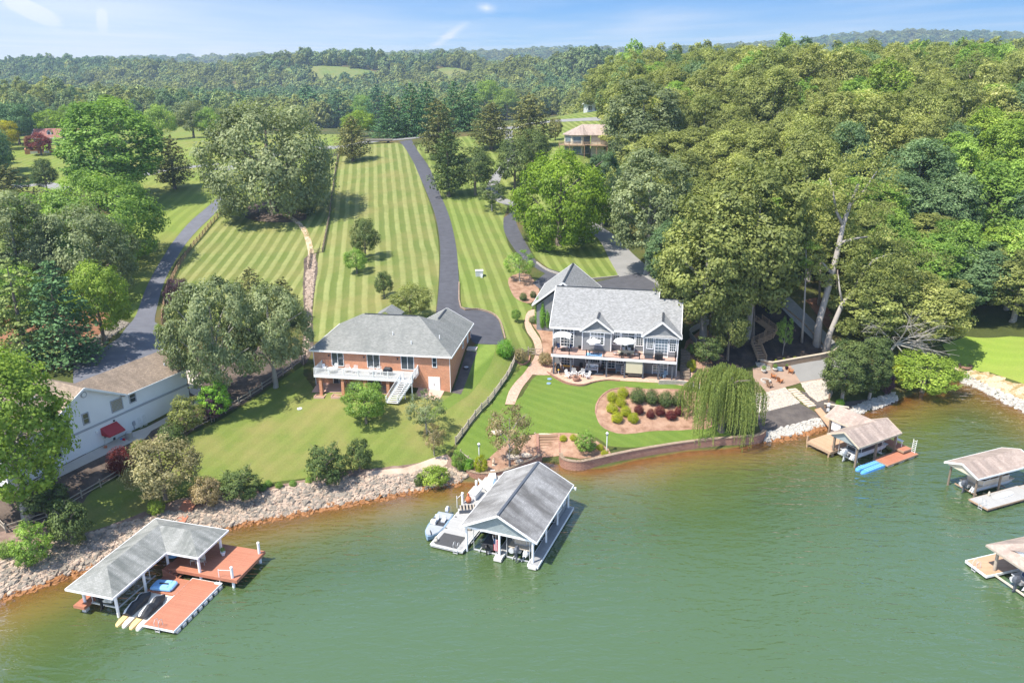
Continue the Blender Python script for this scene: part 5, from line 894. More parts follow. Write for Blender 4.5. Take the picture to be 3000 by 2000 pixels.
def pontoon(label, loc, rz, L_=7.0, W_=2.45, fence='cover_black', deckm='boat_tan', cover='cover_black', motor='slate_post', name='pontoon_boat'):
    t = thing(name, label, 'boat', loc, rz)       # stern at y=0, bow +y, z=0 is the tube centre
    for s in (-1, 1): MB().tube([(s * .85, .1, 0), (s * .85, L_ - 1.2, 0), (s * .85, L_ - .5, .1), (s * .85, L_, .28)], [.33, .33, .27, .06], 12).build('pontoon_tube', 'galv', t, smooth=False)
    MB().box(-W_ / 2, W_ / 2, .25, L_ - .25, .36, .48).build('deck', deckm, t); MB().box(-.35, .35, -.15, .3, .1, .45).build('transom', 'metal', t)
    f = MB(); y0, y1, x = .95, L_ - .8, W_ / 2 - .08; c = .5
    pts = [(-x + c, y0), (x - c, y0), (x, y0 + c), (x, y1 - c), (x - c, y1), (-x + c, y1), (-x, y1 - c), (-x, y0 + c)]
    for a, b in zip(pts, pts[1:] + pts[:1]): f.beam((*a, .82), (*b, .82), .04, .62)
    f.build('fence_panel', fence, t); r = MB()
    for a, b in zip(pts, pts[1:] + pts[:1]): r.beam((*a, 1.15), (*b, 1.15), .07, .06).beam((*a, .52), (*b, .52), .07, .05)
    for a in pts: r.beam((*a, .48), (*a, 1.15), .06)
    r.build('rail', 'galv', t)
    if cover:
        m = MB(); m.loft([[(p[0], p[1], 1.17) for p in pts], [(p[0] * .8, y0 + (p[1] - y0) * .86 + .3, 1.38) for p in pts], [(p[0] * .2, y0 + (p[1] - y0) * .6 + 1, 1.5) for p in pts]]); m.build('cover', cover, t)
    else:
        MB().box(-x + .1, -x + .7, y0 + .6, y1 - .4, .48, .9).box(x - .7, x - .1, y0 + 1.8, y1 - .4, .48, .9).build('seat', 'boat_tan', t); MB().box(x - .8, x - .2, y0 + .7, y0 + 1.3, .48, 1.1).build('console', 'charcoal', t)
        m = MB()
        for a in (-x, x): m.beam((a, 2.2, 1.15), (a, 3.2, 2.0), .04).beam((a, 4.2, 1.15), (a, 3.2, 2.0), .04).beam((a, 2.2, 1.15), (a, 1.2, 1.6), .04)
        m.build('bimini_frame', 'galv', t); MB().loft([[(-x, 1.0, 1.45), (x, 1.0, 1.45), (x, 1.6, 1.75), (-x, 1.6, 1.75)], [(-x, 3.1, 1.95), (x, 3.1, 1.95), (x, 3.3, 2.1), (-x, 3.3, 2.1)]]).build('folded_canopy', 'charcoal', t)
    outboard(t, 0, -.4, .35, 1.15, motor); m = MB()
    for xx in (.68, 1.0): m.beam((xx, .2, .45), (xx, -.25, -.2), .05)
    for k in (.2, .5, .8): m.box(.68, 1.0, .2 - .45 * k - .05, .2 - .45 * k + .05, .45 - .65 * k - .02, .45 - .65 * k + .02)
    m.build('boarding_ladder', 'white_metal', t); return t
def hull(par, L_, W_, H_, mat, z=0, bow=1.0, name='hull'):
    rings = []
    for y, w, k in ((0, .92, 0), (.25, 1, 0), (.55, 1, 0), (.78, .78, .06), (.92, .42, .16), (1.0, .06, .28)):
        x = W_ / 2 * w; rings.append([(-x, y * L_, z + H_ + k * bow), (-x * .8, y * L_, z + .12 + k * bow), (0, y * L_, z + k * bow * 1.4), (x * .8, y * L_, z + .12 + k * bow), (x, y * L_, z + H_ + k * bow)])
    return MB().loft(rings).build(name, mat, par)
# ---------------- centre boathouse
cb = thing('boathouse', 'large double-slip boathouse with weathered grey gable roof and white posts, centre of the lake front', 'boathouse', (fCB[0], fCB[1], 0), fCB[2])
W_, L_, ez, rz_ = 9.13, 13.26, 3.39, 5.75
r = gable_roof(cb, 0, W_, 0, L_, ez, rz_, 'v', 'shingle_weathered', .14, cap='slate_post')
g = MB(); g.prism([(.6, .45), (W_ - .6, .45), (W_ - .6, .55), (.6, .55)], ez - .12, ez + .15); g.face([(.55, .44, ez), (W_ - .55, .44, ez), (W_ / 2, .44, rz_ - .28)]); g.build('gable_wall', 'siding_gable', cb)
MB().box(.3, W_ - .3, .40, .5, ez - .3, ez - .06).box(.5, .62, .5, L_ - .5, ez - .3, ez - .1).box(W_ - .62, W_ - .5, .5, L_ - .5, ez - .3, ez - .1).build('header_beam', 'white', cb)
piles(cb, [(.6, .5), (4.58, .5), (8.5, .5), (8.57, 4.67), (8.6, 8.62), (8.65, 12.7), (.6, 4.6), (.6, 8.6), (4.58, 8.6), (4.58, 4.6)], -1, ez - .2, .13, 'white')
boards(cb, 'catwalk', 8.1, 9.25, 0, 13.0, .48, .16, 'deck_midgrey', .3, 'white')
boards(cb, 'catwalk', 4.2, 5.0, .2, 9, .48, .16, 'deck_grey', .3, 'white')
for u in (4.6, 8.66): MB().box(u - .45, u + .45, -.25, .45, .1, .42).build('bumper_block', 'concrete_pile', cb)
boards(cb, 'walkway', .2, 1.1, 4.2, 13.0, .55, .16, 'deck_grey')
boards(cb, 'inner_deck', 1.1, 8.1, 9.0, 13.0, .53, .16, 'deck_grey')
b = MB(); b.box(5.2, 8.45, 8.9, 12.6, .5, 3.25); b.build('store_room', 'siding_grey', cb)
window(cb, '+u', 8.45, 9.7, 10.5, 1.5, 2.5, 2, 2, .1); window(cb, '+u', 8.45, 11.3, 12.1, 1.5, 2.5, 2, 2, .1); window(cb, '-v', 8.9, 7.3, 8.2, .6, 2.6, 1, 1, .09, name='screen_door')
MB().box(W_ - .1, W_ + .35, L_ - .3, L_ - .1, ez - .35, ez - .2).cyl(W_ + .3, L_ - .2, ez - .5, ez - .15, .1, 8).build('floodlight', 'white', cb)
MB().box(5.3, 8.0, .55, 8.6, .02, .1).box(1.3, 4.0, .8, 8.0, .02, .1).build('lift_frame', 'galv', cb) if 0 else None
for u0, u1, s in ((1.25, 3.95, 'left'), (5.25, 7.95, 'right')):
    m = MB()
    for v in (1.0, 5.4): m.beam((u0, v, .12), (u1, v, .12), .14, .12); m.beam((u0, v, .1), (u0, v, 3.2), .05).beam((u1, v, .1), (u1, v, 3.2), .05)
    m.beam((u0 + .8, .6, .25), (u0 + .8, 6.4, .25), .1, .14).beam((u1 - .8, .6, .25), (u1 - .8, 6.4, .25), .1, .14); m.build('boat_lift', 'galv', cb)
fd = thing('floating_dock', 'white floating dock with a black mat along the left side of the centre boathouse', 'dock', (fCB[0], fCB[1], 0), fCB[2])
boards(fd, 'decking', -3.55, .45, -.35, 7.4, .5, .34, 'deck_grey', .12, 'white'); boards(fd, 'decking', -3.7, .18, 7.45, 17.5, .55, .3, 'deck_grey', .12, 'white')
for v in (1, 3, 5, 7): MB().box(-3.3, .2, v - .5, v + .5, -.25, .14).build('float', 'concrete_pile', fd)
for (u, v) in [(-3.3, 3.2), (-3.3, 5.8), (-.9, -.15), (-3.2, .1)]: MB().box(u - .12, u + .12, v - .05, v + .05, .5, .56).build('cleat', 'charcoal', fd)
m = MB(); m.beam((.75, 1.4, .5), (.75, 4.4, .5), .04).beam((.45, .2, 1.0), (.75, 4.6, 1.05), .06, .05).beam((.5, .4, .5), (.5, .4, 1.0), .05).beam((.75, 4.5, .5), (.75, 4.5, 1.05), .05); m.build('handrail', 'white', fd)
q = thing('rubber_mat', 'large dark grey rubber mat at the open end of the white floating dock', 'mat', (*TT(fCB)(-1.75, 1.05), .505), fCB[2]); MB().box(-1.35, 1.4, -1.2, 1.2, 0, .02).build('mat', 'mat_black', q)
swim_ladder('metal swim ladder at the front right corner of the white floating dock', (*TT(fCB)(-.4, -.35), .5), fCB[2])
for (u, v, h, l) in [(-3.8, 8.9, 2.0, 'white mooring post beside the orange clay stove'), (-3.5, 12.4, 1.9, 'white mooring post behind the white dock box')]:
    q = thing('mooring_post', l, 'post', (*TT(fCB)(u, v), 0), fCB[2], 'white mooring posts at the centre dock'); MB().cyl(0, 0, -1, h, .16, 12).build('post', 'white', q); MB().lathe(0, 0, [(.17, h), (.12, h + .06)], 12).build('cap', 'white', q)
q = thing('gangway_rail', 'thin white pipe rail between the mooring post and the dock edge', 'rail', (*TT(fCB)(-3.9, 7.9), .5), fCB[2]); MB().cyl(-.1, -.2, 0, 1.7, .04, 8).beam((-.1, -.2, 1.3), (.1, .9, 1.4), .04).build('pipe', 'white_metal', q)
q = thing('dock_box', 'white storage box on the centre dock behind the clay stove', 'box', (*TT(fCB)(-3.05, 10.9), .55), fCB[2]); MB().box(-.5, .5, -.95, .95, 0, .75).build('body', 'white', q); MB().slab([(-.55, -1, .86), (.55, -1, .8), (.55, 1, .8), (-.55, 1, .86)], .07).build('lid', 'white', q)
q = thing('clay_stove', 'orange terracotta chimney stove with a bulbous body on the centre dock', 'stove', (*TT(fCB)(-3.2, 9.3), .55)); MB().lathe(0, 0, [(.26, 0), (.2, .1), (.36, .3), (.40, .5), (.28, .75), (.14, .88), (.13, 1.2), (.18, 1.25)], 16).build('body', 'terracotta', q, smooth=True); MB().lathe(0, 0, [(.3, -.0), (.3, .05)], 12).build('base', 'charcoal', q)
q = thing('dock_bench', 'grey slatted reclining dock bench in front of the clay stove', 'bench', (*TT(fCB)(-2.6, 7.6), .5), fCB[2] + .5); m = MB()
for k in range(5): m.box(-.9 + k * .4, -.7 + k * .4, -.6, .6, .42, .47)
m.build('seat', 'wood_grey', q); MB().box(-1, 1, -.62, -.52, .0, .45).box(-1, 1, .52, .62, 0, .45).build('side_frame', 'slate_post', q)
q = thing('lounge_chair', 'small wooden seat lying on the dock under the boathouse eave', 'chair', (*TT(fCB)(-.9, 4.3), .5), fCB[2] + .3); MB().box(-.35, .35, -.5, .5, .12, .2).build('seat', 'chair_white', q); MB().box(-.35, .35, -.75, -.5, .1, .3).build('backrest', 'wood_grey', q)
q = thing('upturned_boat', 'white upturned jon boat leaning at the land end of the centre dock', 'boat', (*TT(fCB)(-2.6, 15.4), .6), fCB[2] + .35); MB().loft([[(-.6, -1.9, 0), (.6, -1.9, 0), (.45, -1.9, .4), (-.45, -1.9, .4)], [(-.65, .4, 0), (.65, .4, 0), (.5, .4, .48), (-.5, .4, .48)], [(-.35, 1.9, .1), (.35, 1.9, .1), (.25, 1.9, .5), (-.25, 1.9, .5)]]).build('hull', 'chair_white', q); MB().box(-.66, .66, -1.9, 1.2, -.02, .05).build('gunwale', 'boat_tan', q)
q = thing('canoe', 'pale canoe lying across the inner end of the centre dock', 'canoe', (*TT(fCB)(-2.3, 12.9), .62), fCB[2] + .9); MB().loft([[(-.03, -2.3, .5), (0, -2.3, .3), (.03, -2.3, .5)], [(-.35, -1, .35), (0, -1, 0), (.35, -1, .35)], [(-.42, 0, .33), (0, 0, 0), (.42, 0, .33)], [(-.35, 1, .35), (0, 1, 0), (.35, 1, .35)], [(-.03, 2.3, .5), (0, 2.3, .3), (.03, 2.3, .5)]]).build('hull', 'chair_white', q); MB().box(-.3, .3, -.05, .05, .3, .34).build('thwart', 'boat_tan', q)
q = thing('paddle_board', 'upright dark blue paddle board against the boathouse eave', 'paddle board', (*TT(fCB)(-1.0, 12.3), .55), fCB[2]); MB().loft([[(-.2, -.05, 0), (.2, -.05, 0), (.2, .05, 0), (-.2, .05, 0)], [(-.3, -.05, 1), (.3, -.05, 1), (.3, .05, 1), (-.3, .05, 1)], [(-.12, .2, 2.1), (.12, .2, 2.1), (.12, .27, 2.1), (-.12, .27, 2.1)]]).build('board', 'boat_blue', q)
q = thing('dog_statue', 'small pale animal statue sitting at the corner of the white floating dock', 'statue', (*TT(fCB)(-3.15, .35), .5), .4); MB().lathe(0, 0, [(.16, 0), (.18, .15), (.13, .35), (.09, .42), (.12, .5), (.1, .6), (.03, .66)], 10).build('body', 'beige', q); MB().lathe(-.14, 0, [(.06, .46), (.05, .54)], 8).build('head', 'beige', q)
bt_ = thing('fishing_boat', 'blue and grey bass boat moored left of the white floating dock', 'boat', (*TT(fCB)(-4.75, 6.2), -.08), fCB[2] + math.pi + .06)
h = hull(bt_, 5.7, 2.15, .62, 'boat_blue', 0, .7); MB().box(-.9, .9, .1, 1.55, .60, .66).prism([(-.95, 3.0), (.95, 3.0), (.8, 4.3), (.45, 5.1), (0, 5.4), (-.45, 5.1), (-.8, 4.3)], .62, [.66, .66, .72, .80, .84, .80, .72]).build('casting_deck', 'boat_grey', bt_); MB().box(-.85, .85, 1.55, 3.0, .615, .635).build('cockpit_floor', 'charcoal', bt_)
for x in (-.45, .45): s_ = MB().box(x - .25, x + .25, 1.7, 2.2, .64, .85).build('seat', 'cushion', bt_); MB().box(x - .25, x + .25, 1.62, 1.72, .8, 1.25).build('backrest', 'cushion', s_)
MB().box(.2, .8, 2.5, 2.9, .64, 1.1).build('console', 'white', bt_); MB().beam((.5, 2.45, 1.15), (.5, 2.3, 1.25), .3, .05).build('steering_wheel', 'black', bt_); outboard(bt_, 0, -.35, .55, 1.0, 'cushion'); MB().beam((-.3, 5.2, .9), (.1, 4.6, .95), .08).beam((-.3, 5.3, .5), (-.3, 5.2, .95), .06).build('trolling_motor', 'black', bt_); MB().cyl(-.8, .4, .6, 1.9, .015, 6).build('antenna', 'metal', bt_)
pontoon('tan pontoon boat with black cover in the right slip of the centre boathouse', (*TT(fCB)(6.6, .9), .95), fCB[2], 7.2, 2.5, 'boat_tan')
jb = thing('tracker_boat', 'black low fishing boat on the lift in the left slip of the centre boathouse', 'boat', (*TT(fCB)(2.95, 1.0), .35), fCB[2]); hull(jb, 5.6, 1.75, .5, 'cover_black', 0, .5); MB().box(-.7, .7, .2, 1.4, .5, .56).box(-.75, .75, 3.2, 4.4, .5, .56).build('casting_deck', 'charcoal', jb); MB().box(-.3, .3, 2.0, 2.5, .5, .8).build('seat', 'wood_brown', jb); outboard(jb, 0, -.3, .4, .8, 'black')
q = thing('flag', 'furled striped flag with stars hanging on a pole at the middle post of the boathouse', 'flag', (*TT(fCB)(4.15, .55), .6), fCB[2]); MB().beam((0, 0, .0), (-.35, -.1, 2.2), .03).build('pole', 'white_metal', q)
for k in range(7):
    x = -.24 + k * .07; MB().box(x, x + .07, -.12 + .03 * (k % 2), -.05 + .03 * (k % 2), .35, 1.75 if k > 2 else 1.2).build('stripe', 'awning_red' if k % 2 == 0 else 'white', q)
MB().box(-.24, -.03, -.13, -.02, 1.2, 1.8).build('canton', 'navy', q)
# ---------------- left boathouse
lb = thing('boathouse', 'L-shaped hipped grey roof boathouse with a red deck, lower left', 'boathouse', (fLB[0], fLB[1], 0), fLB[2])
ez, rz_ = 3.2, 4.45
u0, u1, u2, v0, v1, v2 = .98, 6.6, 10.47, -.95, 6.95, 12.42; uc = (u0 + u1) / 2; vc = (v1 + v2) / 2
A, B, Cc, D, E_, F_ = (u0, v0, ez), (u1, v0, ez), (u1, v1, ez), (u2, v1, ez), (u2, v2, ez), (u0, v2, ez)
R0, RB, RE = (uc, v0 + 2.8, rz_), (uc, vc, rz_), (u2 - 2.73, vc, rz_)
hip_roof(lb, [[A, B, R0], [B, Cc, RB, R0], [Cc, D, RE, RB], [D, E_, RE], [E_, F_, RB, RE], [F_, A, R0, RB]], .12, 'shingle_grey_dock', [A, B, Cc, D, E_, F_])
piles(lb, [(1.82, .25), (5.72, .2), (5.8, 4.14), (5.9, 7.7), (10.2, 7.25), (10.22, 11.07), (1.82, 8), (1.82, 12)], -1.2, ez - .12, .15, 'white')
boards(lb, 'upper_deck', 6.2, 14.75, 7.0, 12.4, 1.2, .2, 'deck_red', .35, 'deck_red'); boards(lb, 'upper_deck', 1.2, 6.2, 9.4, 12.4, 1.2, .2, 'deck_red', .35, 'deck_red')
boards(lb, 'catwalk', 1.15, 2.35, -.5, 9.4, 1.0, .2, 'deck_red', .3, 'deck_red'); MB().box(1.6, 2.05, -.1, .4, -.6, .75).build('bumper_block', 'concrete_pile', lb)
st = MB()
for k in range(5): st.box(6.0 + k * .36, 6.4 + k * .36, 6.6, 8.0, .72 + (4 - k) * .2 - .08 - .3, .72 + (4 - k) * .2 - .3)
st.prism([(6.0, 6.55), (7.8, 6.55), (7.8, 6.6), (6.0, 6.6)], .45, [1.3, .62, .62, 1.3]); st.build('stair', 'deck_red', lb)
ld = thing('floating_dock', 'low red L-shaped floating dock with a white float edge beside the left boathouse', 'dock', (fLB[0], fLB[1], 0), fLB[2])
boards(ld, 'decking', 9.4, 12.85, -.7, 6.95, .5, .22, 'deck_red', .2, 'white'); boards(ld, 'decking', 6.15, 9.34, 4.05, 6.5, .51, .22, 'deck_red', .2, 'deck_red')
for k in range(9): MB().box(12.6, 13.02, -.4 + k * .85, .1 + k * .85, -.2, .3).build('float', 'concrete_pile', ld)
MB().box(12.2, 13.0, 6.7, 7.0, .5, .56).build('gangplank', 'white', ld)
swim_ladder('metal swim ladder at the near end of the low red dock', (*TT(fLB)(11.05, -.7), .5), fLB[2])
for (u, v, h, l) in [(14.4, 11.9, 2.6, 'white mooring post at the far corner of the red upper deck'), (14.1, 7.3, 2.5, 'white mooring post at the near corner of the red upper deck')]:
    q = thing('mooring_post', l, 'post', (*TT(fLB)(u, v), 0), fLB[2], 'white mooring posts at the red deck'); MB().cyl(0, 0, -1, h, .15, 12).build('post', 'white', q); MB().lathe(0, 0, [(.16, h), (.1, h + .05)], 12).build('cap', 'white', q)
q = thing('gangway_rail', 'slim white pipe rail beside the near white post of the red deck', 'rail', (*TT(fLB)(13.9, 7.1), 1.2), fLB[2]); MB().cyl(-1.2, -.1, -.6, 1.0, .035, 6).beam((-1.2, -.1, .9), (.2, .1, .95), .035).build('pipe', 'white_metal', q)
m = thing('personal_watercraft_lift', 'pale yellow twin-slot floating drive-on platform between boathouse and red dock', 'float', (fLB[0], fLB[1], 0), fLB[2])
MB().box(6.25, 9.3, 0.4, 4.0, -.1, .32).build('platform', 'float_white', m)
for k, u in enumerate((6.6, 7.35, 8.2, 8.95)): MB().loft([[(u - .32 * s_, y, zb), (u + .32 * s_, y, zb), (u + .3 * s_, y, zt), (u - .3 * s_, y, zt)] for y, s_, zb, zt in ((.5, 1, -.1, .34), (-.5, 1, -.1, .3), (-1.0, .75, -.05, .22), (-1.15, .4, 0, .12))]).build('float_nose', 'float_yellow' if k % 2 == 0 else 'float_white', m)
for u, side in ((6.75, 'left'), (8.5, 'right')):
    j = thing('jet_ski', 'covered jet ski with black and white cover, ' + side + ' of the two on the yellow float', 'jet ski', (*TT(fLB)(u, .15), .32), fLB[2], 'covered jet skis on the float')
    rg_ = []; rw_ = []
    for y, w, h in ((0, .42, .35), (.35, .55, .55), (1.1, .52, .85), (1.7, .5, .7), (2.1, .5, .95), (2.5, .48, .9), (3.0, .4, .6), (3.5, .1, .4)): rg_.append([(-w, y, .18), (-w * .9, y, h * .6), (-w * .2, y, h), (w * .3, y, h), (w * .9, y, h * .6), (w, y, .18)]); rw_.append([(-w * 1.02, y, .16), (-w * .94, y, h * .62), (-w * .3, y, h + .03), (-w * .25, y, h + .0), (-w * .85, y, h * .5), (-w * .95, y, .16)])
    MB().loft(rg_).build('cover', 'cover_black', j); MB().loft(rw_).build('cover_panel', 'white', j); MB().loft([[(-.5, 0, 0), (.5, 0, 0), (.55, 0, .2), (-.55, 0, .2)], [(-.55, 2.4, 0), (.55, 2.4, 0), (.58, 2.4, .2), (-.58, 2.4, .2)], [(-.05, 3.5, .2), (.05, 3.5, .2), (.06, 3.55, .35), (-.06, 3.55, .35)]]).build('hull', 'charcoal', j)
q = thing('pedal_boat', 'sky-blue plastic pedal boat resting on the red dock', 'pedal boat', (*TT(fLB)(7.55, 4.85), .51), fLB[2] + .12)
MB().loft([[(-1.15 * k, -.75 * k, z), (1.05 * k, -.75 * k, z), (1.2 * k, -.5 * k, z), (1.2 * k, .55 * k, z), (1.0 * k, .75 * k, z), (-1.1 * k, .75 * k, z), (-1.25 * k, .5 * k, z), (-1.25 * k, -.5 * k, z)] for k, z in ((.85, 0), (1, .15), (1, .3), (.9, .42))]).build('hull', 'plastic_light_blue', q)
for y in (-.38, .38): MB().loft([[(-.9, y - .24, .42), (.7, y - .24, .42), (.7, y + .24, .42), (-.9, y + .24, .42)], [(-.8, y - .2, .5), (.6, y - .2, .5), (.6, y + .2, .5), (-.8, y + .2, .5)]]).build('seat', 'plastic_light_blue', q)
MB().box(-.5, .5, -.05, .08, .42, .52).build('pedals', 'charcoal', q)
q = thing('boat_tube', 'round blue inflatable under the eave beside the red stairs', 'inflatable', (*TT(fLB)(5.4, 9.2), 1.1)); MB().lathe(0, 0, [(.3, 0), (.6, .05), (.7, .25), (.6, .42), (.3, .45)], 16).build('tube', 'plastic_light_blue', q)
sb = thing('speed_boat', 'long silver and black pontoon boat on the lift under the left roof', 'boat', (*TT(fLB)(4.1, .4), 1.2), fLB[2]); hull(sb, 7.3, 2.2, .75, 'galv', 0, .5)
MB().box(-.95, .95, .3, 5.4, .76, .82).build('deck', 'charcoal', sb); MB().box(-1.0, -.7, .5, 5, .8, 1.15).box(.7, 1.0, .5, 5, .8, 1.15).build('side_panel', 'charcoal', sb); MB().beam((-1.05, .5, 1.2), (-1.05, 5.6, 1.3), .05).beam((1.05, .5, 1.2), (1.05, 5.6, 1.3), .05).beam((1.05, 5.6, 1.3), (.2, 7.0, 1.35), .05).beam((-1.05, 5.6, 1.3), (-.2, 7.0, 1.35), .05).build('rail', 'white_metal', sb); outboard(sb, 0, -.4, .55, 1.1, 'black')
m = MB()
for v in (.5, 5.4): m.beam((2.4, v, .85), (5.5, v, .85), .16).beam((2.55, v, .85), (2.55, v, ez - .2), .07).beam((5.4, v, .85), (5.4, v, ez - .2), .07)
m.beam((5.55, .3, .8), (5.55, 6, .8), .1); m.build('boat_lift', 'galv', lb)
for i, (u, v, a, l) in enumerate([(9.6, 8.6, .3, 'beige sling chair nearest the right post under the left boathouse roof'), (8.5, 8.4, -.9, 'beige reclining sling chair under the left boathouse roof'), (7.2, 9.6, .6, 'sling chair deepest in the shade beside the inner post')]): simple_chair('sling_chair', 'galv', l, (*TT(fLB)(u, v), 1.2), fLB[2] + a, 'sling chairs on the red upper deck', 'beige')
q = thing('flower_pot', 'white pot with a small plant at the far right post of the red deck', 'pot', (*TT(fLB)(10.75, 10.6), 1.2)); MB().lathe(0, 0, [(.18, 0), (.28, .4), (.24, .42)], 14).build('pot', 'white', q); POTS = [(q, .45, .28)]
rp = thing('gangway', 'red plank gangway climbing from the left boathouse over the stones to the lawn', 'gangway', (fLB[0], fLB[1], 0), fLB[2])
g1 = P(520, 1535); g2 = P(555, 1470)
def locf(fr, p): dx, dy = p[0] - fr[0], p[1] - fr[1]; c, s = math.cos(fr[2]), math.sin(fr[2]); return (dx * c + dy * s, -dx * s + dy * c)
a_ = locf(fLB, g1); b_ = locf(fLB, g2); MB().slab([(a_[0] - .8, 12.3, 1.25), (a_[0] + .9, 12.3, 1.25), (a_[0] + .9, a_[1] + .2, g1[2] + .35), (a_[0] - .8, a_[1], g1[2] + .35)], .12).build('ramp', 'deck_red', rp)
MB().slab([(a_[0] - .8, a_[1] + .01, g1[2] + .30), (a_[0] + .9, a_[1] + .21, g1[2] + .30), (b_[0] + 1.0, b_[1] + .3, g2[2] + .22), (b_[0] - .7, b_[1], g2[2] + .22)], .12).build('ramp', 'deck_red', rp)
# ---------------- right cove boathouse
rb = thing('boathouse', 'tan-shingled boathouse with a crossing rear roof and wooden decks in the right cove', 'boathouse', (fR1[0], fR1[1], 0), fR1[2])
W_, L_, ez, rz_ = 5.11, 9.0, 3.24, 4.57
r = gable_roof(rb, 0, W_, 0, L_, ez, rz_, 'v', 'shingle_tan', .13, fascia='boat_tan')
MB().face([(.45, .35, ez - .05), (W_ - .45, .35, ez - .05), (W_ / 2, .35, rz_ - .25)]).box(.4, W_ - .4, .34, .42, ez - .25, ez - .05).build('gable_wall', 'siding_gable', rb)
m = MB(); m.slab([(-4.0, 4.28, 3.29), (0.4, 4.28, 3.29), (W_ / 2, 6.7, 4.55), (-4.0, 6.7, 4.55)], .12); m.slab([(-4.0, 6.7, 4.55), (W_ / 2, 6.7, 4.55), (.4, 9.1, 3.29), (-4.0, 9.1, 3.29)], .12); rr = m.build('roof', 'shingle_tan', rb)
MB().beam((-4, 4.26, 3.2), (.2, 4.26, 3.2), .06, .2).beam((-4.02, 4.28, 3.2), (-4.02, 6.7, 4.45), .06, .2).beam((-4.02, 6.7, 4.45), (-4.02, 9.1, 3.2), .06, .2).build('fascia', 'boat_tan', rr)
piles(rb, [(.9, .5), (4.6, .5), (4.65, 4.4), (4.65, 8.5), (.9, 4.6), (.9, 8.6), (-3.1, 4.5), (-3.1, 8.6)], -1, ez - .1, .13, 'wood', square=True)
boards(rb, 'deck', -3.0, 1.05, -.25, 4.2, .9, .2, 'deck_tan', .35, 'wood_tan'); boards(rb, 'deck', -3.2, 1.05, 4.3, 9.0, .91, .2, 'deck_tan', .35, 'wood_tan'); boards(rb, 'deck', 1.1, 6.0, 8.7, 10.4, .9, .2, 'deck_red', .3, 'wood_tan')
piles(rb, [(-2.9, -.2), (-2.9, 4.1), (.8, -.2)], -1, 1.5 if 0 else .7, .12, 'wood_tan', 'deck_pile'); MB().box(-3.05, -2.85, -.3, -.1, .9, 1.7).build('corner_post', 'wood_tan', rb)
MB().box(-3.05, -3.0, 4.6, 8.4, .9, 3.2).build('side_panel', 'siding_white', rb); MB().box(-2.8, -1.3, 4.45, 4.5, 1.7, 3.0).build('white_screen', 'white', rb, label='blank white panel beneath the rear eave')
m = MB()
for v in (1.2, 6.2): m.beam((1.2, v, .5), (4.4, v, .5), .14).beam((1.25, v, .5), (1.25, v, 3), .06).beam((4.3, v, .5), (4.3, v, 3), .06)
m.build('boat_lift', 'galv', rb)
pontoon('grey pontoon boat with a black enclosure in the right cove boathouse', (*TT(fR1)(2.75, .9), .85), fR1[2], 7.4, 2.5, 'cover_black', 'galv', 'cover_black', 'galv')
q = thing('floating_dock', 'low orange-red floating dock on the lake side of the right cove boathouse', 'dock', (fR1[0], fR1[1], 0), fR1[2]); boards(q, 'decking', 4.8, 6.95, 4.1, 10.6, .4, .2, 'deck_red', .2, 'wood_tan')
for k in range(3): MB().box(4.9, 6.9, 4.4 + k * 2.2, 5.6 + k * 2.2, -.3, .18).build('float', 'concrete_pile', q)
st = MB()
for k in range(3): st.box(4.3 + k * .35, 4.65 + k * .35, 9.2, 10.3, .75 - k * .15 - .05, .85 - k * .15)
st.build('steps', 'wood_tan', q)
m = thing('upright_ladder', 'tall white ladder standing at the far end of the low red dock', 'ladder', (*TT(fR1)(6.3, 10.4), .4), fR1[2]); l_ = MB()
for x in (-.25, .25): l_.beam((x, 0, -.3), (x, .1, 2.0), .05)
for k in range(7): l_.beam((-.25, .03, .1 + k * .28), (.25, .03, .1 + k * .28), .04)
l_.build('ladder_frame', 'chair_white', m)
m = thing('fish_station', 'white pipe cleaning station with lamp behind the right cove boat', 'stand', (*TT(fR1)(4.6, 9.6), .9), fR1[2]); MB().box(-.5, .5, -.25, .25, .85, .92).build('counter', 'white', m); MB().cyl(-.4, 0, 0, 2.0, .04, 8).cyl(.4, 0, 0, .85, .04, 8).build('post', 'white_metal', m); MB().box(-.55, -.25, -.15, .15, 1.9, 2.25).build('lamp_head', 'white', m)
m = thing('kayak_mat', 'bright blue floating launch mat with raised ribs beside the low red dock', 'mat', (fR1[0], fR1[1], 0), fR1[2])
for u in (5.35, 6.25): MB().loft([[(u - .4 * s_, y, -.05), (u + .4 * s_, y, -.05), (u + .36 * s_, y, h_), (u - .36 * s_, y, h_)] for y, s_, h_ in ((-.35 if u > 6 else -.2, .4, .1), (.1, .85, .25), (.8, 1, .3), (3.9, 1, .3), (4.1, .95, .25))]).build('hull', 'plastic_blue', m)
rbm = MB()
for k in range(7): rbm.box(4.95, 5.75, .6 + k * .5, .7 + k * .5, .3, .35).box(5.85, 6.65, .6 + k * .5, .7 + k * .5, .3, .35)
rbm.build('rib', 'plastic_light_blue', m); MB().box(5.75, 5.85, .8, 4.0, 0, .22).build('joint', 'plastic_blue', m)
q = thing('gangway', 'tan gangplank between the stepping stones and the right cove boathouse', 'gangway', (fR1[0], fR1[1], 0), fR1[2]); a_ = locf(fR1, P(2440, 1225)[:2]); b_ = locf(fR1, P(2395, 1198)[:2]); MB().slab([(-3.1, 5.2, 1.0), (-3.1, 6.6, 1.0), (b_[0], b_[1] + .7, P(2395, 1198)[2] + .12), (b_[0], b_[1] - .7, P(2395, 1198)[2] + .12)], .12).build('ramp', 'deck_tan', q)
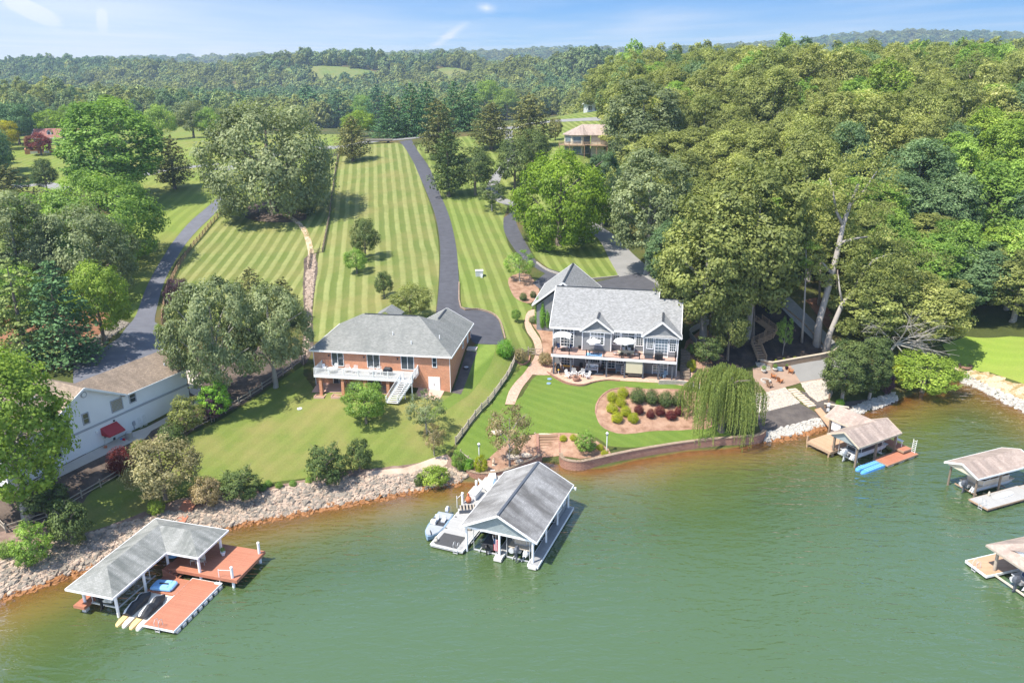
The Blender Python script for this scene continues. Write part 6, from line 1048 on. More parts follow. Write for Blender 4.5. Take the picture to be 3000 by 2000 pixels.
x_, y_, z_ = P(2423, 1212); q = thing('lamp_post', 'thin brown post with white electric boxes beside the gangplank', 'post', (x_, y_, z_)); MB().box(-.08, .08, -.08, .08, 0, 3.4).build('post', 'wood_brown', q); MB().box(-.2, .2, -.2, -.08, 1.3, 1.9).box(-.2, .2, -.2, -.08, .5, 1.0).build('electric_box', 'white', q)
x_, y_, z_ = P(2448, 1205); q = thing('shore_rail', 'pale plank on short brown posts behind the right cove boathouse', 'rail', (x_, y_, z_), -.45); MB().box(-1.8, 1.8, -.2, .2, 1.0, 1.1).build('top_plank', 'beige', q); MB().box(-1.7, -1.5, -.1, .1, -.5, 1).box(1.5, 1.7, -.1, .1, -.8, 1).build('post', 'wood_brown', q)
# ---------------- far right boathouses
r2 = thing('boathouse', 'open boathouse with pinkish-tan roof and dark round posts at the right edge of the picture', 'boathouse', (fR2[0], fR2[1], 0), fR2[2])
W_, L_, ez, rz_ = 4.94, 10.43, 3.22, 4.17
gable_roof(r2, 0, W_, 0, L_, ez, rz_, 'v', 'shingle_tan', .12); MB().face([(.4, .35, ez - .05), (W_ - .4, .35, ez - .05), (W_ / 2, .35, rz_ - .2)]).box(.4, W_ - .4, .3, .38, ez - .3, ez - .05).build('gable_wall', 'siding_cream', r2)
piles(r2, [(.6, .7), (4.45, .6), (4.55, 4.64), (4.55, 9.5), (.6, 5), (.6, 9.5)], -1, ez - .05, .14, 'wood')
m = MB(); m.beam((1.0, 1.4, .3), (4.2, 1.4, .3), .14).beam((1.0, 6.4, .3), (4.2, 6.4, .3), .14); each(m, 'lift_beam', 'wood_tan', r2)
pontoon('tan and white pontoon boat with a folded frame top at the right edge boathouse', (*TT(fR2)(2.75, 1.2), .7), fR2[2], 7.2, 2.5, 'boat_tan', 'boat_tan', None, 'slate_post')
q = thing('floating_dock', 'white floating dock beside the tan pontoon boat at the right edge', 'dock', (fR2[0], fR2[1], 0), fR2[2]); boards(q, 'decking', 4.75, 7.3, -.6, 7.9, .5, .2, 'deck_grey', .2, 'wood_tan'); boards(q, 'decking', 4.9, 7.3, 8.0, 12, .5, .2, 'deck_grey', .2, 'wood_tan')
for k in range(3): MB().box(4.9, 7.2, -.3 + k * 2.8, 1.2 + k * 2.8, -.3, .28).build('float', 'charcoal', q)
swim_ladder('white swim ladder at the near end of the right edge floating dock', (*TT(fR2)(6.4, -.6), .5), fR2[2])
q = thing('paddle_board', 'white paddle board lying flat on the right edge floating dock', 'paddle board', (*TT(fR2)(5.75, 4.0), .52), fR2[2]); n = 14
ol = [(.42 * math.sin(2 * math.pi * k / n), 1.75 * math.cos(2 * math.pi * k / n)) for k in range(n)]; MB().prism(ol, 0, .1).build('board', 'white', q)
q = thing('dog_statue', 'small tan and dark dog figure beside the white paddle board', 'statue', (*TT(fR2)(5.1, 2.3), .5), .5); MB().lathe(0, 0, [(.12, 0), (.16, .15), (.12, .35), (.1, .45), (.1, .55), (.02, .62)], 10).build('body', 'beige', q); MB().lathe(.1, 0, [(.06, .42), (.04, .5)], 8).build('head', 'charcoal', q)
f3 = (50.5, 72.3, math.atan2(68.04 - 72.69, 51.6 - 50.22)); r3 = thing('boathouse', 'tan hipped roof boathouse with small gable and upper storey at the right edge', 'boathouse', (f3[0], f3[1], 0), f3[2])
m = MB(); ez = 3.25; m.slab([(-.4, 0, ez), (7.6, 0, ez), (4.8, 2.8, 4.7), (2.4, 2.8, 4.7)], .12); m.slab([(-.4, 0, ez), (2.4, 2.8, 4.7), (2.4, 9, 4.7), (-.4, 9, ez)], .12); m.slab([(2.4, 2.8, 4.7), (4.8, 2.8, 4.7), (4.8, 9, 4.7), (2.4, 9, 4.7)], .12); m.slab([(7.6, 0, ez), (7.6, 9, ez), (4.8, 9, 4.7), (4.8, 2.8, 4.7)], .12)
m.slab([(1.6, .9, 3.75), (3.1, .9, 4.5), (3.1, 3.2, 4.72), (1.6, 2.4, 4.2)], .08); m.slab([(3.1, .9, 4.5), (4.6, .9, 3.75), (4.6, 2.4, 4.2), (3.1, 3.2, 4.72)], .08); rr = m.build('roof', 'shingle_tan', r3)
MB().face([(1.8, 1.1, 3.7), (4.4, 1.1, 3.7), (3.1, 1.1, 4.42)]).build('gable_wall', 'siding_white', rr); MB().box(-.4, 7.6, -.05, 0, ez - .2, ez).box(-.45, -.4, 0, 9, ez - .2, ez).build('fascia', 'wood_grey', rr)
piles(r3, [(.5, .8), (6.8, .8), (.5, 5), (6.8, 5)], -1, ez, .17, 'wood_grey')
MB().box(.2, 5.5, 5.2, 10, 3.2, 4.4).build('upper_wall', 'siding_cream', r3); each(MB().box(.2, .35, 5.2, 5.35, 4.4, 6.4).box(.2, .35, 6.8, 6.95, 4.4, 6.4).box(2.8, 2.95, 5.2, 5.35, 4.4, 6.4).box(5.35, 5.5, 5.2, 5.35, 4.4, 6.4), 'upper_post', 'boat_tan', r3); MB().box(.3, 5.4, 5.3, 9.9, 4.5, 6.3).build('screen_panel', 'glass', r3)
hip_roof(r3, [[(-.4, 4.5, 6.4), (6.2, 4.5, 6.4), (2.9, 7.7, 7.8)], [(-.4, 4.5, 6.4), (2.9, 7.7, 7.8), (-.4, 11, 6.4)], [(6.2, 4.5, 6.4), (6.2, 11, 6.4), (2.9, 7.7, 7.8)], [(-.4, 11, 6.4), (2.9, 7.7, 7.8), (6.2, 11, 6.4)]], .12, 'shingle_tan', [(-.4, 4.5, 6.4), (6.2, 4.5, 6.4), (6.2, 11, 6.4), (-.4, 11, 6.4)], 'boat_tan')
m = MB(); m.beam((1.0, .4, .35), (5.9, .4, .35), .16).beam((1.0, 5, .35), (5.9, 5, .35), .16); each(m, 'lift_beam', 'beige', r3)
q = pontoon('navy covered twin tube boat on the lift under the hipped roof at the right edge', (*TT(f3)(3.6, .6), .9), f3[2], 6.8, 2.4, 'navy', 'galv', 'navy')
q = thing('floating_dock', 'weathered tan wooden dock with a ladder under the hipped roof boathouse', 'dock', (0, 0, 0)); m = MB(); cs_ = [(49.33, 73.85), (50.05, 71.05), (54.6, 72.4), (53.9, 75.3)]; m.prism(cs_, .3, .5); m.build('decking', 'deck_tan', q)
m = MB()
for a, b in zip(cs_, cs_[1:] + cs_[:1]): m.beam((*a, .38), (*b, .38), .08, .26)
m.build('edge_board', 'white', q)
swim_ladder('white ladder on the weathered dock under the hipped roof', (49.65, 72.6, .5), math.atan2(-2.8, .72))
q = thing('floating_dock', 'pale plank walkway corner at the lower right picture edge', 'dock', (*TT(f3)(7.3, 0), 0), f3[2]); MB().box(-.5, 1.2, -.2, 9, .2, .5).build('decking', 'deck_tan', q); MB().box(-.55, 1.25, -.25, -.2, .15, .5).box(-.55, -.5, -.25, 9, .15, .5).build('edge_board', 'boat_tan', q)
# ============================================================ lake walls, steps, fences
def W3(pts): return [P(*p)[:2] for p in pts]
e_ = smooth_line([G(a, b, 0)[:2] for a, b in [(1642, 1352), (1648, 1366), (1668, 1374), (1700, 1376), (1740, 1368), (1850, 1344), (2000, 1319), (2100, 1308), (2180, 1302), (2222, 1296), (2238, 1284)]], 3, False)
wall_run('sea_wall', 'long curved red block retaining wall along the lawn of the grey house', e_, -1.4, 1.3, .45, 'block_wall', 'wall', 'block_tan')
e_ = smooth_line([G(a, b, 0)[:2] for a, b in [(1370, 1396), (1395, 1404), (1430, 1405), (1480, 1396), (1540, 1372), (1585, 1352)]], 3, False)
wall_run('sea_wall', 'short red block retaining wall behind the centre dock', e_, -1.2, 1.05, .4, 'block_wall', 'wall', 'block_tan')
st = thing('lake_steps', 'brown railway-tie steps descending from the lawn to the water', 'steps', (*P(1612, 1340)[:2], 0), -.1)
b0 = np.array(G(1610, 1346, 0)[:2]); b1 = np.array(P(1606, 1276)[:2])
m = MB(); n = 8; dirn = b1 - b0; ln = float(np.hypot(*dirn)); st.location = (b0[0], b0[1], 0); st.rotation_euler = (0, 0, math.atan2(dirn[1], dirn[0]) - math.pi / 2); zt = float(hT(*b1))
for k in range(n): m.box(-1.35, 1.35, ln * k / n, ln * (k + 1) / n + .02, -1, .15 + (zt + .1) * (k + 1) / n * .95)
m.build('treads', 'wood_brown', st)
for a in (-1.75, 1.36): MB().prism([(a, 0), (a + .39, 0), (a + .39, ln), (a, ln)], -1, [.7, .7, zt + .4, zt + .4]).build('side_wall', 'block_wall', st)
q = thing('stone_landing', 'curved flagstone landing with brown edging above the lake steps', 'landing', (b1[0], b1[1], zt)); MB().prism([(1.9 * math.cos(a), 1.5 * math.sin(a) + .2) for a in [math.pi * k / 8 for k in range(9)]], -.3, .16).build('landing', 'stone_pale', q); e2 = MB()
for k in range(8): a, b = math.pi * k / 8, math.pi * (k + 1) / 8; e2.beam((1.95 * math.cos(a), 1.55 * math.sin(a) + .2, .15), (1.95 * math.cos(b), 1.55 * math.sin(b) + .2, .15), .18, .2)
e2.build('edging', 'block_tan', q)
def kerb(name, label, pix, h, mat, cat='kerb', n=3): e_ = smooth_line(W3(pix), n, False); return wall_run(name, label, e_, None, [float(hT(*p)) + h for p in e_], .22, mat, cat)
kerb('driveway_edging', 'pale stone edging along the turnaround of the brick house driveway', [(1345, 830), (1350, 903), (1400, 908), (1445, 922), (1468, 950), (1480, 995)], .35, 'block_tan', 'edging')
kerb('retaining_wall', 'low stone retaining wall on the near side of the island lawn', [(1572, 772), (1600, 792), (1640, 806), (1700, 820), (1760, 818), (1812, 812)], .45, 'block_grey', 'wall')
kerb('bed_edging', 'brick edging ring round the shrub bed left of the garden gate', [(1512, 1060), (1530, 1070), (1548, 1060), (1552, 1045)], .25, 'block_wall', 'edging')
kerb('bed_edging', 'brick edging round the shrub bed right of the garden gate', [(1582, 1060), (1600, 1075), (1622, 1075), (1628, 1060)], .25, 'block_wall', 'edging')
kerb('bed_edging', 'dark edging round the large island mulch bed', [(1745, 1210), (1755, 1170), (1790, 1142), (1840, 1135)], .12, 'block_wall', 'edging')
kerb('track_kerb', 'pinkish stone kerb along the woodland track above the black mulch', [(2255, 875), (2300, 905), (2360, 955), (2405, 1005), (2436, 1040)], .3, 'block_tan', 'kerb')
e_ = W3([(2228, 1064), (2262, 1078), (2330, 1066), (2400, 1054), (2440, 1046), (2452, 1036)]); wall_run('retaining_wall', 'tan block retaining wall with curved right end beside the cove patio', e_, None, [float(hT(*p)) + (1.0 if i else .6) for i, p in enumerate(e_)], .4, 'block_tan', 'wall', 'boat_tan')
e_ = W3([(1930, 1125), (2000, 1127), (2060, 1140)]); wall_run('retaining_wall', 'short stone wall section behind the dark hedge in the island bed', e_, None, [float(hT(*p)) + .7 for p in e_], .3, 'block_grey', 'wall')
kerb('side_terrace_wall', 'tiered stone terrace wall climbing at the right side of the grey house', [(2040, 1010), (2020, 980), (2050, 960), (2075, 950)], .9, 'block_grey', 'wall')
ss = thing('side_stairs', 'dark timber stairs with landing slabs beside the grey house right wall', 'stairs', (fBL[0], fBL[1], 0), fBL[2]); m = MB()
for k in range(10): m.box(21.3, 22.8, -2.2 + k * .75, -1.4 + k * .75, 3.5, 4.75 + k * .26)
m.build('step', 'wood', ss)
# wooden stairs in the black bed
ws = thing('wooden_stairs', 'brown wooden staircase with railings zigzagging through the black mulch slope', 'stairs', (0, 0, 0)); m = MB(); rl = []
def flight(pa, pb, w, n, zoff=(.15, .15)):
    a = np.array(P(*pa)); b = np.array(P(*pb)); a[2] += zoff[0]; b[2] += zoff[1]; d = b[:2] - a[:2]; L2 = np.hypot(*d); d /= L2; q = np.array([-d[1], d[0]]) * w / 2
    for k in range(n):
        p = a[:2] + d * L2 * k / n; r_ = a[:2] + d * L2 * (k + 1) / n; z = a[2] + (b[2] - a[2]) * (k + 1) / n; m.prism([tuple(p - q), tuple(r_ - q), tuple(r_ + q), tuple(p + q)], z - .12, z)
    for s in (-1, 1): rl.append(((*(a[:2] + q * s), a[2]), (*(b[:2] + q * s), b[2])))
flight((2232, 1060), (2212, 1015), 1.5, 7, (.2, .5)); flight((2212, 1015), (2250, 1003), 1.5, 4, (.5, .9)); flight((2250, 1003), (2262, 985), 1.6, 4, (.9, 1.0)); flight((2262, 985), (2222, 948), 1.5, 7, (1.0, .6))
so = m.build('treads', 'wood_tan', ws)
for a, b in rl: railing(ws, [a, b], 0, .95, 'wood_tan', .1, .16, .04, 1.6)
bs_ = thing('block_steps', 'pale stone block steps between the wooden stair and cove patio', 'steps', P(2240, 1085)); m = MB()
for k in range(4): m.box(-1.1, 1.1, k * .4, 1.9, -.3, .12 + k * .22)
m.build('step', 'block_grey', bs_)
sp_ = W3([(2322, 1142), (2380, 1192)]); a_, b_ = np.array(sp_[0]), np.array(sp_[1])
for k in range(9):
    p = a_ + (b_ - a_) * k / 8.5; q = thing('stepping_stone', 'flat stepping stone, number %s down the path from the cove patio to the right boathouse' % ['one', 'two', 'three', 'four', 'five', 'six', 'seven', 'eight', 'nine'][k], 'stone', (p[0], p[1], float(hT(*p))), math.atan2((b_ - a_)[1], (b_ - a_)[0]) + .05 * (k % 3), 'stepping stones below the cove patio'); w_ = .75 + .1 * (k % 2)
    MB().prism([(-.28, -w_), (.26, -w_ * .95), (.3, w_), (-.25, w_ * .9)], -.2, .14).build('slab', 'stone_pale', q)
fp = thing('fire_ring', 'pale round stone fire ring on the cove patio', 'fire pit', P(2243, 1118)); MB().lathe(0, 0, [(.85, 0), (.85, .35), (.6, .35), (.6, .1)], 20).build('stone_ring', 'rock_white', fp); MB().cyl(0, 0, .0, .15, .58, 14).build('ash_bed', 'mulch_dark', fp)
for (px_, py_, a, mt, l) in [(2265, 1108, 2.6, 'wood_orange', 'orange wooden slatted chair behind the pale fire ring'), (2284, 1121, 2.2, 'wood_orange', 'orange wooden slatted chair right of the pale fire ring'), (2316, 1093, 2.6, 'wood_orange', 'orange wooden slatted chair near the tan retaining wall'), (2253, 1135, .6, 'wood_brown', 'dark brown wooden slatted chair in front of the pale fire ring')]:
    p = P(px_, py_); adirondack('wooden_chair', mt, l, (p[0], p[1], p[2] + .1), a, 'wooden chairs on the cove patio')
for (px_, py_, mt, l, s_) in [(2237, 1092, 'concrete_pile', 'grey stone bowl planter at the foot of the block steps, left of the two', 1.2), (2270, 1087, 'concrete_pile', 'grey stone bowl planter against the retaining wall, right of the two', 1.2)]:
    q = thing('planter_pot', l, 'pot', P(px_, py_, .1)); MB().lathe(0, 0, [(.25, 0), (.42, .3), (.44, .42), (.38, .42)], 14).build('pot', mt, q); POTS.append((q, .45, .4))
q = thing('cool_box', 'blue-grey cool box against the tan retaining wall', 'box', P(2282, 1086, .1), -.2); MB().box(-.5, .5, -.25, .25, 0, .45).build('body', 'boat_blue', q); MB().box(-.53, .53, -.28, .28, .45, .52).build('lid', 'boat_blue', q)
q = thing('flower_pot', 'purple and white pot of flowers near the retaining wall', 'pot', P(2304, 1083, .1)); MB().lathe(0, 0, [(.2, 0), (.3, .45), (.26, .46)], 12).build('pot', 'leaf_purple', q); POTS.append((q, .5, .25))
# fences
def fence(label, pts, h=1.15, rails=3, mat='wood_grey', sp=2.4, group='split rail fences'):
    w_ = [np.array(p[:2]) for p in pts]; t = thing('rail_fence', label, 'fence', (*w_[0], float(hT(*w_[0]))), 0, group); o = np.array([*w_[0], float(hT(*w_[0]))]); q = []
    for a, b in zip(w_, w_[1:]):
        k = max(1, round(np.hypot(*(b - a)) / sp)); q += [a + (b - a) * i / k for i in range(k)]
    q.append(w_[-1]); rr = random.Random(5)
    for i, p in enumerate(q):
        z = float(hT(*p)); c = (p[0] - o[0], p[1] - o[1], z - o[2]); tl = rr.uniform(-.04, .04); MB().beam((c[0], c[1], c[2] - .3), (c[0] + tl, c[1] + tl, c[2] + h + .12), .14).build('post', mat, t)
        if i + 1 < len(q):
            p2 = q[i + 1]; z2_ = float(hT(*p2)); m = MB()
            for k in range(rails): zz = h * (k + .9) / rails - .12; m.beam((c[0], c[1], c[2] + zz + rr.uniform(-.04, .04)), (p2[0] - o[0], p2[1] - o[1], z2_ - o[2] + zz + rr.uniform(-.04, .04)), .10, .09)
            m.build('rail', mat, t)
    return t
fence('grey rail fence between the brick house lawn and the grey house lawn', W3([(1335, 1302), (1372, 1252), (1430, 1185), (1485, 1110), (1508, 1062), (1506, 1038)]), 1.15, 4)
fence('short rail fence running from the garden gate to the shrub bed', W3([(1530, 1040), (1548, 1042)]), 1.1, 3)
fence('long split rail fence from the brick house past the white house to the shore', W3([(890, 1068), (888, 1035)]) + W3([(885, 1060), (800, 1120), (700, 1185), (620, 1235), (510, 1285), (400, 1365), (350, 1395), (240, 1460), (140, 1520), (20, 1560), (-40, 1500)]), 1.1, 2)
fence('brown rail fence curving along the left driveway', W3([(690, 585), (655, 622), (610, 670), (560, 730), (520, 790), (490, 850), (475, 920), (476, 950)]), 1.15, 3, 'wood_brown')
fence('rail fence running uphill between the oak lawn and the striped field', W3([(905, 790), (912, 745), (945, 740), (965, 640), (978, 540), (990, 465), (1000, 435)]), 1.1, 3, 'wood')
fence('short rail fence between the rock bank and the centre dock', W3([(1350, 1340), (1372, 1358), (1396, 1372)]), 1.1, 2)
fence('white rail fence across the top of the oak lawn behind the street', W3([(940, 470), (1000, 452)]), 1.0, 2, 'wood_grey')
gt = thing('garden_gate', 'double wooden garden gate across the paver path', 'gate', P(1568, 1040), fBL[2]); MB().box(-1.25, -1.1, -.07, .07, 0, 1.4).box(1.1, 1.25, -.07, .07, 0, 1.4).build('post', 'wood_grey', gt)
for s in (-1, 1): m = MB(); [m.beam((s * .05, 0, z), (s * 1.08, 0, z), .06, .1) for z in (.2, .65, 1.1)]; m.beam((s * .05, 0, .15), (s * .05, 0, 1.15), .08).beam((s * .05, 0, .2), (s * 1.05, 0, 1.1), .06); m.build('gate_leaf', 'wood_grey', gt)
# lamp posts
for (px_, py_, l) in [(2333 / 2.352 * 0 + 1777, 1345, 'tall white lamp post at the sea wall by the island bed'), (1404, 1378, 'white lamp post behind the short fence at the centre dock')]:
    p = P(px_, py_ - 22); q = thing('lamp_post', l, 'lamp', p, 0, 'white lamp posts on the shore'); MB().cyl(0, 0, -.3, 2.5, .07, 8).build('post', 'white', q); MB().lathe(0, 0, [(.08, 2.5), (.16, 2.55), (.18, 2.85)], 8).build('lantern', 'glass_light', q); MB().lathe(0, 0, [(.22, 2.85), (.05, 3.05)], 8).build('cap', 'white', q)
# small garden items
q = thing('utility_box', 'pale green utility cabinet on the lawn beside the driveway', 'box', P(1404, 808), .1); MB().box(-.75, .75, -.6, .6, 0, 1.1).build('body', 'galv', q); MB().box(-.8, .8, -.65, .65, 1.1, 1.18).build('lid', 'white', q)
q = thing('utility_box', 'small white junction box in front of the green cabinet', 'box', P(1411, 813), 0); MB().box(-.2, .2, -.2, .2, 0, .6).build('body', 'white', q)
for (px_, py_, l) in [(1610, 1111, 'round green tank lid on the lawn, nearest the fire pit patio'), (1608, 1124, 'round green tank lid on the lawn, second from the patio'), (878, 1198, 'round white tank lid on the brick house lawn')]:
    q = thing('tank_lid', l, 'lid', P(px_, py_, .04)); MB().lathe(0, 0, [(.38, 0), (.36, .1), (.1, .14)], 16).build('lid', 'white' if 'white' in l else 'boat_blue', q)
q = thing('bench_swing', 'white garden swing hanging from a wooden frame under the lime tree', 'swing', P(1702, 712), -.1); MB().box(-1.5, -1.35, -.08, .08, 0, 2.4).box(1.35, 1.5, -.08, .08, 0, 2.4).box(-1.6, 1.6, -.06, .06, 2.4, 2.55).build('frame', 'wood_brown', q); MB().box(-.7, .7, -.25, .25, .5, .56).build('seat', 'chair_white', q)
for s in (-1, 1): MB().prism([(s * .05, .25), (s * .68, .25), (s * .68, .3), (s * .05, .3)] if s > 0 else [(-.68, .25), (-.05, .25), (-.05, .3), (-.68, .3)], .56, 1.25).build('backrest', 'chair_white', q)
q = thing('flat_trailer', 'long dark flatbed hay trailer parked beside the street at the top of the field', 'trailer', P(1108, 421), .08); MB().box(-5, 5, -1.2, 1.2, .9, 1.15).build('bed', 'charcoal', q); MB().box(-5, 5, -1.25, -1.15, 1.15, 1.6).box(-5, 5, 1.15, 1.25, 1.15, 1.6).box(-5, -4.9, -1.2, 1.2, 1.15, 2.2).build('side_rail', 'wood_grey', q)
for x in (-3.5, 3.5):
    for s in (-1, 1): MB().tube([(x, s * .95, .45), (x, s * 1.2, .45)], .45, 12).build('wheel', 'black', q)
q = thing('garden_statue', 'small pale figure ornament in the mulch behind the centre boathouse', 'statue', P(1446, 1362)); MB().lathe(0, 0, [(.22, 0), (.2, .1), (.12, .2), (.2, .5), (.14, .75), (.06, .8), (.12, .95), (.03, 1.08)], 12).build('figure', 'stone_pale', q); MB().box(-.25, .25, -.25, .25, -.2, .05).build('base', 'rock_white', q)
for i, (px_, py_, s_, l) in enumerate([(1455, 1268, .9, 'large rounded pinkish boulder on the grass behind the pinkish crepe myrtle'), (1500, 1340, 1.0, 'flat grey boulder in the mulch left of the lake steps'), (1540, 1335, .8, 'flat tan boulder in the mulch next to the lake steps'), (1520, 1352, .7, 'low tan boulder between two flat boulders left of the lake steps')]):
    p = P(px_, py_); q = MB(); rr = random.Random(i); rings = [[(s_ * k * math.cos(a) * (1 + .2 * math.sin(a * 3 + i)), s_ * k * .75 * math.sin(a), z * s_) for a in [j * .628 for j in range(10)]] for k, z in ((.8, -.2), (1, .1), (.85, .32), (.4, .45))]; q.loft(rings); o_ = q.build('boulder', 'stone_pale', None); o_.location = p; tag(o_, l, 'boulder', 'boulders near the lake steps' if i else None)
fr_ = thing('fire_ring', 'small brick fire ring on the far right cove lawn', 'fire pit', P(2828, 1075)); MB().lathe(0, 0, [(1.1, 0), (1.1, .35), (.85, .35), (.85, .05)], 16).build('stone_ring', 'block_wall', fr_)
# ---------------- stones
def rocks(name, label, pts, mat, smin, smax, seed, kind='stuff', flat=.7):
    rg = np.random.default_rng(seed); base = np.array([(math.cos(a) * c, math.sin(a) * c, s) for s, c in ((-.8, .5), (-.1, 1), (.6, .75)) for a in [k * math.pi / 3 + s for k in range(6)]]); F = [(5, 4, 3, 2, 1, 0), (12, 13, 14, 15, 16, 17)]
    for k in range(2):
        for j in range(6): q = (j + 1) % 6; F.append((k * 6 + j, k * 6 + q, k * 6 + 6 + q, k * 6 + 6 + j))
    V, FF = [], []
    for i, (x, y) in enumerate(pts):
        s = rg.uniform(smin, smax) ** 1.0; v = base * (1 + rg.normal(0, .16, base.shape)) * np.array([s, s * rg.uniform(.6, 1), s * flat * rg.uniform(.6, 1.1)]); a = rg.uniform(0, 6.28); c, sn = math.cos(a), math.sin(a); v = np.c_[v[:, 0] * c - v[:, 1] * sn, v[:, 0] * sn + v[:, 1] * c, v[:, 2]]
        tz = rg.normal(0, .25); v[:, 2] += v[:, 0] * tz; v += np.array([x, y, float(hT(x, y)) + s * .2]); b = len(V); V += v.tolist(); FF += [tuple(b + k for k in f) for f in F]
    me = bpy.data.meshes.new(name); me.from_pydata(V, [], FF); me.materials.append(MATS[mat]); o = link(name, me); tag(o, label, name.replace('_', ' '), None, kind); return o
def scatter(poly, n, seed, dens=None):
    A = np.array([p[:2] for p in poly]); lo, hi = A.min(0), A.max(0); rg = np.random.default_rng(seed); out = []
    B = np.roll(A, -1, 0)
    while len(out) < n:
        x, y = rg.uniform(lo, hi); cr = (A[:, 1] > y) != (B[:, 1] > y); xi = A[cr, 0] + (y - A[cr, 1]) / (B[cr, 1] - A[cr, 1]) * (B[cr, 0] - A[cr, 0])
        if (xi > x).sum() % 2: out.append((x, y))
    return out
def gz0(pts): return [tuple(G(a, b, 0)[:2]) for a, b in pts]
rocks('creek_stones', 'thin dry creek of straw-coloured stones curving from the great oak mulch to the fence', scatter(width_line(W3([(838, 630), (866, 648), (890, 672), (903, 705), (912, 750), (905, 800)]), 1.0), 260, 12), 'stone_pale', .1, .22, 12)
ban = gz0([(0, 1752), (120, 1712), (250, 1668), (420, 1607), (560, 1570), (640, 1548), (820, 1513), (1000, 1477), (1200, 1440), (1350, 1412), (1372, 1398)]) + W3([(1345, 1375), (1290, 1370), (1200, 1388), (1080, 1400), (1000, 1400), (880, 1418), (800, 1440), (640, 1470), (560, 1500), (480, 1505), (430, 1518), (330, 1545), (250, 1572), (160, 1590), (60, 1605), (0, 1620)])
rocks('riprap', 'bank of grey and pinkish stones along the left shore below the lawns', scatter(ban, 4300, 1), 'rock_pink', .14, .48, 1)
rocks('riprap', 'darker grey stones mixed through the left shore bank', scatter(ban, 2300, 2), 'rock_grey', .16, .52, 2)
wet = gz0([(0, 1790), (120, 1745), (250, 1695), (420, 1632), (560, 1590), (640, 1567), (820, 1530), (1000, 1494), (1200, 1455), (1350, 1424)]) + gz0([(1350, 1405), (1200, 1434), (1000, 1472), (820, 1508), (640, 1543), (420, 1602), (250, 1663), (0, 1748)])
rocks('wet_stones', 'orange-brown wet stones under the shallow water along the left bank', scatter(wet, 1300, 3), 'rock_wet', .18, .42, 3)
rocks('white_stones', 'band of white stones between the sea wall and the right boathouse', scatter(gz0([(2242, 1294), (2330, 1276), (2420, 1246)]) + W3([(2425, 1228), (2390, 1226), (2330, 1245), (2240, 1268)]), 520, 4), 'rock_white', .18, .42, 4)
rocks('white_stones', 'white and grey stones on the cove bank behind the right boathouse', scatter(gz0([(2480, 1225), (2560, 1200), (2630, 1172)]) + W3([(2620, 1150), (2560, 1170), (2500, 1195)]), 380, 5), 'rock_white', .2, .5, 5)
rocks('wet_stones', 'orange stones in the shallows below the white stones', scatter(gz0([(2240, 1310), (2340, 1292), (2430, 1262), (2420, 1245), (2330, 1272), (2240, 1292)]), 220, 6), 'rock_wet', .2, .42, 6)
rocks('shore_stones', 'line of pale stones along the far right cove shore', scatter(gz0([(2815, 1118), (2880, 1146), (2940, 1178), (3000, 1208), (3060, 1240), (3060, 1225), (3000, 1188), (2940, 1160), (2880, 1130), (2830, 1106)]), 420, 7), 'rock_white', .2, .45, 7)
rocks('swale_stones', 'dry creek of pale stones running downhill left of the striped field', scatter(W3([(897, 800), (903, 745), (925, 745), (922, 800), (914, 900), (912, 985), (900, 1040), (885, 1060), (893, 985), (896, 900)]), 1100, 8), 'rock_pink', .14, .32, 8)
rocks('bank_stones', 'slope of grey and tan stones between the left court and the trees', scatter(W3([(345, 938), (382, 948), (330, 985), (290, 1020), (235, 1060), (180, 1080), (172, 1062), (210, 1030), (290, 985)]), 900, 9), 'rock_grey', .18, .4, 9)
rocks('bed_stones', 'pale stones covering the two cove beds either side of the stepping stones', scatter(W3([(2214, 1157), (2300, 1137), (2343, 1180), (2217, 1210)]), 900, 10) + scatter(W3([(2347, 1124), (2430, 1110), (2438, 1150), (2395, 1176), (2362, 1150)]), 700, 11), 'rock_white', .1, .2, 10)
# ============================================================ vegetation
def leafmesh(name, clumps, leaf, seed, flat=.75, jit=.38, mat=None, cen=None):
    """clumps: (centre, radii, count, shade). Leaf-sized faces spread through every clump."""
    rg = np.random.default_rng(seed); PP, NN, VV, SS = [], [], [], []
    for c, r, n, sh in clumps:
        d = rg.normal(size=(n, 3)); d /= np.linalg.norm(d, axis=1)[:, None]; d[:, 2] += .22; k = rg.uniform(.62, 1.06, n)[:, None]
        PP.append(np.array(c) + d * np.array(r) * k); nn = d + rg.normal(0, jit, (n, 3)) + np.array([0, 0, .35])
        if cen is not None: o_ = np.array(c) - cen; nn = nn + .7 * o_ / (np.linalg.norm(o_) + 1e-6)
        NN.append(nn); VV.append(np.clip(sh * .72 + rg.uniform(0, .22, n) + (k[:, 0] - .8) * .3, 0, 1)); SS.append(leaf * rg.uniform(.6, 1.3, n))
    p = np.concatenate(PP); n_ = np.concatenate(NN); n_ /= np.linalg.norm(n_, axis=1)[:, None] + 1e-9; v = np.concatenate(VV); s = np.concatenate(SS)[:, None] / 2; m = len(p)
    t = np.cross(n_, rg.normal(size=(m, 3))); t /= np.linalg.norm(t, axis=1)[:, None] + 1e-9; b = np.cross(n_, t)
    Q = np.stack([p - t * s * 1.15, p - b * s * flat, p + t * s * 1.15, p + b * s * flat], 1).reshape(-1, 3)
    me = bpy.data.meshes.new(name); me.vertices.add(4 * m); me.vertices.foreach_set('co', Q.ravel()); me.loops.add(4 * m); me.loops.foreach_set('vertex_index', np.arange(4 * m)); me.polygons.add(m); me.polygons.foreach_set('loop_start', np.arange(0, 4 * m, 4)); me.update(calc_edges=True)
    a = me.attributes.new('lv', 'FLOAT', 'FACE'); a.data.foreach_set('value', v.astype(np.float32)); me.materials.append(MATS[mat] if mat else None); return me
def unit(rg): d = rg.normal(size=3); return d / np.linalg.norm(d)
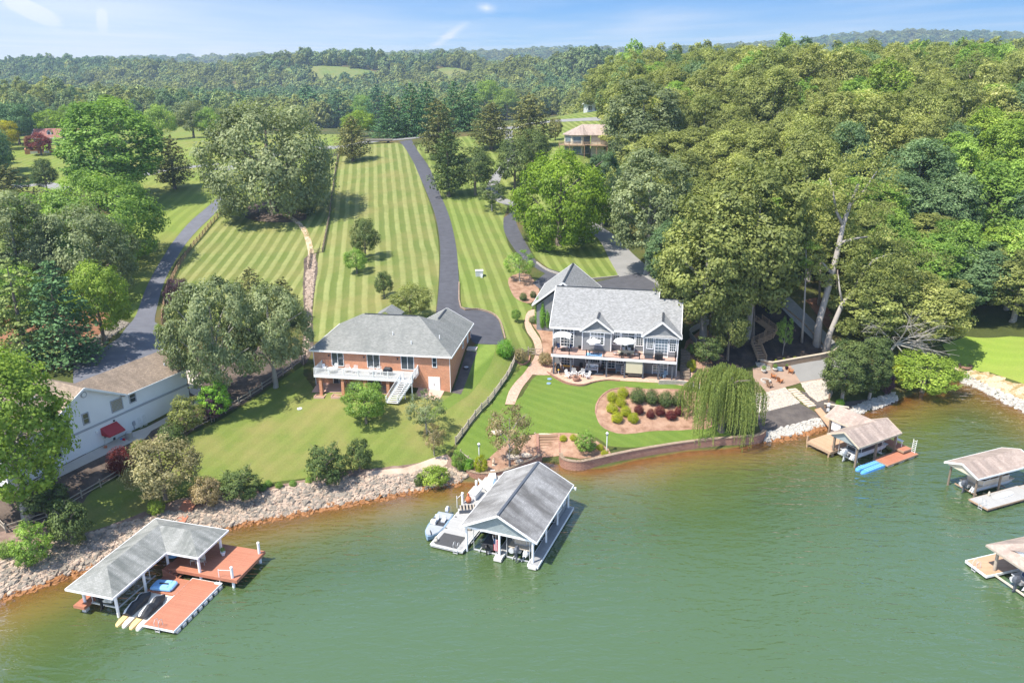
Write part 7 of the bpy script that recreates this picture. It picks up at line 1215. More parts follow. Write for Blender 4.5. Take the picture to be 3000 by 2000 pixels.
def broad(w, h, h0, nl, nc, nf, leaf, seed, lobe=.36, mat=None, gap=.0, up=.15):
    """rounded crown: lobes on an uneven ellipsoid, clumps on lobes, leaves on clumps"""
    rg = np.random.default_rng(seed); R_ = np.array([w / 2, w / 2, (h - h0) / 2]); C = np.array([0, 0, (h + h0) / 2]); cl = []
    ga = math.pi * (3 - math.sqrt(5))
    for i in range(nl):
        z = 1 - 2 * (i + .5) / nl; rr = math.sqrt(1 - z * z); a = i * ga + rg.normal(0, .25); d = np.array([rr * math.cos(a), rr * math.sin(a), z])
        if d[2] < -.75: continue
        lr = lobe * rg.uniform(.75, 1.25); k = (1 - lr) * rg.uniform(.86, 1.08)
        if d[2] < 0: k *= 1 + .12 * d[2]
        lc = C + d * R_ * k; lR = R_.min() * lr * np.array([1, 1, .85]); sh = rg.uniform(.15, 1)
        for j in range(nc):
            e = unit(rg); e = e * .8 + d * .6; e /= np.linalg.norm(e)
            if rg.random() < gap: continue
            cl.append((lc + e * lR * rg.uniform(.6, 1.0), lR * rg.uniform(.32, .5) * np.array([1, 1, .74]), nf, np.clip(sh + rg.normal(0, .22), 0, 1)))
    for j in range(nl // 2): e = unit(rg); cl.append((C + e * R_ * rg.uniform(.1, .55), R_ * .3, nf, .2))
    return leafmesh('crown', cl, leaf, seed, mat=mat, cen=C)
def conifer(w, h, h0, tiers, per, nf, leaf, seed, droop=.12, ragged=.15, power=.85, mat=None, plate=.0):
    rg = np.random.default_rng(seed); cl = []
    for i in range(tiers):
        t = (i + .5) / tiers; z = h0 + (h - h0) * t; r = w / 2 * (1 - t) ** power * (1 if t > .08 else .8); n = max(3, int(per * (1 - t) + 3)); sh = rg.uniform(.3, .9)
        for j in range(n):
            a = 6.283 * j / n + rg.uniform(-.4, .4); rr = r * rg.uniform(1 - 2 * ragged, 1 + ragged)
            for q in (.35, .7, 1.0): cl.append(((math.cos(a) * rr * q, math.sin(a) * rr * q, z - droop * rr * q * q + rg.normal(0, .02) * h), (max(.12, rr * .26), max(.12, rr * .26), max(.1, rr * (.14 - .07 * plate))), int(nf * (.6 + .6 * q)), np.clip(sh + rg.normal(0, .25), 0, 1)))
    cl.append(((0, 0, h * .97), (w * .03, w * .03, h * .04), nf, .6)); return leafmesh('crown', cl, leaf, seed, mat=mat, jit=.6)
def trunkmesh(w, h, seed, limbs=5, r=.03, lean=0, matn='bark', h0=.35):
    rg = random.Random(seed); m = MB(); R0 = max(.06, h * r); top = h * .8
    pts = [(lean * h * k * k + rg.uniform(-.01, .01) * h, rg.uniform(-.01, .01) * h, top * k) for k in (0, .05, .3, .6, 1)]; pts[0] = (0, 0, -.4)
    m.tube(pts, [R0 * 1.5, R0 * 1.1, R0 * .85, R0 * .55, R0 * .15], 8)
    for i in range(limbs):
        a = 6.283 * i / limbs + rg.uniform(-.4, .4); z = h * (h0 + .35 * rg.random()); x0 = lean * h * (z / top) ** 2; L_ = w * rg.uniform(.3, .42)
        m.tube([(x0, 0, z), (x0 + math.cos(a) * L_ * .5, math.sin(a) * L_ * .5, z + L_ * .45), (x0 + math.cos(a) * L_, math.sin(a) * L_, z + L_ * rg.uniform(.6, 1.0))], [R0 * .45, R0 * .28, R0 * .08], 6)
    o = m.build('trunk', matn, None); me = o.data; bpy.data.objects.remove(o); return me
KINDS_ = {}
def kind(k, w, h, crown, trunk):      # crowns are brought to exactly their nominal width and height
    n = len(crown.vertices); co = np.empty(n * 3, np.float32); crown.vertices.foreach_get('co', co); co = co.reshape(-1, 3); r_ = np.percentile(np.hypot(co[:, 0], co[:, 1]), 98.5); tp = np.percentile(co[:, 2], 99.7)
    zb = {'oak': .5, 'oakhigh': 3.2, 'forest': 4, 'tall': 4.5, 'woods': 1, 'backwoods': 2}.get(k, None); co[:, :2] *= w / 2 / r_
    if zb is None: co[:, 2] *= h / tp
    else: lo_ = np.percentile(co[:, 2], .6); co[:, 2] = zb + (co[:, 2] - lo_) * (h - zb) / (tp - lo_)
    crown.vertices.foreach_set('co', co.ravel()); crown.update(); KINDS_.setdefault(k, []).append((w, h, crown, trunk))
for s in (1, 2): kind('oak', 15, 14, broad(15, 14, .4, 44, 17, 44, .27, s, .31), trunkmesh(15, 14, s, 7, .035, 0, 'bark', .18))
kind('oakhigh', 15, 14, broad(15, 14, 3, 40, 17, 40, .27, 41, .31), trunkmesh(15, 14, 41, 7, .03, 0, 'bark_pale', .15))
for s in (3, 4, 5, 33): kind('forest', 10, 20, broad(10, 20, 3, 26, 13, 34, .34, s, .42), trunkmesh(10, 20, s, 5, .018))
for s in (6, 7, 34): kind('tall', 12, 22, broad(12, 22, 1.2, 40, 15, 40, .33, s, .36), trunkmesh(12, 22, s, 7, .02, 0, 'bark_pale', .25))
for s in (8, 9): kind('round', 6, 6, broad(6, 6, .25, 24, 12, 40, .16, s, .40), trunkmesh(6, 6, s, 5, .03, 0, 'bark', .15))
for s in (10, 11): kind('loose', 6, 6, broad(6, 6, .9, 18, 10, 28, .17, s, .40, gap=.2), trunkmesh(6, 6, s, 6, .022, 0, 'bark_pale', .2))
for s in (12, 13): kind('shrub', 2, 1.7, broad(2, 1.7, -.15, 20, 10, 26, .075, s, .42), trunkmesh(2, 1.5, s, 4, .02))
_r = np.random.default_rng(4); kind('ball', 1.6, 1.4, leafmesh('crown', [((0, 0, .55), (.7, .7, .72), 2200, .45)] + [(tuple(np.array([0, 0, .55]) + unit(_r) * .55), (.26, .26, .24), 60, _r.uniform(.1, 1)) for _ in range(26)], .075, 14, jit=.4), trunkmesh(1.6, 1.2, 14, 3, .02))
for s in (15, 16): kind('spruce', 8, 16, conifer(8, 16, .6, 17, 13, 13, .36, s, .22, .12, .55), trunkmesh(8, 16, s, 0, .016))
for s in (17, 18): kind('cedar', 6, 11, conifer(6, 11, .9, 15, 11, 15, .30, s, -.3, .16, .42), trunkmesh(6, 11, s, 0, .022))
kind('fir', 10, 16, conifer(10, 16, 1, 9, 9, 34, .34, 19, .35, .22, .6, plate=1), trunkmesh(10, 16, 19, 0, .02))
kind('column', 1, 4, leafmesh('crown', [((0, 0, 1.5), (.5, .5, 1.5), 1500, .5), ((0, 0, 2.7), (.28, .28, 1.2), 600, .6)], .12, 20), trunkmesh(1, 4, 20, 0, .02))
for s in (21, 22): kind('woods', 11, 15, broad(11, 15, 1, 16, 7, 14, .95, s, .42), trunkmesh(11, 15, s, 0, .02))
for s in (31, 32): kind('backwoods', 10, 18, broad(10, 18, 2, 20, 10, 18, .55, s, .42), trunkmesh(10, 18, s, 0, .02))
RG = random.Random(11)
def plant(name, label, cat, k, mat, loc, w, h, group=None, rz=None, v=None, trunk=True, bark=None):
    K_ = KINDS_[k]; pw, ph, cr, tr = K_[(RG.randrange(len(K_)) if v is None else v) % len(K_)]
    t = thing(name, label, cat, loc, RG.uniform(0, 6.28) if rz is None else rz, group); t.scale = (w / pw, w / pw, h / ph)
    c = link('crown' if cat == 'tree' else 'foliage', cr, t); c.material_slots[0].link = 'OBJECT'; c.material_slots[0].material = MATS[mat]
    if trunk: q = link('trunk' if cat == 'tree' else 'stem', tr, t); q.material_slots[0].link = 'OBJECT'; q.material_slots[0].material = MATS[bark] if bark else tr.materials[0]
    return t
def pxplant(name, label, cat, k, mat, cx, top, base, wp, group=None, bx_=None, **kw):
    p = P(bx_ or cx, base); z = zat(cx, top, p[1]); x = xat(cx, (top + base) / 2, p[1]); dep = p[1] * FW[1] - (p[2] - CAMH) * FW[2] * -1 if 0 else (p[1] * FW[1] + (p[2] - CAMH) * FW[2])
    w = wp * dep / FPX; h = max(.25, (z - p[2]) - w * .03); return plant(name, label, cat, k, mat, (x if bx_ is None else p[0], p[1], p[2] - .05), w, h, group, **kw)
TR = [('oak_tree', 'huge spreading grey-green oak standing in the mulch circle between two lawns', 'oak', 'leaf_oak', 782, 290, 628, 395),
 ('maple_tree', 'tall broad green tree left of the lone cedar beside the left driveway', 'tall', 'leaf_green', 318, 285, 600, 300),
 ('oak_tree', 'rounded yellow-green tree in front of the tall broad tree on the left', 'oak', 'leaf_green', 290, 492, 770, 345),
 ('oak_tree', 'dull blue-green rounded tree below the yellow-green one on the left', 'oak', 'leaf_oak', 245, 600, 880, 290),
 ('oak_tree', 'grey-green tree crown touching the left picture edge above the feathery fir', 'tall', 'leaf_oak', 45, 555, 900, 210),
 ('fir_tree', 'feathery pale fir with drooping layered branches at the left edge', 'fir', 'leaf_fir', 45, 700, 1060, 270),
 ('hemlock_tree', 'dark green conifer between the feathery fir and the bright small tree', 'spruce', 'leaf_conifer', 165, 760, 1060, 190),
 ('dogwood_tree', 'small bright green tree above the stone slope on the left', 'round', 'leaf_maple', 282, 765, 1005, 195),
 ('maple_tree', 'large bright yellow-green maple in the left corner hiding the end of the white house', 'tall', 'leaf_maple', 22, 1015, 1505, 345),
 ('cedar_tree', 'greyish cedar at the left edge above the grey-green crown', 'cedar', 'leaf_cedar', 25, 478, 660, 150),
 ('holly_tree', 'dark green egg-shaped holly left of the tall broad tree', 'round', 'leaf_dark', 130, 462, 565, 72),
 ('maple_tree', 'golden yellow tree cut by the left picture edge', 'round', 'leaf_yellow', 12, 350, 440, 85),
 ('holly_tree', 'very dark rounded tree beside the golden tree at left', 'round', 'leaf_conifer', 45, 298, 425, 115),
 ('japanese_maple', 'dark red maple in front of the red-roofed house', 'round', 'leaf_red', 115, 386, 455, 78),
 ('cedar_tree', 'lone dark conical cedar on the meadow between oak and tall broad tree', 'cedar', 'leaf_cedar', 503, 395, 553, 98),
 ('maple_tree', 'round mid-green tree at the left of the clump on the upper meadow', 'round', 'leaf_green', 468, 303, 412, 98),
 ('maple_tree', 'paler round tree in the middle of the clump on the upper meadow', 'round', 'leaf_oak', 560, 292, 405, 112),
 ('maple_tree', 'darker round tree at the right of the clump on the upper meadow', 'round', 'leaf_green', 612, 312, 405, 80),
 ('maple_tree', 'small yellowish tree between the meadow clump and the great oak', 'round', 'leaf_olive', 648, 316, 378, 46),
 ('spruce_tree', 'dark spruce behind the meadow clump, the larger of that pair', 'spruce', 'leaf_conifer', 640, 258, 358, 95),
 ('spruce_tree', 'dark spruce behind the meadow clump, the smaller of that pair', 'spruce', 'leaf_conifer', 712, 266, 352, 72),
 ('fruit_tree', 'tiny light green tree alone in the gap of the upper meadow', 'round', 'leaf_maple', 415, 349, 384, 36),
 ('willow_tree', 'pale lime tree behind the red-roofed house, left of two', 'round', 'leaf_lime', 150, 318, 400, 105),
 ('willow_tree', 'pale lime tree behind the red-roofed house, right of two', 'round', 'leaf_lime', 215, 308, 405, 92),
 ('poplar_tree', 'yellow-tipped tree rising behind the tall broad tree', 'tall', 'leaf_lime', 330, 275, 420, 105),
 ('spruce_tree', 'big dark spruce just right of the great oak top', 'spruce', 'leaf_conifer', 900, 246, 362, 125),
 ('spruce_tree', 'dark spruce standing at the street behind the cedar of the striped field', 'spruce', 'leaf_conifer', 992, 262, 372, 92),
 ('spruce_tree', 'dark spruce behind the parked flat trailer', 'spruce', 'leaf_conifer', 1140, 275, 405, 98),
 ('spruce_tree', 'dark spruce right of the trailer spruce, behind the street', 'spruce', 'leaf_conifer', 1205, 242, 400, 90),
 ('spruce_tree', 'dark spruce between the trailer and the driveway mouth', 'spruce', 'leaf_conifer', 1250, 238, 392, 86),
 ('spruce_tree', 'tallest dark spruce at the street above the driveway, left half of a pair', 'spruce', 'leaf_conifer', 1330, 236, 385, 90),
 ('spruce_tree', 'dark spruce at the street above the driveway, right half of a pair', 'spruce', 'leaf_conifer', 1378, 240, 382, 84),
 ('spruce_tree', 'dark spruce partly hidden behind the trailer trees', 'spruce', 'leaf_conifer', 1105, 246, 385, 85),
 ('chestnut_tree', 'bright green round tree left of the trailer behind the street', 'round', 'leaf_maple', 1050, 320, 402, 105),
 ('maple_tree', 'small pale tree behind the bright round street tree', 'round', 'leaf_green', 1062, 276, 380, 66),
 ('lime_tree', 'bright lime tree behind the dark street spruces', 'round', 'leaf_lime', 1432, 232, 352, 100),
 ('lime_tree', 'bright green tree right of the lime tree behind the spruces', 'round', 'leaf_maple', 1486, 258, 352, 82),
 ('cedar_tree', 'olive cedar at the upper left corner of the striped field', 'cedar', 'leaf_cedar', 1030, 338, 474, 92),
 ('cedar_tree', 'olive-brown cedar left of the driveway top junction', 'cedar', 'leaf_cedar', 1285, 290, 470, 108),
 ('cedar_tree', 'tall dense green cedar column beside the driveway bend', 'cedar', 'leaf_dark', 1312, 378, 575, 100),
 ('cedar_tree', 'brown-green cedar left of the garden lane', 'cedar', 'leaf_cedar', 1438, 296, 438, 108),
 ('cedar_tree', 'widest brown-green cedar right of the garden lane', 'cedar', 'leaf_cedar', 1552, 272, 440, 124),
 ('cherry_tree', 'small dark tree by the tan octagonal house lawn', 'round', 'leaf_cedar', 1627, 343, 412, 44),
 ('dogwood_tree', 'dark green spreading tree right of the dense cedar column', 'round', 'leaf_dark', 1392, 425, 572, 126),
 ('dogwood_tree', 'small dark open tree above the blue driveway entrance', 'loose', 'leaf_dark', 1440, 525, 618, 104),
 ('dogwood_tree', 'dark bushy tree between the lane and the big lime tree', 'round', 'leaf_dark', 1508, 400, 555, 118),
 ('dogwood_tree', 'dark green tree behind the top left of the big lime tree', 'round', 'leaf_dark', 1562, 372, 510, 110),
 ('linden_tree', 'large vivid lime-green tree on the island lawn behind the grey house', 'oak', 'leaf_lime', 1642, 432, 718, 285),
 ('cedar_tree', 'dark blue-green tree right behind the vivid lime tree', 'tall', 'leaf_blue', 1768, 440, 660, 110),
 ('redbud_tree', 'small open green tree in the mulch bed left of the grey house garage', 'loose', 'leaf_green', 1522, 730, 825, 100),
 ('holly_tree', 'dark green tree on the striped field, tallest of the row', 'round', 'leaf_dark', 1068, 637, 762, 90),
 ('holly_tree', 'smaller olive tree on the striped field just below the tallest', 'round', 'leaf_green', 1043, 725, 802, 74),
 ('cherry_tree', 'small dark round tree right of the pair on the striped field', 'round', 'leaf_dark', 1124, 793, 872, 60),
 ('dogwood_tree', 'yellow-green spreading tree behind the brick house roof', 'round', 'leaf_olive', 1200, 828, 932, 132),
 ('oak_tree', 'large cream-flecked oak left of the brick house, nearer the white house', 'oakhigh', 'leaf_oak', 625, 812, 1175, 285),
 ('oak_tree', 'large oak touching the brick house side, right of the cream-flecked one', 'oakhigh', 'leaf_oak', 790, 828, 1135, 245),
 ('cedar_tree', 'pointed cedar top behind the pair of oaks, left of two', 'cedar', 'leaf_cedar', 735, 782, 930, 100),
 ('cedar_tree', 'pointed cedar top behind the pair of oaks, right of two', 'cedar', 'leaf_cedar', 828, 812, 950, 100),
 ('plum_tree', 'purple-leaved tree peeping out left behind the cream-flecked oak', 'round', 'leaf_purple', 522, 812, 930, 80),
 ('magnolia_tree', 'round dark-edged tree on the lawn in front of the brick house balcony', 'round', 'leaf_green', 1068, 1118, 1240, 138),
 ('dogwood_tree', 'pale green open tree in front of the brick house garage doors', 'loose', 'leaf_oak', 1246, 1145, 1270, 122),
 ('crepe_myrtle', 'small reddish tipped shrub tree below the pale open lawn tree', 'loose', 'leaf_pinkish', 1270, 1240, 1335, 72),
 ('crepe_myrtle', 'large pinkish-tipped crepe myrtle at the head of the centre dock', 'loose', 'leaf_pinkish', 1492, 1180, 1368, 142),
 ('viburnum_tree', 'wide tan and sage flowering tree at the left shore lawn', 'round', 'leaf_tan', 472, 1278, 1462, 222),
 ('umbrella_tree', 'tiny umbrella-shaped tree on the grass strip beside the paver path', 'round', 'leaf_green', 1512, 904, 944, 30),
 ('evergreen_tree', 'dense dark green tree behind the right cove boathouse, left of two', 'tall', 'leaf_dark', 2480, 995, 1178, 135),
 ('evergreen_tree', 'dense dark green tree behind the right cove boathouse, right of two', 'tall', 'leaf_dark', 2562, 985, 1172, 115),
 ('sycamore_tree', 'bright green tree hanging over the water of the cove', 'round', 'leaf_maple', 2712, 1035, 1150, 215),
 ('sapling', 'slim young tree with a small flat crown in the black mulch', 'loose', 'leaf_green', 2300, 925, 1040, 52),
 ('oak_tree', 'tall pale oak right behind the grey house roof corner', 'tall', 'leaf_olive', 2075, 560, 1005, 300),
 ('oak_tree', 'massive cream-flecked oak above the wooden stairs', 'tall', 'leaf_olive', 2215, 455, 985, 330),
 ('oak_tree', 'low oak bough and crown hanging in front of the wooden stairs', 'round', 'leaf_olive', 2140, 860, 1058, 120),
 ('oak_tree', 'blue-green oak above the parking court behind the grey house', 'tall', 'leaf_oak', 1905, 430, 800, 235),
 ('maple_tree', 'dark leafy maple beside the back driveway of the grey house', 'tall', 'leaf_blue', 1975, 640, 860, 170),
 ('oak_tree', 'large dusky oak rising right of the tan octagonal house', 'tall', 'leaf_oak', 1885, 225, 560, 240)]
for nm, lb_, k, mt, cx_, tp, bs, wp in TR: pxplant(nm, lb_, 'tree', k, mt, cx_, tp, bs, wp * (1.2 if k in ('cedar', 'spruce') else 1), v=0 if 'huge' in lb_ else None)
# shrubs
g1 = 'clipped shrubs of the island bed'
SHR = [('shrub', 'deep green rounded shrub at the near end of the paved turnaround', 'ball', 'leaf_arb', 1480, 990, 1044, 54), ('rose_bush', 'pink-flecked shrub left of the garden gate', 'shrub', 'leaf_pinkish', 1522, 1018, 1060, 42), ('rose_bush', 'pink-flecked shrub right of the garden gate', 'shrub', 'leaf_pinkish', 1597, 1030, 1070, 44),
 ('shrub', 'broad dark shrub on the shore below the striped brick house lawn', 'shrub', 'leaf_dark', 955, 1298, 1418, 122), ('shrub', 'upright dark shrub right of the broad dark shore shrub', 'shrub', 'leaf_dark', 1050, 1280, 1380, 82), ('shrub', 'pink-tipped dark shrub on the stone bank, left of the touching pair', 'shrub', 'leaf_pinkish', 602, 1392, 1480, 100), ('shrub', 'pink-tipped dark shrub on the stone bank, right of the touching pair', 'shrub', 'leaf_dark', 702, 1370, 1462, 124),
 ('shrub', 'small light green shrub left of the red gangway', 'shrub', 'leaf_maple', 456, 1460, 1508, 50), ('shrub', 'large dark leafy shrub left of the fence by the lower left bank', 'shrub', 'leaf_dark', 200, 1460, 1595, 125), ('shrub', 'tall green shrub on the bank in the lower left corner', 'shrub', 'leaf_green', 88, 1530, 1645, 120), ('shrub', 'small dense shrub at the left edge of the stone bank', 'ball', 'leaf_green', 18, 1582, 1630, 54), ('shrub', 'dark undergrowth shrub beneath the bright corner maple', 'shrub', 'leaf_dark', 120, 1400, 1500, 140),
 ('japanese_maple', 'low mounded dark red maple beside the white house path', 'ball', 'leaf_red', 352, 1306, 1380, 80), ('shrub', 'round yellow-green shrub at the white house near corner', 'shrub', 'leaf_olive', 543, 1158, 1255, 110), ('shrub', 'tall glossy dark shrub behind the yellow-green corner shrub', 'shrub', 'leaf_arb', 628, 1108, 1222, 100), ('barberry', 'dark purple shrub in front of the tall glossy dark shrub', 'shrub', 'leaf_purple', 622, 1150, 1232, 64), ('shrub', 'low dark green shrub along the fence by the white house', 'ball', 'leaf_dark', 500, 1236, 1295, 78), ('shrub', 'small bright green shrub beside the low red maple', 'ball', 'leaf_arb', 405, 1290, 1323, 40), ('shrub', 'little round shrub at the gate post of the left court, left of two', 'ball', 'leaf_maple', 463, 946, 970, 22), ('shrub', 'little round shrub at the gate post of the left court, right of two', 'ball', 'leaf_dark', 487, 953, 974, 24),
 ('shrub', 'small dark round shrub in the garage mulch bed, left of two', 'ball', 'leaf_dark', 1533, 855, 880, 24), ('shrub', 'small dark round shrub in the garage mulch bed, right of two', 'ball', 'leaf_dark', 1562, 850, 872, 20), ('shrub', 'round feathery shrub in the mulch right of the lake steps', 'shrub', 'leaf_green', 1716, 1260, 1324, 66), ('shrub', 'large leafy green shrub at the right rear corner of the grey house', 'shrub', 'leaf_dark', 2074, 984, 1062, 88), ('shrub', 'bright chartreuse shrub beside the timber side stairs', 'ball', 'leaf_chartreuse', 2026, 1050, 1086, 30), ('shrub', 'small leafy shrub on the terrace beside the side stairs', 'shrub', 'leaf_maple', 2024, 1005, 1040, 26), ('plum_tree', 'purple-leaved shrub behind the right cove evergreen pair', 'shrub', 'leaf_purple', 2598, 1080, 1155, 52),
 ('shrub', 'grassy silver mound at the bend of the paver path', 'ball', 'leaf_oak', 1562, 922, 946, 28), ('shrub', 'tiny round shrub left of the red-roofed house lawn', 'ball', 'leaf_dark', 32, 452, 470, 20), ('shrub', 'bright leafy shrub on the rocks at the head of the bank', 'shrub', 'leaf_maple', 1272, 1362, 1420, 95), ('shrub', 'spiky dark shrub left of the bright leafy shrub on the rocks', 'shrub', 'leaf_dark', 1228, 1388, 1422, 34), ('shrub', 'dark hydrangea shrub behind the short rail fence', 'shrub', 'leaf_green', 1344, 1318, 1376, 48), ('shrub', 'yellow-flowered lily clump beside the short fence lamp', 'shrub', 'leaf_chartreuse', 1408, 1330, 1388, 46), ('shrub', 'lily clump left of the hydrangea by the rail fence', 'shrub', 'leaf_arb', 1372, 1340, 1380, 40),
 ('shrub', 'rough green shrub on the grassy point behind the hanging tree', 'shrub', 'leaf_chartreuse', 2640, 1060, 1125, 90), ('shrub', 'little green shrub at the water side of the dark evergreen pair', 'ball', 'leaf_arb', 2462, 1165, 1188, 26)]
for i, (x, y, w_) in enumerate([(1868, 1195, 84), (1940, 1165, 84), (1928, 1228, 80), (1868, 1270, 86), (1960, 1292, 80), (1900, 1335, 88), (2012, 1338, 80)]): SHR.append(('spirea', 'chartreuse mound in the island bed, ' + ['second row at the left edge', 'topmost of the mounds', 'middle of the left group', 'left of centre in the third row', 'right of centre in the third row', 'lowest at the left', 'lowest at the right next to the red shrubs'][i], 'ball', 'leaf_chartreuse', 1000 + x / 2.352, 667 + (y - 72) / 2.352, 667 + y / 2.352, w_ / 2.352, g1))
for i, (x, y, w_) in enumerate([(2045, 1200, 118), (2140, 1210, 104), (2235, 1225, 112), (2322, 1225, 90)]): SHR.append(('boxwood', 'big dark green clipped boxwood in the island bed, ' + ['leftmost and roundest', 'second from the left', 'third from the left', 'rightmost, next to the willow'][i], 'ball', 'leaf_dark', 1000 + x / 2.352, 667 + (y - 108) / 2.352, 667 + y / 2.352, w_ / 2.352, g1))
for i, (x, y, w_) in enumerate([(2050, 1280, 72), (2132, 1308, 66), (2195, 1288, 78), (2272, 1315, 84), (2326, 1290, 62)]): SHR.append(('barberry', 'dark red barberry mound of the island bed, ' + ['leftmost of them', 'small one lower left', 'middle of them', 'largest, lower right', 'rightmost beside the willow'][i], 'ball', 'leaf_red', 1000 + x / 2.352, 667 + (y - 66) / 2.352, 667 + y / 2.352, w_ / 2.352, g1))
for i, (x, y, w_) in enumerate([(800, 205, 40), (850, 197, 40), (1012, 1408 * 0 + 190, 30), (770, 232, 30)]):
    px_, by = x, y
for i, (px_, by) in enumerate([(768, 1432), (785, 1420), (817, 1425), (858, 1420), (905, 1410)]): SHR.append(('perennial', 'small green tuft in the gravel strip above the stones, number %s from the left' % ['one', 'two', 'three', 'four', 'five'][i], 'ball', 'leaf_green', px_, by - 16, by + 4, 24, 'small tufts along the gravel strip'))
for i, (px_, by) in enumerate([(1650, 1286), (1680, 1284), (1758, 1312), (1772, 1330)]): SHR.append(('day_lily', 'yellow-green lily tuft in the shore bed, ' + ['left of the feathery shrub, nearest the landing', 'left of and touching the feathery shrub', 'right of the feathery shrub', 'closest to the white lamp post'][i], 'ball', 'leaf_chartreuse', px_, by - 14, by + 4, 24, 'lily tufts of the shore bed'))
for i, (px_, by) in enumerate([(2274, 1058), (2298, 1054), (2329, 1050), (2356, 1049), (2384, 1046), (2412, 1044)]): SHR.append(('hosta', 'small lime hosta above the tan retaining wall, number %s from the left' % ['one', 'two', 'three', 'four', 'five', 'six'][i], 'ball', 'leaf_chartreuse', px_, by - 8, by, 11, 'hostas above the cove wall'))
for s in SHR: nm, lb_, k, mt, cx_, tp, bs, wp = s[:8]; pxplant(nm, lb_, 'shrub', k, mt, cx_, tp, bs, wp, s[8] if len(s) > 8 else None)
for i, (px_, tp, by) in enumerate([(1575, 868, 958), (1590, 880, 968), (1582, 875, 962), (1604, 893, 968)]): pxplant('arborvitae', 'slim upright arborvitae against the grey house side wall, ' + ['tallest at the left', 'third from the left', 'second from the left', 'shortest at the right'][i], 'tree', 'column', 'leaf_arb', px_, tp, by, 20, 'arborvitae row at the grey house')
for q, z_, w_ in POTS:
    pw, ph, cr, _ = KINDS_['shrub'][0]; c = link('plant', cr, q); c.material_slots[0].link = 'OBJECT'; c.material_slots[0].material = MATS['leaf_green']; c.location = (0, 0, z_); c.scale = (w_ / 1.0, w_ / 1.0, w_ / .9)
# weeping willow
p = P(2112, 1262); wt = thing('weeping_willow', 'weeping willow trailing over the sea wall at the right end of the lawn', 'tree', p)
rg = np.random.default_rng(5); Hh = zat(2110, 1062, p[1]) - p[2]; Wd_ = 250 * (p[1] * FW[1] + (p[2] - CAMH) * FW[2]) / FPX; QQ, vals = [], []
for i in range(850):
    a = rg.uniform(0, 6.28); r = Wd_ / 2 * math.sqrt(rg.uniform(.02, 1)) * (.72 + .28 * math.sin(a * 5 + 1)); lob = .5 + .5 * math.sin(a * 4 + r); z0 = Hh * (1 - .42 * (r / (Wd_ / 2)) ** 2.2) * (.9 + .08 * lob) + rg.normal(0, .12); ln = rg.uniform(.35, 1) * (z0 - (.3 if r > Wd_ * .25 else 2)) + (.9 if math.sin(a) < -.2 else 0); x, y = r * math.cos(a), r * math.sin(a); sh = rg.uniform(.2, 1); n = int(ln / .13); wx_ = rg.normal(0, .12); wy_ = rg.normal(0, .12); an = rg.uniform(0, 3.14)
    for k in range(n):
        z = z0 - ln * k / n; t = k / n; xx = x * (1 + .10 * min(t * 4, 1)) + wx_ * t; yy = y * (1 + .10 * min(t * 4, 1)) + wy_ * t; an2 = an + rg.normal(0, .7); ww = rg.uniform(.05, .10); dx, dy = math.cos(an2) * ww, math.sin(an2) * ww; xx += rg.normal(0, .03); yy += rg.normal(0, .03)
        QQ += [(xx - dx, yy - dy, z), (xx + dx * .3, yy + dy * .3, z - .06), (xx + dx, yy + dy, z - .2), (xx - dx * .2, yy - dy * .2, z - .24)]; vals.append(min(1, max(0, sh * .7 + rg.uniform(0, .3))))
me = bpy.data.meshes.new('crown'); me.from_pydata(QQ, [], [(4 * i, 4 * i + 1, 4 * i + 2, 4 * i + 3) for i in range(len(vals))]); at_ = me.attributes.new('lv', 'FLOAT', 'FACE'); at_.data.foreach_set('value', np.array(vals, np.float32)); me.materials.append(MATS['leaf_willow']); link('crown', me, wt); q = link('trunk', trunkmesh(Wd_ * .8, Hh, 3, 7, .04, .02, 'bark', .3), wt)
# leaning sycamores, bare trunks and the dead tree
def pole(pix, Y0, Y1): n = len(pix); return [tuple(float(v) for v in (EYE + ray(a, b) * ((Y0 + (Y1 - Y0) * i / (n - 1)) / ray(a, b)[1]))) for i, (a, b) in enumerate(pix)]
def trunk_tree(label, pix, lean, rad, limbs, mat, clumps, leaf='leaf_olive', name='sycamore_tree'):
    b = P(*pix[0]); pts = pole(pix, b[1], b[1] + lean); t = thing(name, label, 'tree', b); L_ = lambda q: (q[0] - b[0], q[1] - b[1], q[2] - b[2]); m = MB(); pts[0] = (b[0], b[1], b[2] - .4)
    m.tube([L_(q) for q in pts], [rad * (1.25 if i == 0 else 1) * (1 - .62 * i / (len(pts) - 1)) for i in range(len(pts))], 10)
    for s_, pl_, dy in limbs:
        a = pts[s_]; q = pole(pl_, a[1], a[1] + dy); q = [a] + q; m.tube([L_(k) for k in q], [rad * .5 * (1 - .8 * i / (len(q) - 1)) for i in range(len(q))], 7)
    m.build('trunk', mat, t, smooth=True)
    if clumps:
        rg = np.random.default_rng(len(pix) + len(clumps)); cl = []
        for (a, b2, dy, r) in clumps:
            c = np.array(L_(pole([(a, b2), (a, b2)], b[1] + dy, b[1] + dy)[0])); sh = rg.uniform(.3, .9)
            for j in range(16): e = unit(rg); cl.append((c + e * r * rg.uniform(.5, .95) * np.array([1, 1, .6]), np.array([.36, .36, .24]) * r, 34, np.clip(sh + rg.normal(0, .2), 0, 1)))
        link('crown', leafmesh('crown', cl, .34, 3, mat=leaf), t)
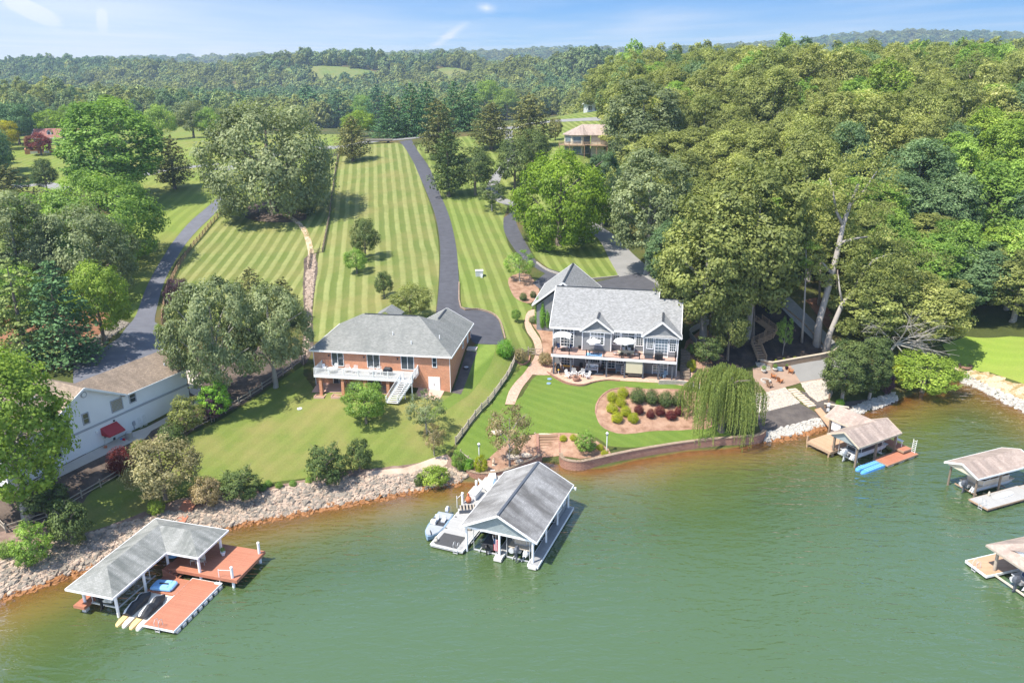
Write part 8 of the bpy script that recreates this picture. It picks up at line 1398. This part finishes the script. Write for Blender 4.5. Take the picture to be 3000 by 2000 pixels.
trunk_tree('pale leaning sycamore trunk beside the woodland track, left of the leaning pair', [(2392, 1012), (2400, 940), (2438, 803), (2459, 712), (2470, 660), (2490, 600), (2515, 540)], 8, .62, [(2, [(2410, 770), (2385, 745)], 2), (3, [(2500, 700), (2560, 690)], 1), (4, [(2450, 620), (2440, 560), (2430, 520)], 3), (5, [(2530, 560), (2570, 500)], 3)], 'bark_pale',
           [(2385, 745, 3, 2.6), (2400, 790, 2, 2.4), (2440, 540, 4, 3.2), (2500, 520, 4, 3.8), (2570, 490, 6, 3.6), (2600, 550, 5, 3.4), (2460, 480, 7, 3.4), (2520, 580, 5, 2.6), (2380, 620, 4, 2.6), (2560, 630, 4, 2.8), (2420, 820, 2, 1.8), (2450, 610, 6, 2.2), (2510, 680, 6, 2.0), (2540, 450, 7, 3.2), (2400, 560, 5, 2.8), (2590, 690, 4, 2.8)])
trunk_tree('pale leaning sycamore trunk with a forked top, right of the leaning pair', [(2418, 1030), (2432, 975), (2468, 888), (2492, 862), (2520, 820)], 4, .55, [(2, [(2460, 850), (2455, 800)], 1), (3, [(2530, 800), (2560, 760), (2620, 740)], 0), (3, [(2500, 900), (2530, 905)], -2)], 'bark_pale',
           [(2520, 770, 3, 3.2), (2570, 800, 1, 3.0), (2480, 780, 3, 2.6), (2620, 760, 1, 3.0), (2540, 860, -1, 2.4), (2480, 960, -3, 1.9), (2600, 830, 0, 3.0), (2660, 800, 1, 2.6), (2500, 720, 4, 2.8), (2660, 730, 3, 3.2), (2740, 760, 3, 3)])
trunk_tree('thin straight pale trunk standing between the stairs and the sycamores', [(2349, 1003), (2355, 920), (2361, 800), (2362, 700)], 1, .2, [], 'bark_pale', [(2362, 720, 1, 2.2), (2350, 770, 1, 1.6)], 'leaf_green', 'young_tree')
for i, (px_, tp, by) in enumerate([(2398, 830, 895), (2448, 850, 912), (2205, 930, 1000), (2078, 935, 1000)]): trunk_tree(['bare grey trunk in the shade behind the leaning sycamores, left', 'bare grey trunk in the shade behind the leaning sycamores, right', 'grey trunk just behind the wooden stairs', 'grey trunk behind the leafy shrub at the grey house corner'][i], [(px_, by), (px_ + 3, (tp + by) / 2), (px_ + 6, tp - 60)], 1, .3, [], 'bark', None, name='tree_trunk')
b = P(2590, 1062); dt_ = thing('dead_tree', 'fallen-looking dead tree with a fan of bare grey branches above the cove', 'tree', b); m = MB(); rr = random.Random(4)
def branch(p, d, ln, r, lv):
    q = [p]; 
    for k in range(3): d = (d + Vector((rr.gauss(0, .12), rr.gauss(0, .12), rr.gauss(0, .08) - .04))).normalized(); q.append(tuple(Vector(q[-1]) + d * ln / 3))
    m.tube(q, [r, r * .8, r * .6, r * .35], 5, cap=False)
    if lv:
        for k in range(6 if lv > 1 else 5):
            s_ = q[1 + k % 3]; a = Vector((rr.gauss(0, .5), rr.gauss(0, .45), rr.gauss(0, .38))); branch(s_, (d + a).normalized(), ln * rr.uniform(.5, .8), r * .5, lv - 1)
m.tube([(0, 0, -.5), (.3, -.2, 1.6), (1.2, -.6, 3.6)], [.36, .3, .22], 8)
for d in ((1, -.35, .35), (1, -.2, .05), (.9, -.6, -.25), (.5, -.5, -.75), (.9, -.1, .75), (-.8, -.3, .6), (.2, -.6, .9)): branch((1.2, -.6, 3.6), Vector(d).normalized(), 4.6, .14, 2)
m.build('branches', 'bark_dead', dt_)
# ---------------- woods
def poly_w(pts): return [tuple(P(*p)[:2]) if len(p) == 2 else (p[1], p[2]) for p in pts]
def inside(A, x, y):
    A = np.array(A); B = np.roll(A, -1, 0); cr = (A[:, 1] > y) != (B[:, 1] > y); xi = A[cr, 0] + (y - A[cr, 1]) / (B[cr, 1] - A[cr, 1]) * (B[cr, 0] - A[cr, 0]); return (xi > x).sum() % 2 == 1
def poisson(A, sp, seed, n):
    A_ = np.array(A); lo, hi = A_.min(0), A_.max(0); rg = np.random.default_rng(seed); out = []; cell = {}
    for _ in range(n):
        x, y = rg.uniform(lo, hi); k = (int(x / sp), int(y / sp))
        if any((x - a) ** 2 + (y - b) ** 2 < sp * sp for i in (-1, 0, 1) for j in (-1, 0, 1) for a, b in cell.get((k[0] + i, k[1] + j), ())): continue
        if not inside(A, x, y): continue
        out.append((x, y)); cell.setdefault(k, []).append((x, y))
    return out
def vis(x, y, z, pad=.06): d = np.array([x, y, z]) - EYE; k = d @ FW; return k > 0 and abs(d @ CR / k) < 1500 / FPX + pad and abs(d @ CU / k) < 1000 / FPX + pad * 2
WR = poly_w([(1840, 540), (1930, 690), (2000, 850), (2040, 930), (2110, 935), (2190, 855), (2290, 830), (2390, 880), (2470, 960), (2540, 1020), (2620, 1070), (2720, 1010), (2830, 962), (3060, 955), (3200, 960), (0, 330, 200), (0, 330, 440), (0, 40, 440), (1880, 400), (1800, 420)])
pts = sorted([p for p in poisson(WR, 8.8, 3, 30000) if vis(*p, float(hT(*p)) + 14)], key=lambda p: p[0] ** 2 + p[1] ** 2)
MIX = [('leaf_olive', 'olive_tree', 'olive-green tan-tipped hillside tree', 70), ('leaf_green', 'green_tree', 'mid-green hillside tree', 14), ('leaf_blue', 'bluish_tree', 'bluish dark green hillside tree', 16), ('leaf_maple', 'bright_tree', 'bright fresh green hillside tree', 8)]
NIND = 250; rest = {m_[0]: [] for m_ in MIX}; rr = random.Random(9)
for i, (x, y) in enumerate(pts):
    d = math.hypot(x, y); c = rr.random() * 100; near_r = x > 75 and y < 190
    mt = 'leaf_blue' if (c > 95 or (near_r and c > 55)) else 'leaf_maple' if (near_r and c > 34) or c < 2 else 'leaf_green' if c < 13 else 'leaf_olive'; z = float(hT(x, y))
    cl_ = math.sin(x / 26 + 1) * math.cos(y / 31); mt = 'leaf_blue' if cl_ > .93 and not near_r else mt
    if i < NIND:
        lb_ = next(m_ for m_ in MIX if m_[0] == mt); h = rr.uniform(16, 24) * (.8 if y < 165 else 1); w_ = rr.uniform(12, 18)
        px_ = 1500 + FPX * (x / (y * FW[1] + (z + h / 2 - CAMH) * FW[2])); zn = ', ' + ('low on the slope' if y < 180 else 'below mid-slope' if y < 215 else 'above mid-slope' if y < 262 else 'near the top') + (', left part' if px_ < 2150 else ', left of centre' if px_ < 2400 else ', right of centre' if px_ < 2700 else ', towards the right edge')
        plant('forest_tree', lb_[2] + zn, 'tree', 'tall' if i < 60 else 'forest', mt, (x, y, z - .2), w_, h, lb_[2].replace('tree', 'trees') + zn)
    else: rest[mt].append((x, y, z))
for x, y, h, w_ in [(52, 152, 15, 10), (60, 158, 17, 11), (72, 150, 16, 11), (84, 148, 17, 12), (66, 141, 13, 9), (95, 146, 17, 12), (106, 150, 18, 12)]: plant('forest_tree', 'dark green tree at the shady lower edge of the hillside wood', 'tree', 'tall', 'leaf_green', (x, y, float(hT(x, y)) - .2), w_, h, 'dark green trees at the shady lower edge of the hillside wood')
def woods(name, label, pts_, sc, k, mat, var):
    K_ = KINDS_[k][var % len(KINDS_[k])]; me = bpy.data.meshes.new(name); rg = np.random.default_rng(len(pts_) + var); me.from_pydata([(a, b, c - .3) for a, b, c in pts_], [], []); n = len(pts_)
    s_ = np.array(sc if hasattr(sc, '__len__') else [(sc, sc, sc)] * n) * (rg.uniform(.65, 1.35, (n, 1)) * np.c_[rg.uniform(.85, 1.25, n), rg.uniform(.85, 1.25, n), rg.uniform(.85, 1.1, n)]); at_ = me.attributes.new('scl', 'FLOAT_VECTOR', 'POINT'); at_.data.foreach_set('vector', s_.astype(np.float32).ravel()); at2 = me.attributes.new('rot', 'FLOAT_VECTOR', 'POINT'); r_ = np.zeros((n, 3)); r_[:, 2] = rg.uniform(0, 6.28, n); at2.data.foreach_set('vector', r_.astype(np.float32).ravel())
    o = link(name, me); tag(o, label, 'woods', None, 'stuff')
    src_me = K_[2].copy(); src_me.materials[0] = MATS[mat]; x, y, z = pts_[0]; st_ = thing('forest_tree', label.replace('woods', 'tree in the woods').replace('mass of', 'one'), 'tree', (x + 4, y, float(hT(x + 4, y))), 0); src = link('crown', src_me, st_); st_.scale = (1, 1, 1)
    gn = bpy.data.node_groups.new(name, 'GeometryNodeTree'); gn.interface.new_socket('Geometry', in_out='INPUT', socket_type='NodeSocketGeometry'); gn.interface.new_socket('Geometry', in_out='OUTPUT', socket_type='NodeSocketGeometry')
    a = gn.nodes.new('NodeGroupInput'); b_ = gn.nodes.new('NodeGroupOutput'); ip = gn.nodes.new('GeometryNodeInstanceOnPoints'); oi = gn.nodes.new('GeometryNodeObjectInfo'); oi.inputs[0].default_value = src; oi.transform_space = 'ORIGINAL'; oi.inputs['As Instance'].default_value = True
    for nm, so_ in (('scl', 'Scale'), ('rot', 'Rotation')):
        na = gn.nodes.new('GeometryNodeInputNamedAttribute'); na.data_type = 'FLOAT_VECTOR'; na.inputs['Name'].default_value = nm; gn.links.new(na.outputs['Attribute'], ip.inputs[so_])
    gn.links.new(a.outputs[0], ip.inputs['Points']); gn.links.new(oi.outputs['Geometry'], ip.inputs['Instance']); gn.links.new(ip.outputs[0], b_.inputs[0]); md = o.modifiers.new('trees', 'NODES'); md.node_group = gn; return o
for i, (mt, nm, lb_, _) in enumerate(MIX):
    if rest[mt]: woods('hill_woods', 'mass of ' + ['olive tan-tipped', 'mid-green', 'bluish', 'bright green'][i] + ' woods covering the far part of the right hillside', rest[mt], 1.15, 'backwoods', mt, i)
FIELDS = [(-250, 1195, 78, 34), (-85, 1225, 32, 40), (-335, 1010, 22, 16), (75, 895, 24, 10), (-420, 1190, 30, 24)]
def fieldclear(x, y):
    return any(((x - a) / c) ** 2 + ((y - b) / d) ** 2 < 1 for a, b, c, d in FIELDS)
for i, (a, b, c, d) in enumerate(FIELDS): drape('far_field', [(a + c * math.cos(k * .314) * (1 + .1 * math.sin(k * 2.2)), b + d * math.sin(k * .314)) for k in range(20)], .6, 'far_field')
rg = np.random.default_rng(77); far = {0: [], 1: [], 2: []}; fs = {0: [], 1: [], 2: []}
MEAD = poly_w([(0, 445), (60, 392), (200, 385), (380, 372), (620, 372), (820, 380), (1000, 372), (1200, 372), (1500, 350), (1640, 335), (1760, 325), (1800, 420), (1760, 560), (1500, 640), (1000, 500), (700, 620), (450, 900), (330, 880), (300, 700), (420, 560), (60, 560), (0, 560)])
HOUSE_PTS = [P(168, 425), P(1740, 328), P(1690, 452), P(120, 450)]
y = 245.
while y < 3600:
    st_ = 7.6 if y < 650 else 9 if y < 900 else 14 if y < 1600 else 30; hw = y * .70 + 30; x = -hw
    while x < hw:
        a, b = x + rg.uniform(-.45, .45) * st_, y + rg.uniform(-.45, .45) * st_; x += st_
        if inside(WR, a, b) or inside(MEAD, a, b) or (b > 600 and fieldclear(a, b)) or (b < 420 and -160 < a < 60 and b < 335) or (b < 440 and a > 40 and a < 330): continue
        if any(math.hypot(a - h_[0], b - h_[1]) < 24 for h_ in HOUSE_PTS): continue
        z = float(hT(a, b))
        if z < 1: continue
        c = math.sin(a / 70 + 2) + math.cos(b / 90) + rg.normal(0, .9); k = 0 if c > .5 else 1 if c > -.7 else 2; far[k].append((a, b, z)); fs[k].append((1, 1, 1) if y < 900 else (1.25, 1.25, 1.1) if y < 1600 else (2.4, 2.4, 1.15))
    y += st_
for k, mt in ((0, 'leaf_olive'), (1, 'leaf_far'), (2, 'leaf_blue')):
    near_ = [i for i, p in enumerate(far[k]) if p[1] < 560]; fr_ = [i for i, p in enumerate(far[k]) if p[1] >= 560]
    woods('valley_woods', 'mass of ' + ['olive', 'plain green', 'dark bluish'][k] + ' woods filling the valley behind the street', [far[k][i] for i in near_], [fs[k][i] for i in near_], 'backwoods', mt, k)
    woods('distant_woods', 'mass of ' + ['olive', 'plain green', 'dark bluish'][k] + ' woods on the hills at the horizon', [far[k][i] for i in fr_], [fs[k][i] for i in fr_], 'woods', mt, k)
print('individual', min(NIND, len(pts)), 'rest', len(pts) - NIND, 'far', [len(v) for v in far.values()])
# left side fill trees (own things)
lf = [(x, y) for x, y in poisson(poly_w([(-150, 700), (60, 690), (250, 640), (300, 760), (330, 900), (240, 930), (150, 1000), (60, 1060), (-200, 1100)]), 6.5, 8, 3000) if vis(x, y, 10)]
for i, (x, y) in enumerate([p for p in lf if 1500 + FPX * p[0] / (p[1] * FW[1] + 38 * .33) < 215][:14]): plant('forest_tree', 'shady green tree inside the grove at the left edge', 'tree', 'forest' if i % 3 else 'tall', 'leaf_green' if i % 2 else 'leaf_oak', (x, y, float(hT(x, y))), RG.uniform(8, 11), RG.uniform(10, 14), 'trees of the grove at the left edge')
# ---------------- air
HZ = MB().box(-3150, 3150, -140, 4250, -9, 215).build('haze', 'white', None); m, t, o = newmat('haze'); v = t.nodes.new('ShaderNodeVolumePrincipled'); v.inputs['Color'].default_value = (.62, .80, 1, 1); v.inputs['Density'].default_value = .00018; v.inputs['Anisotropy'].default_value = .2; t.links.new(v.outputs[0], o.inputs['Volume'])
HZ.data.materials[0] = m; tag(HZ, 'thin blue air between the near trees and the far hills', 'haze', None, 'stuff')
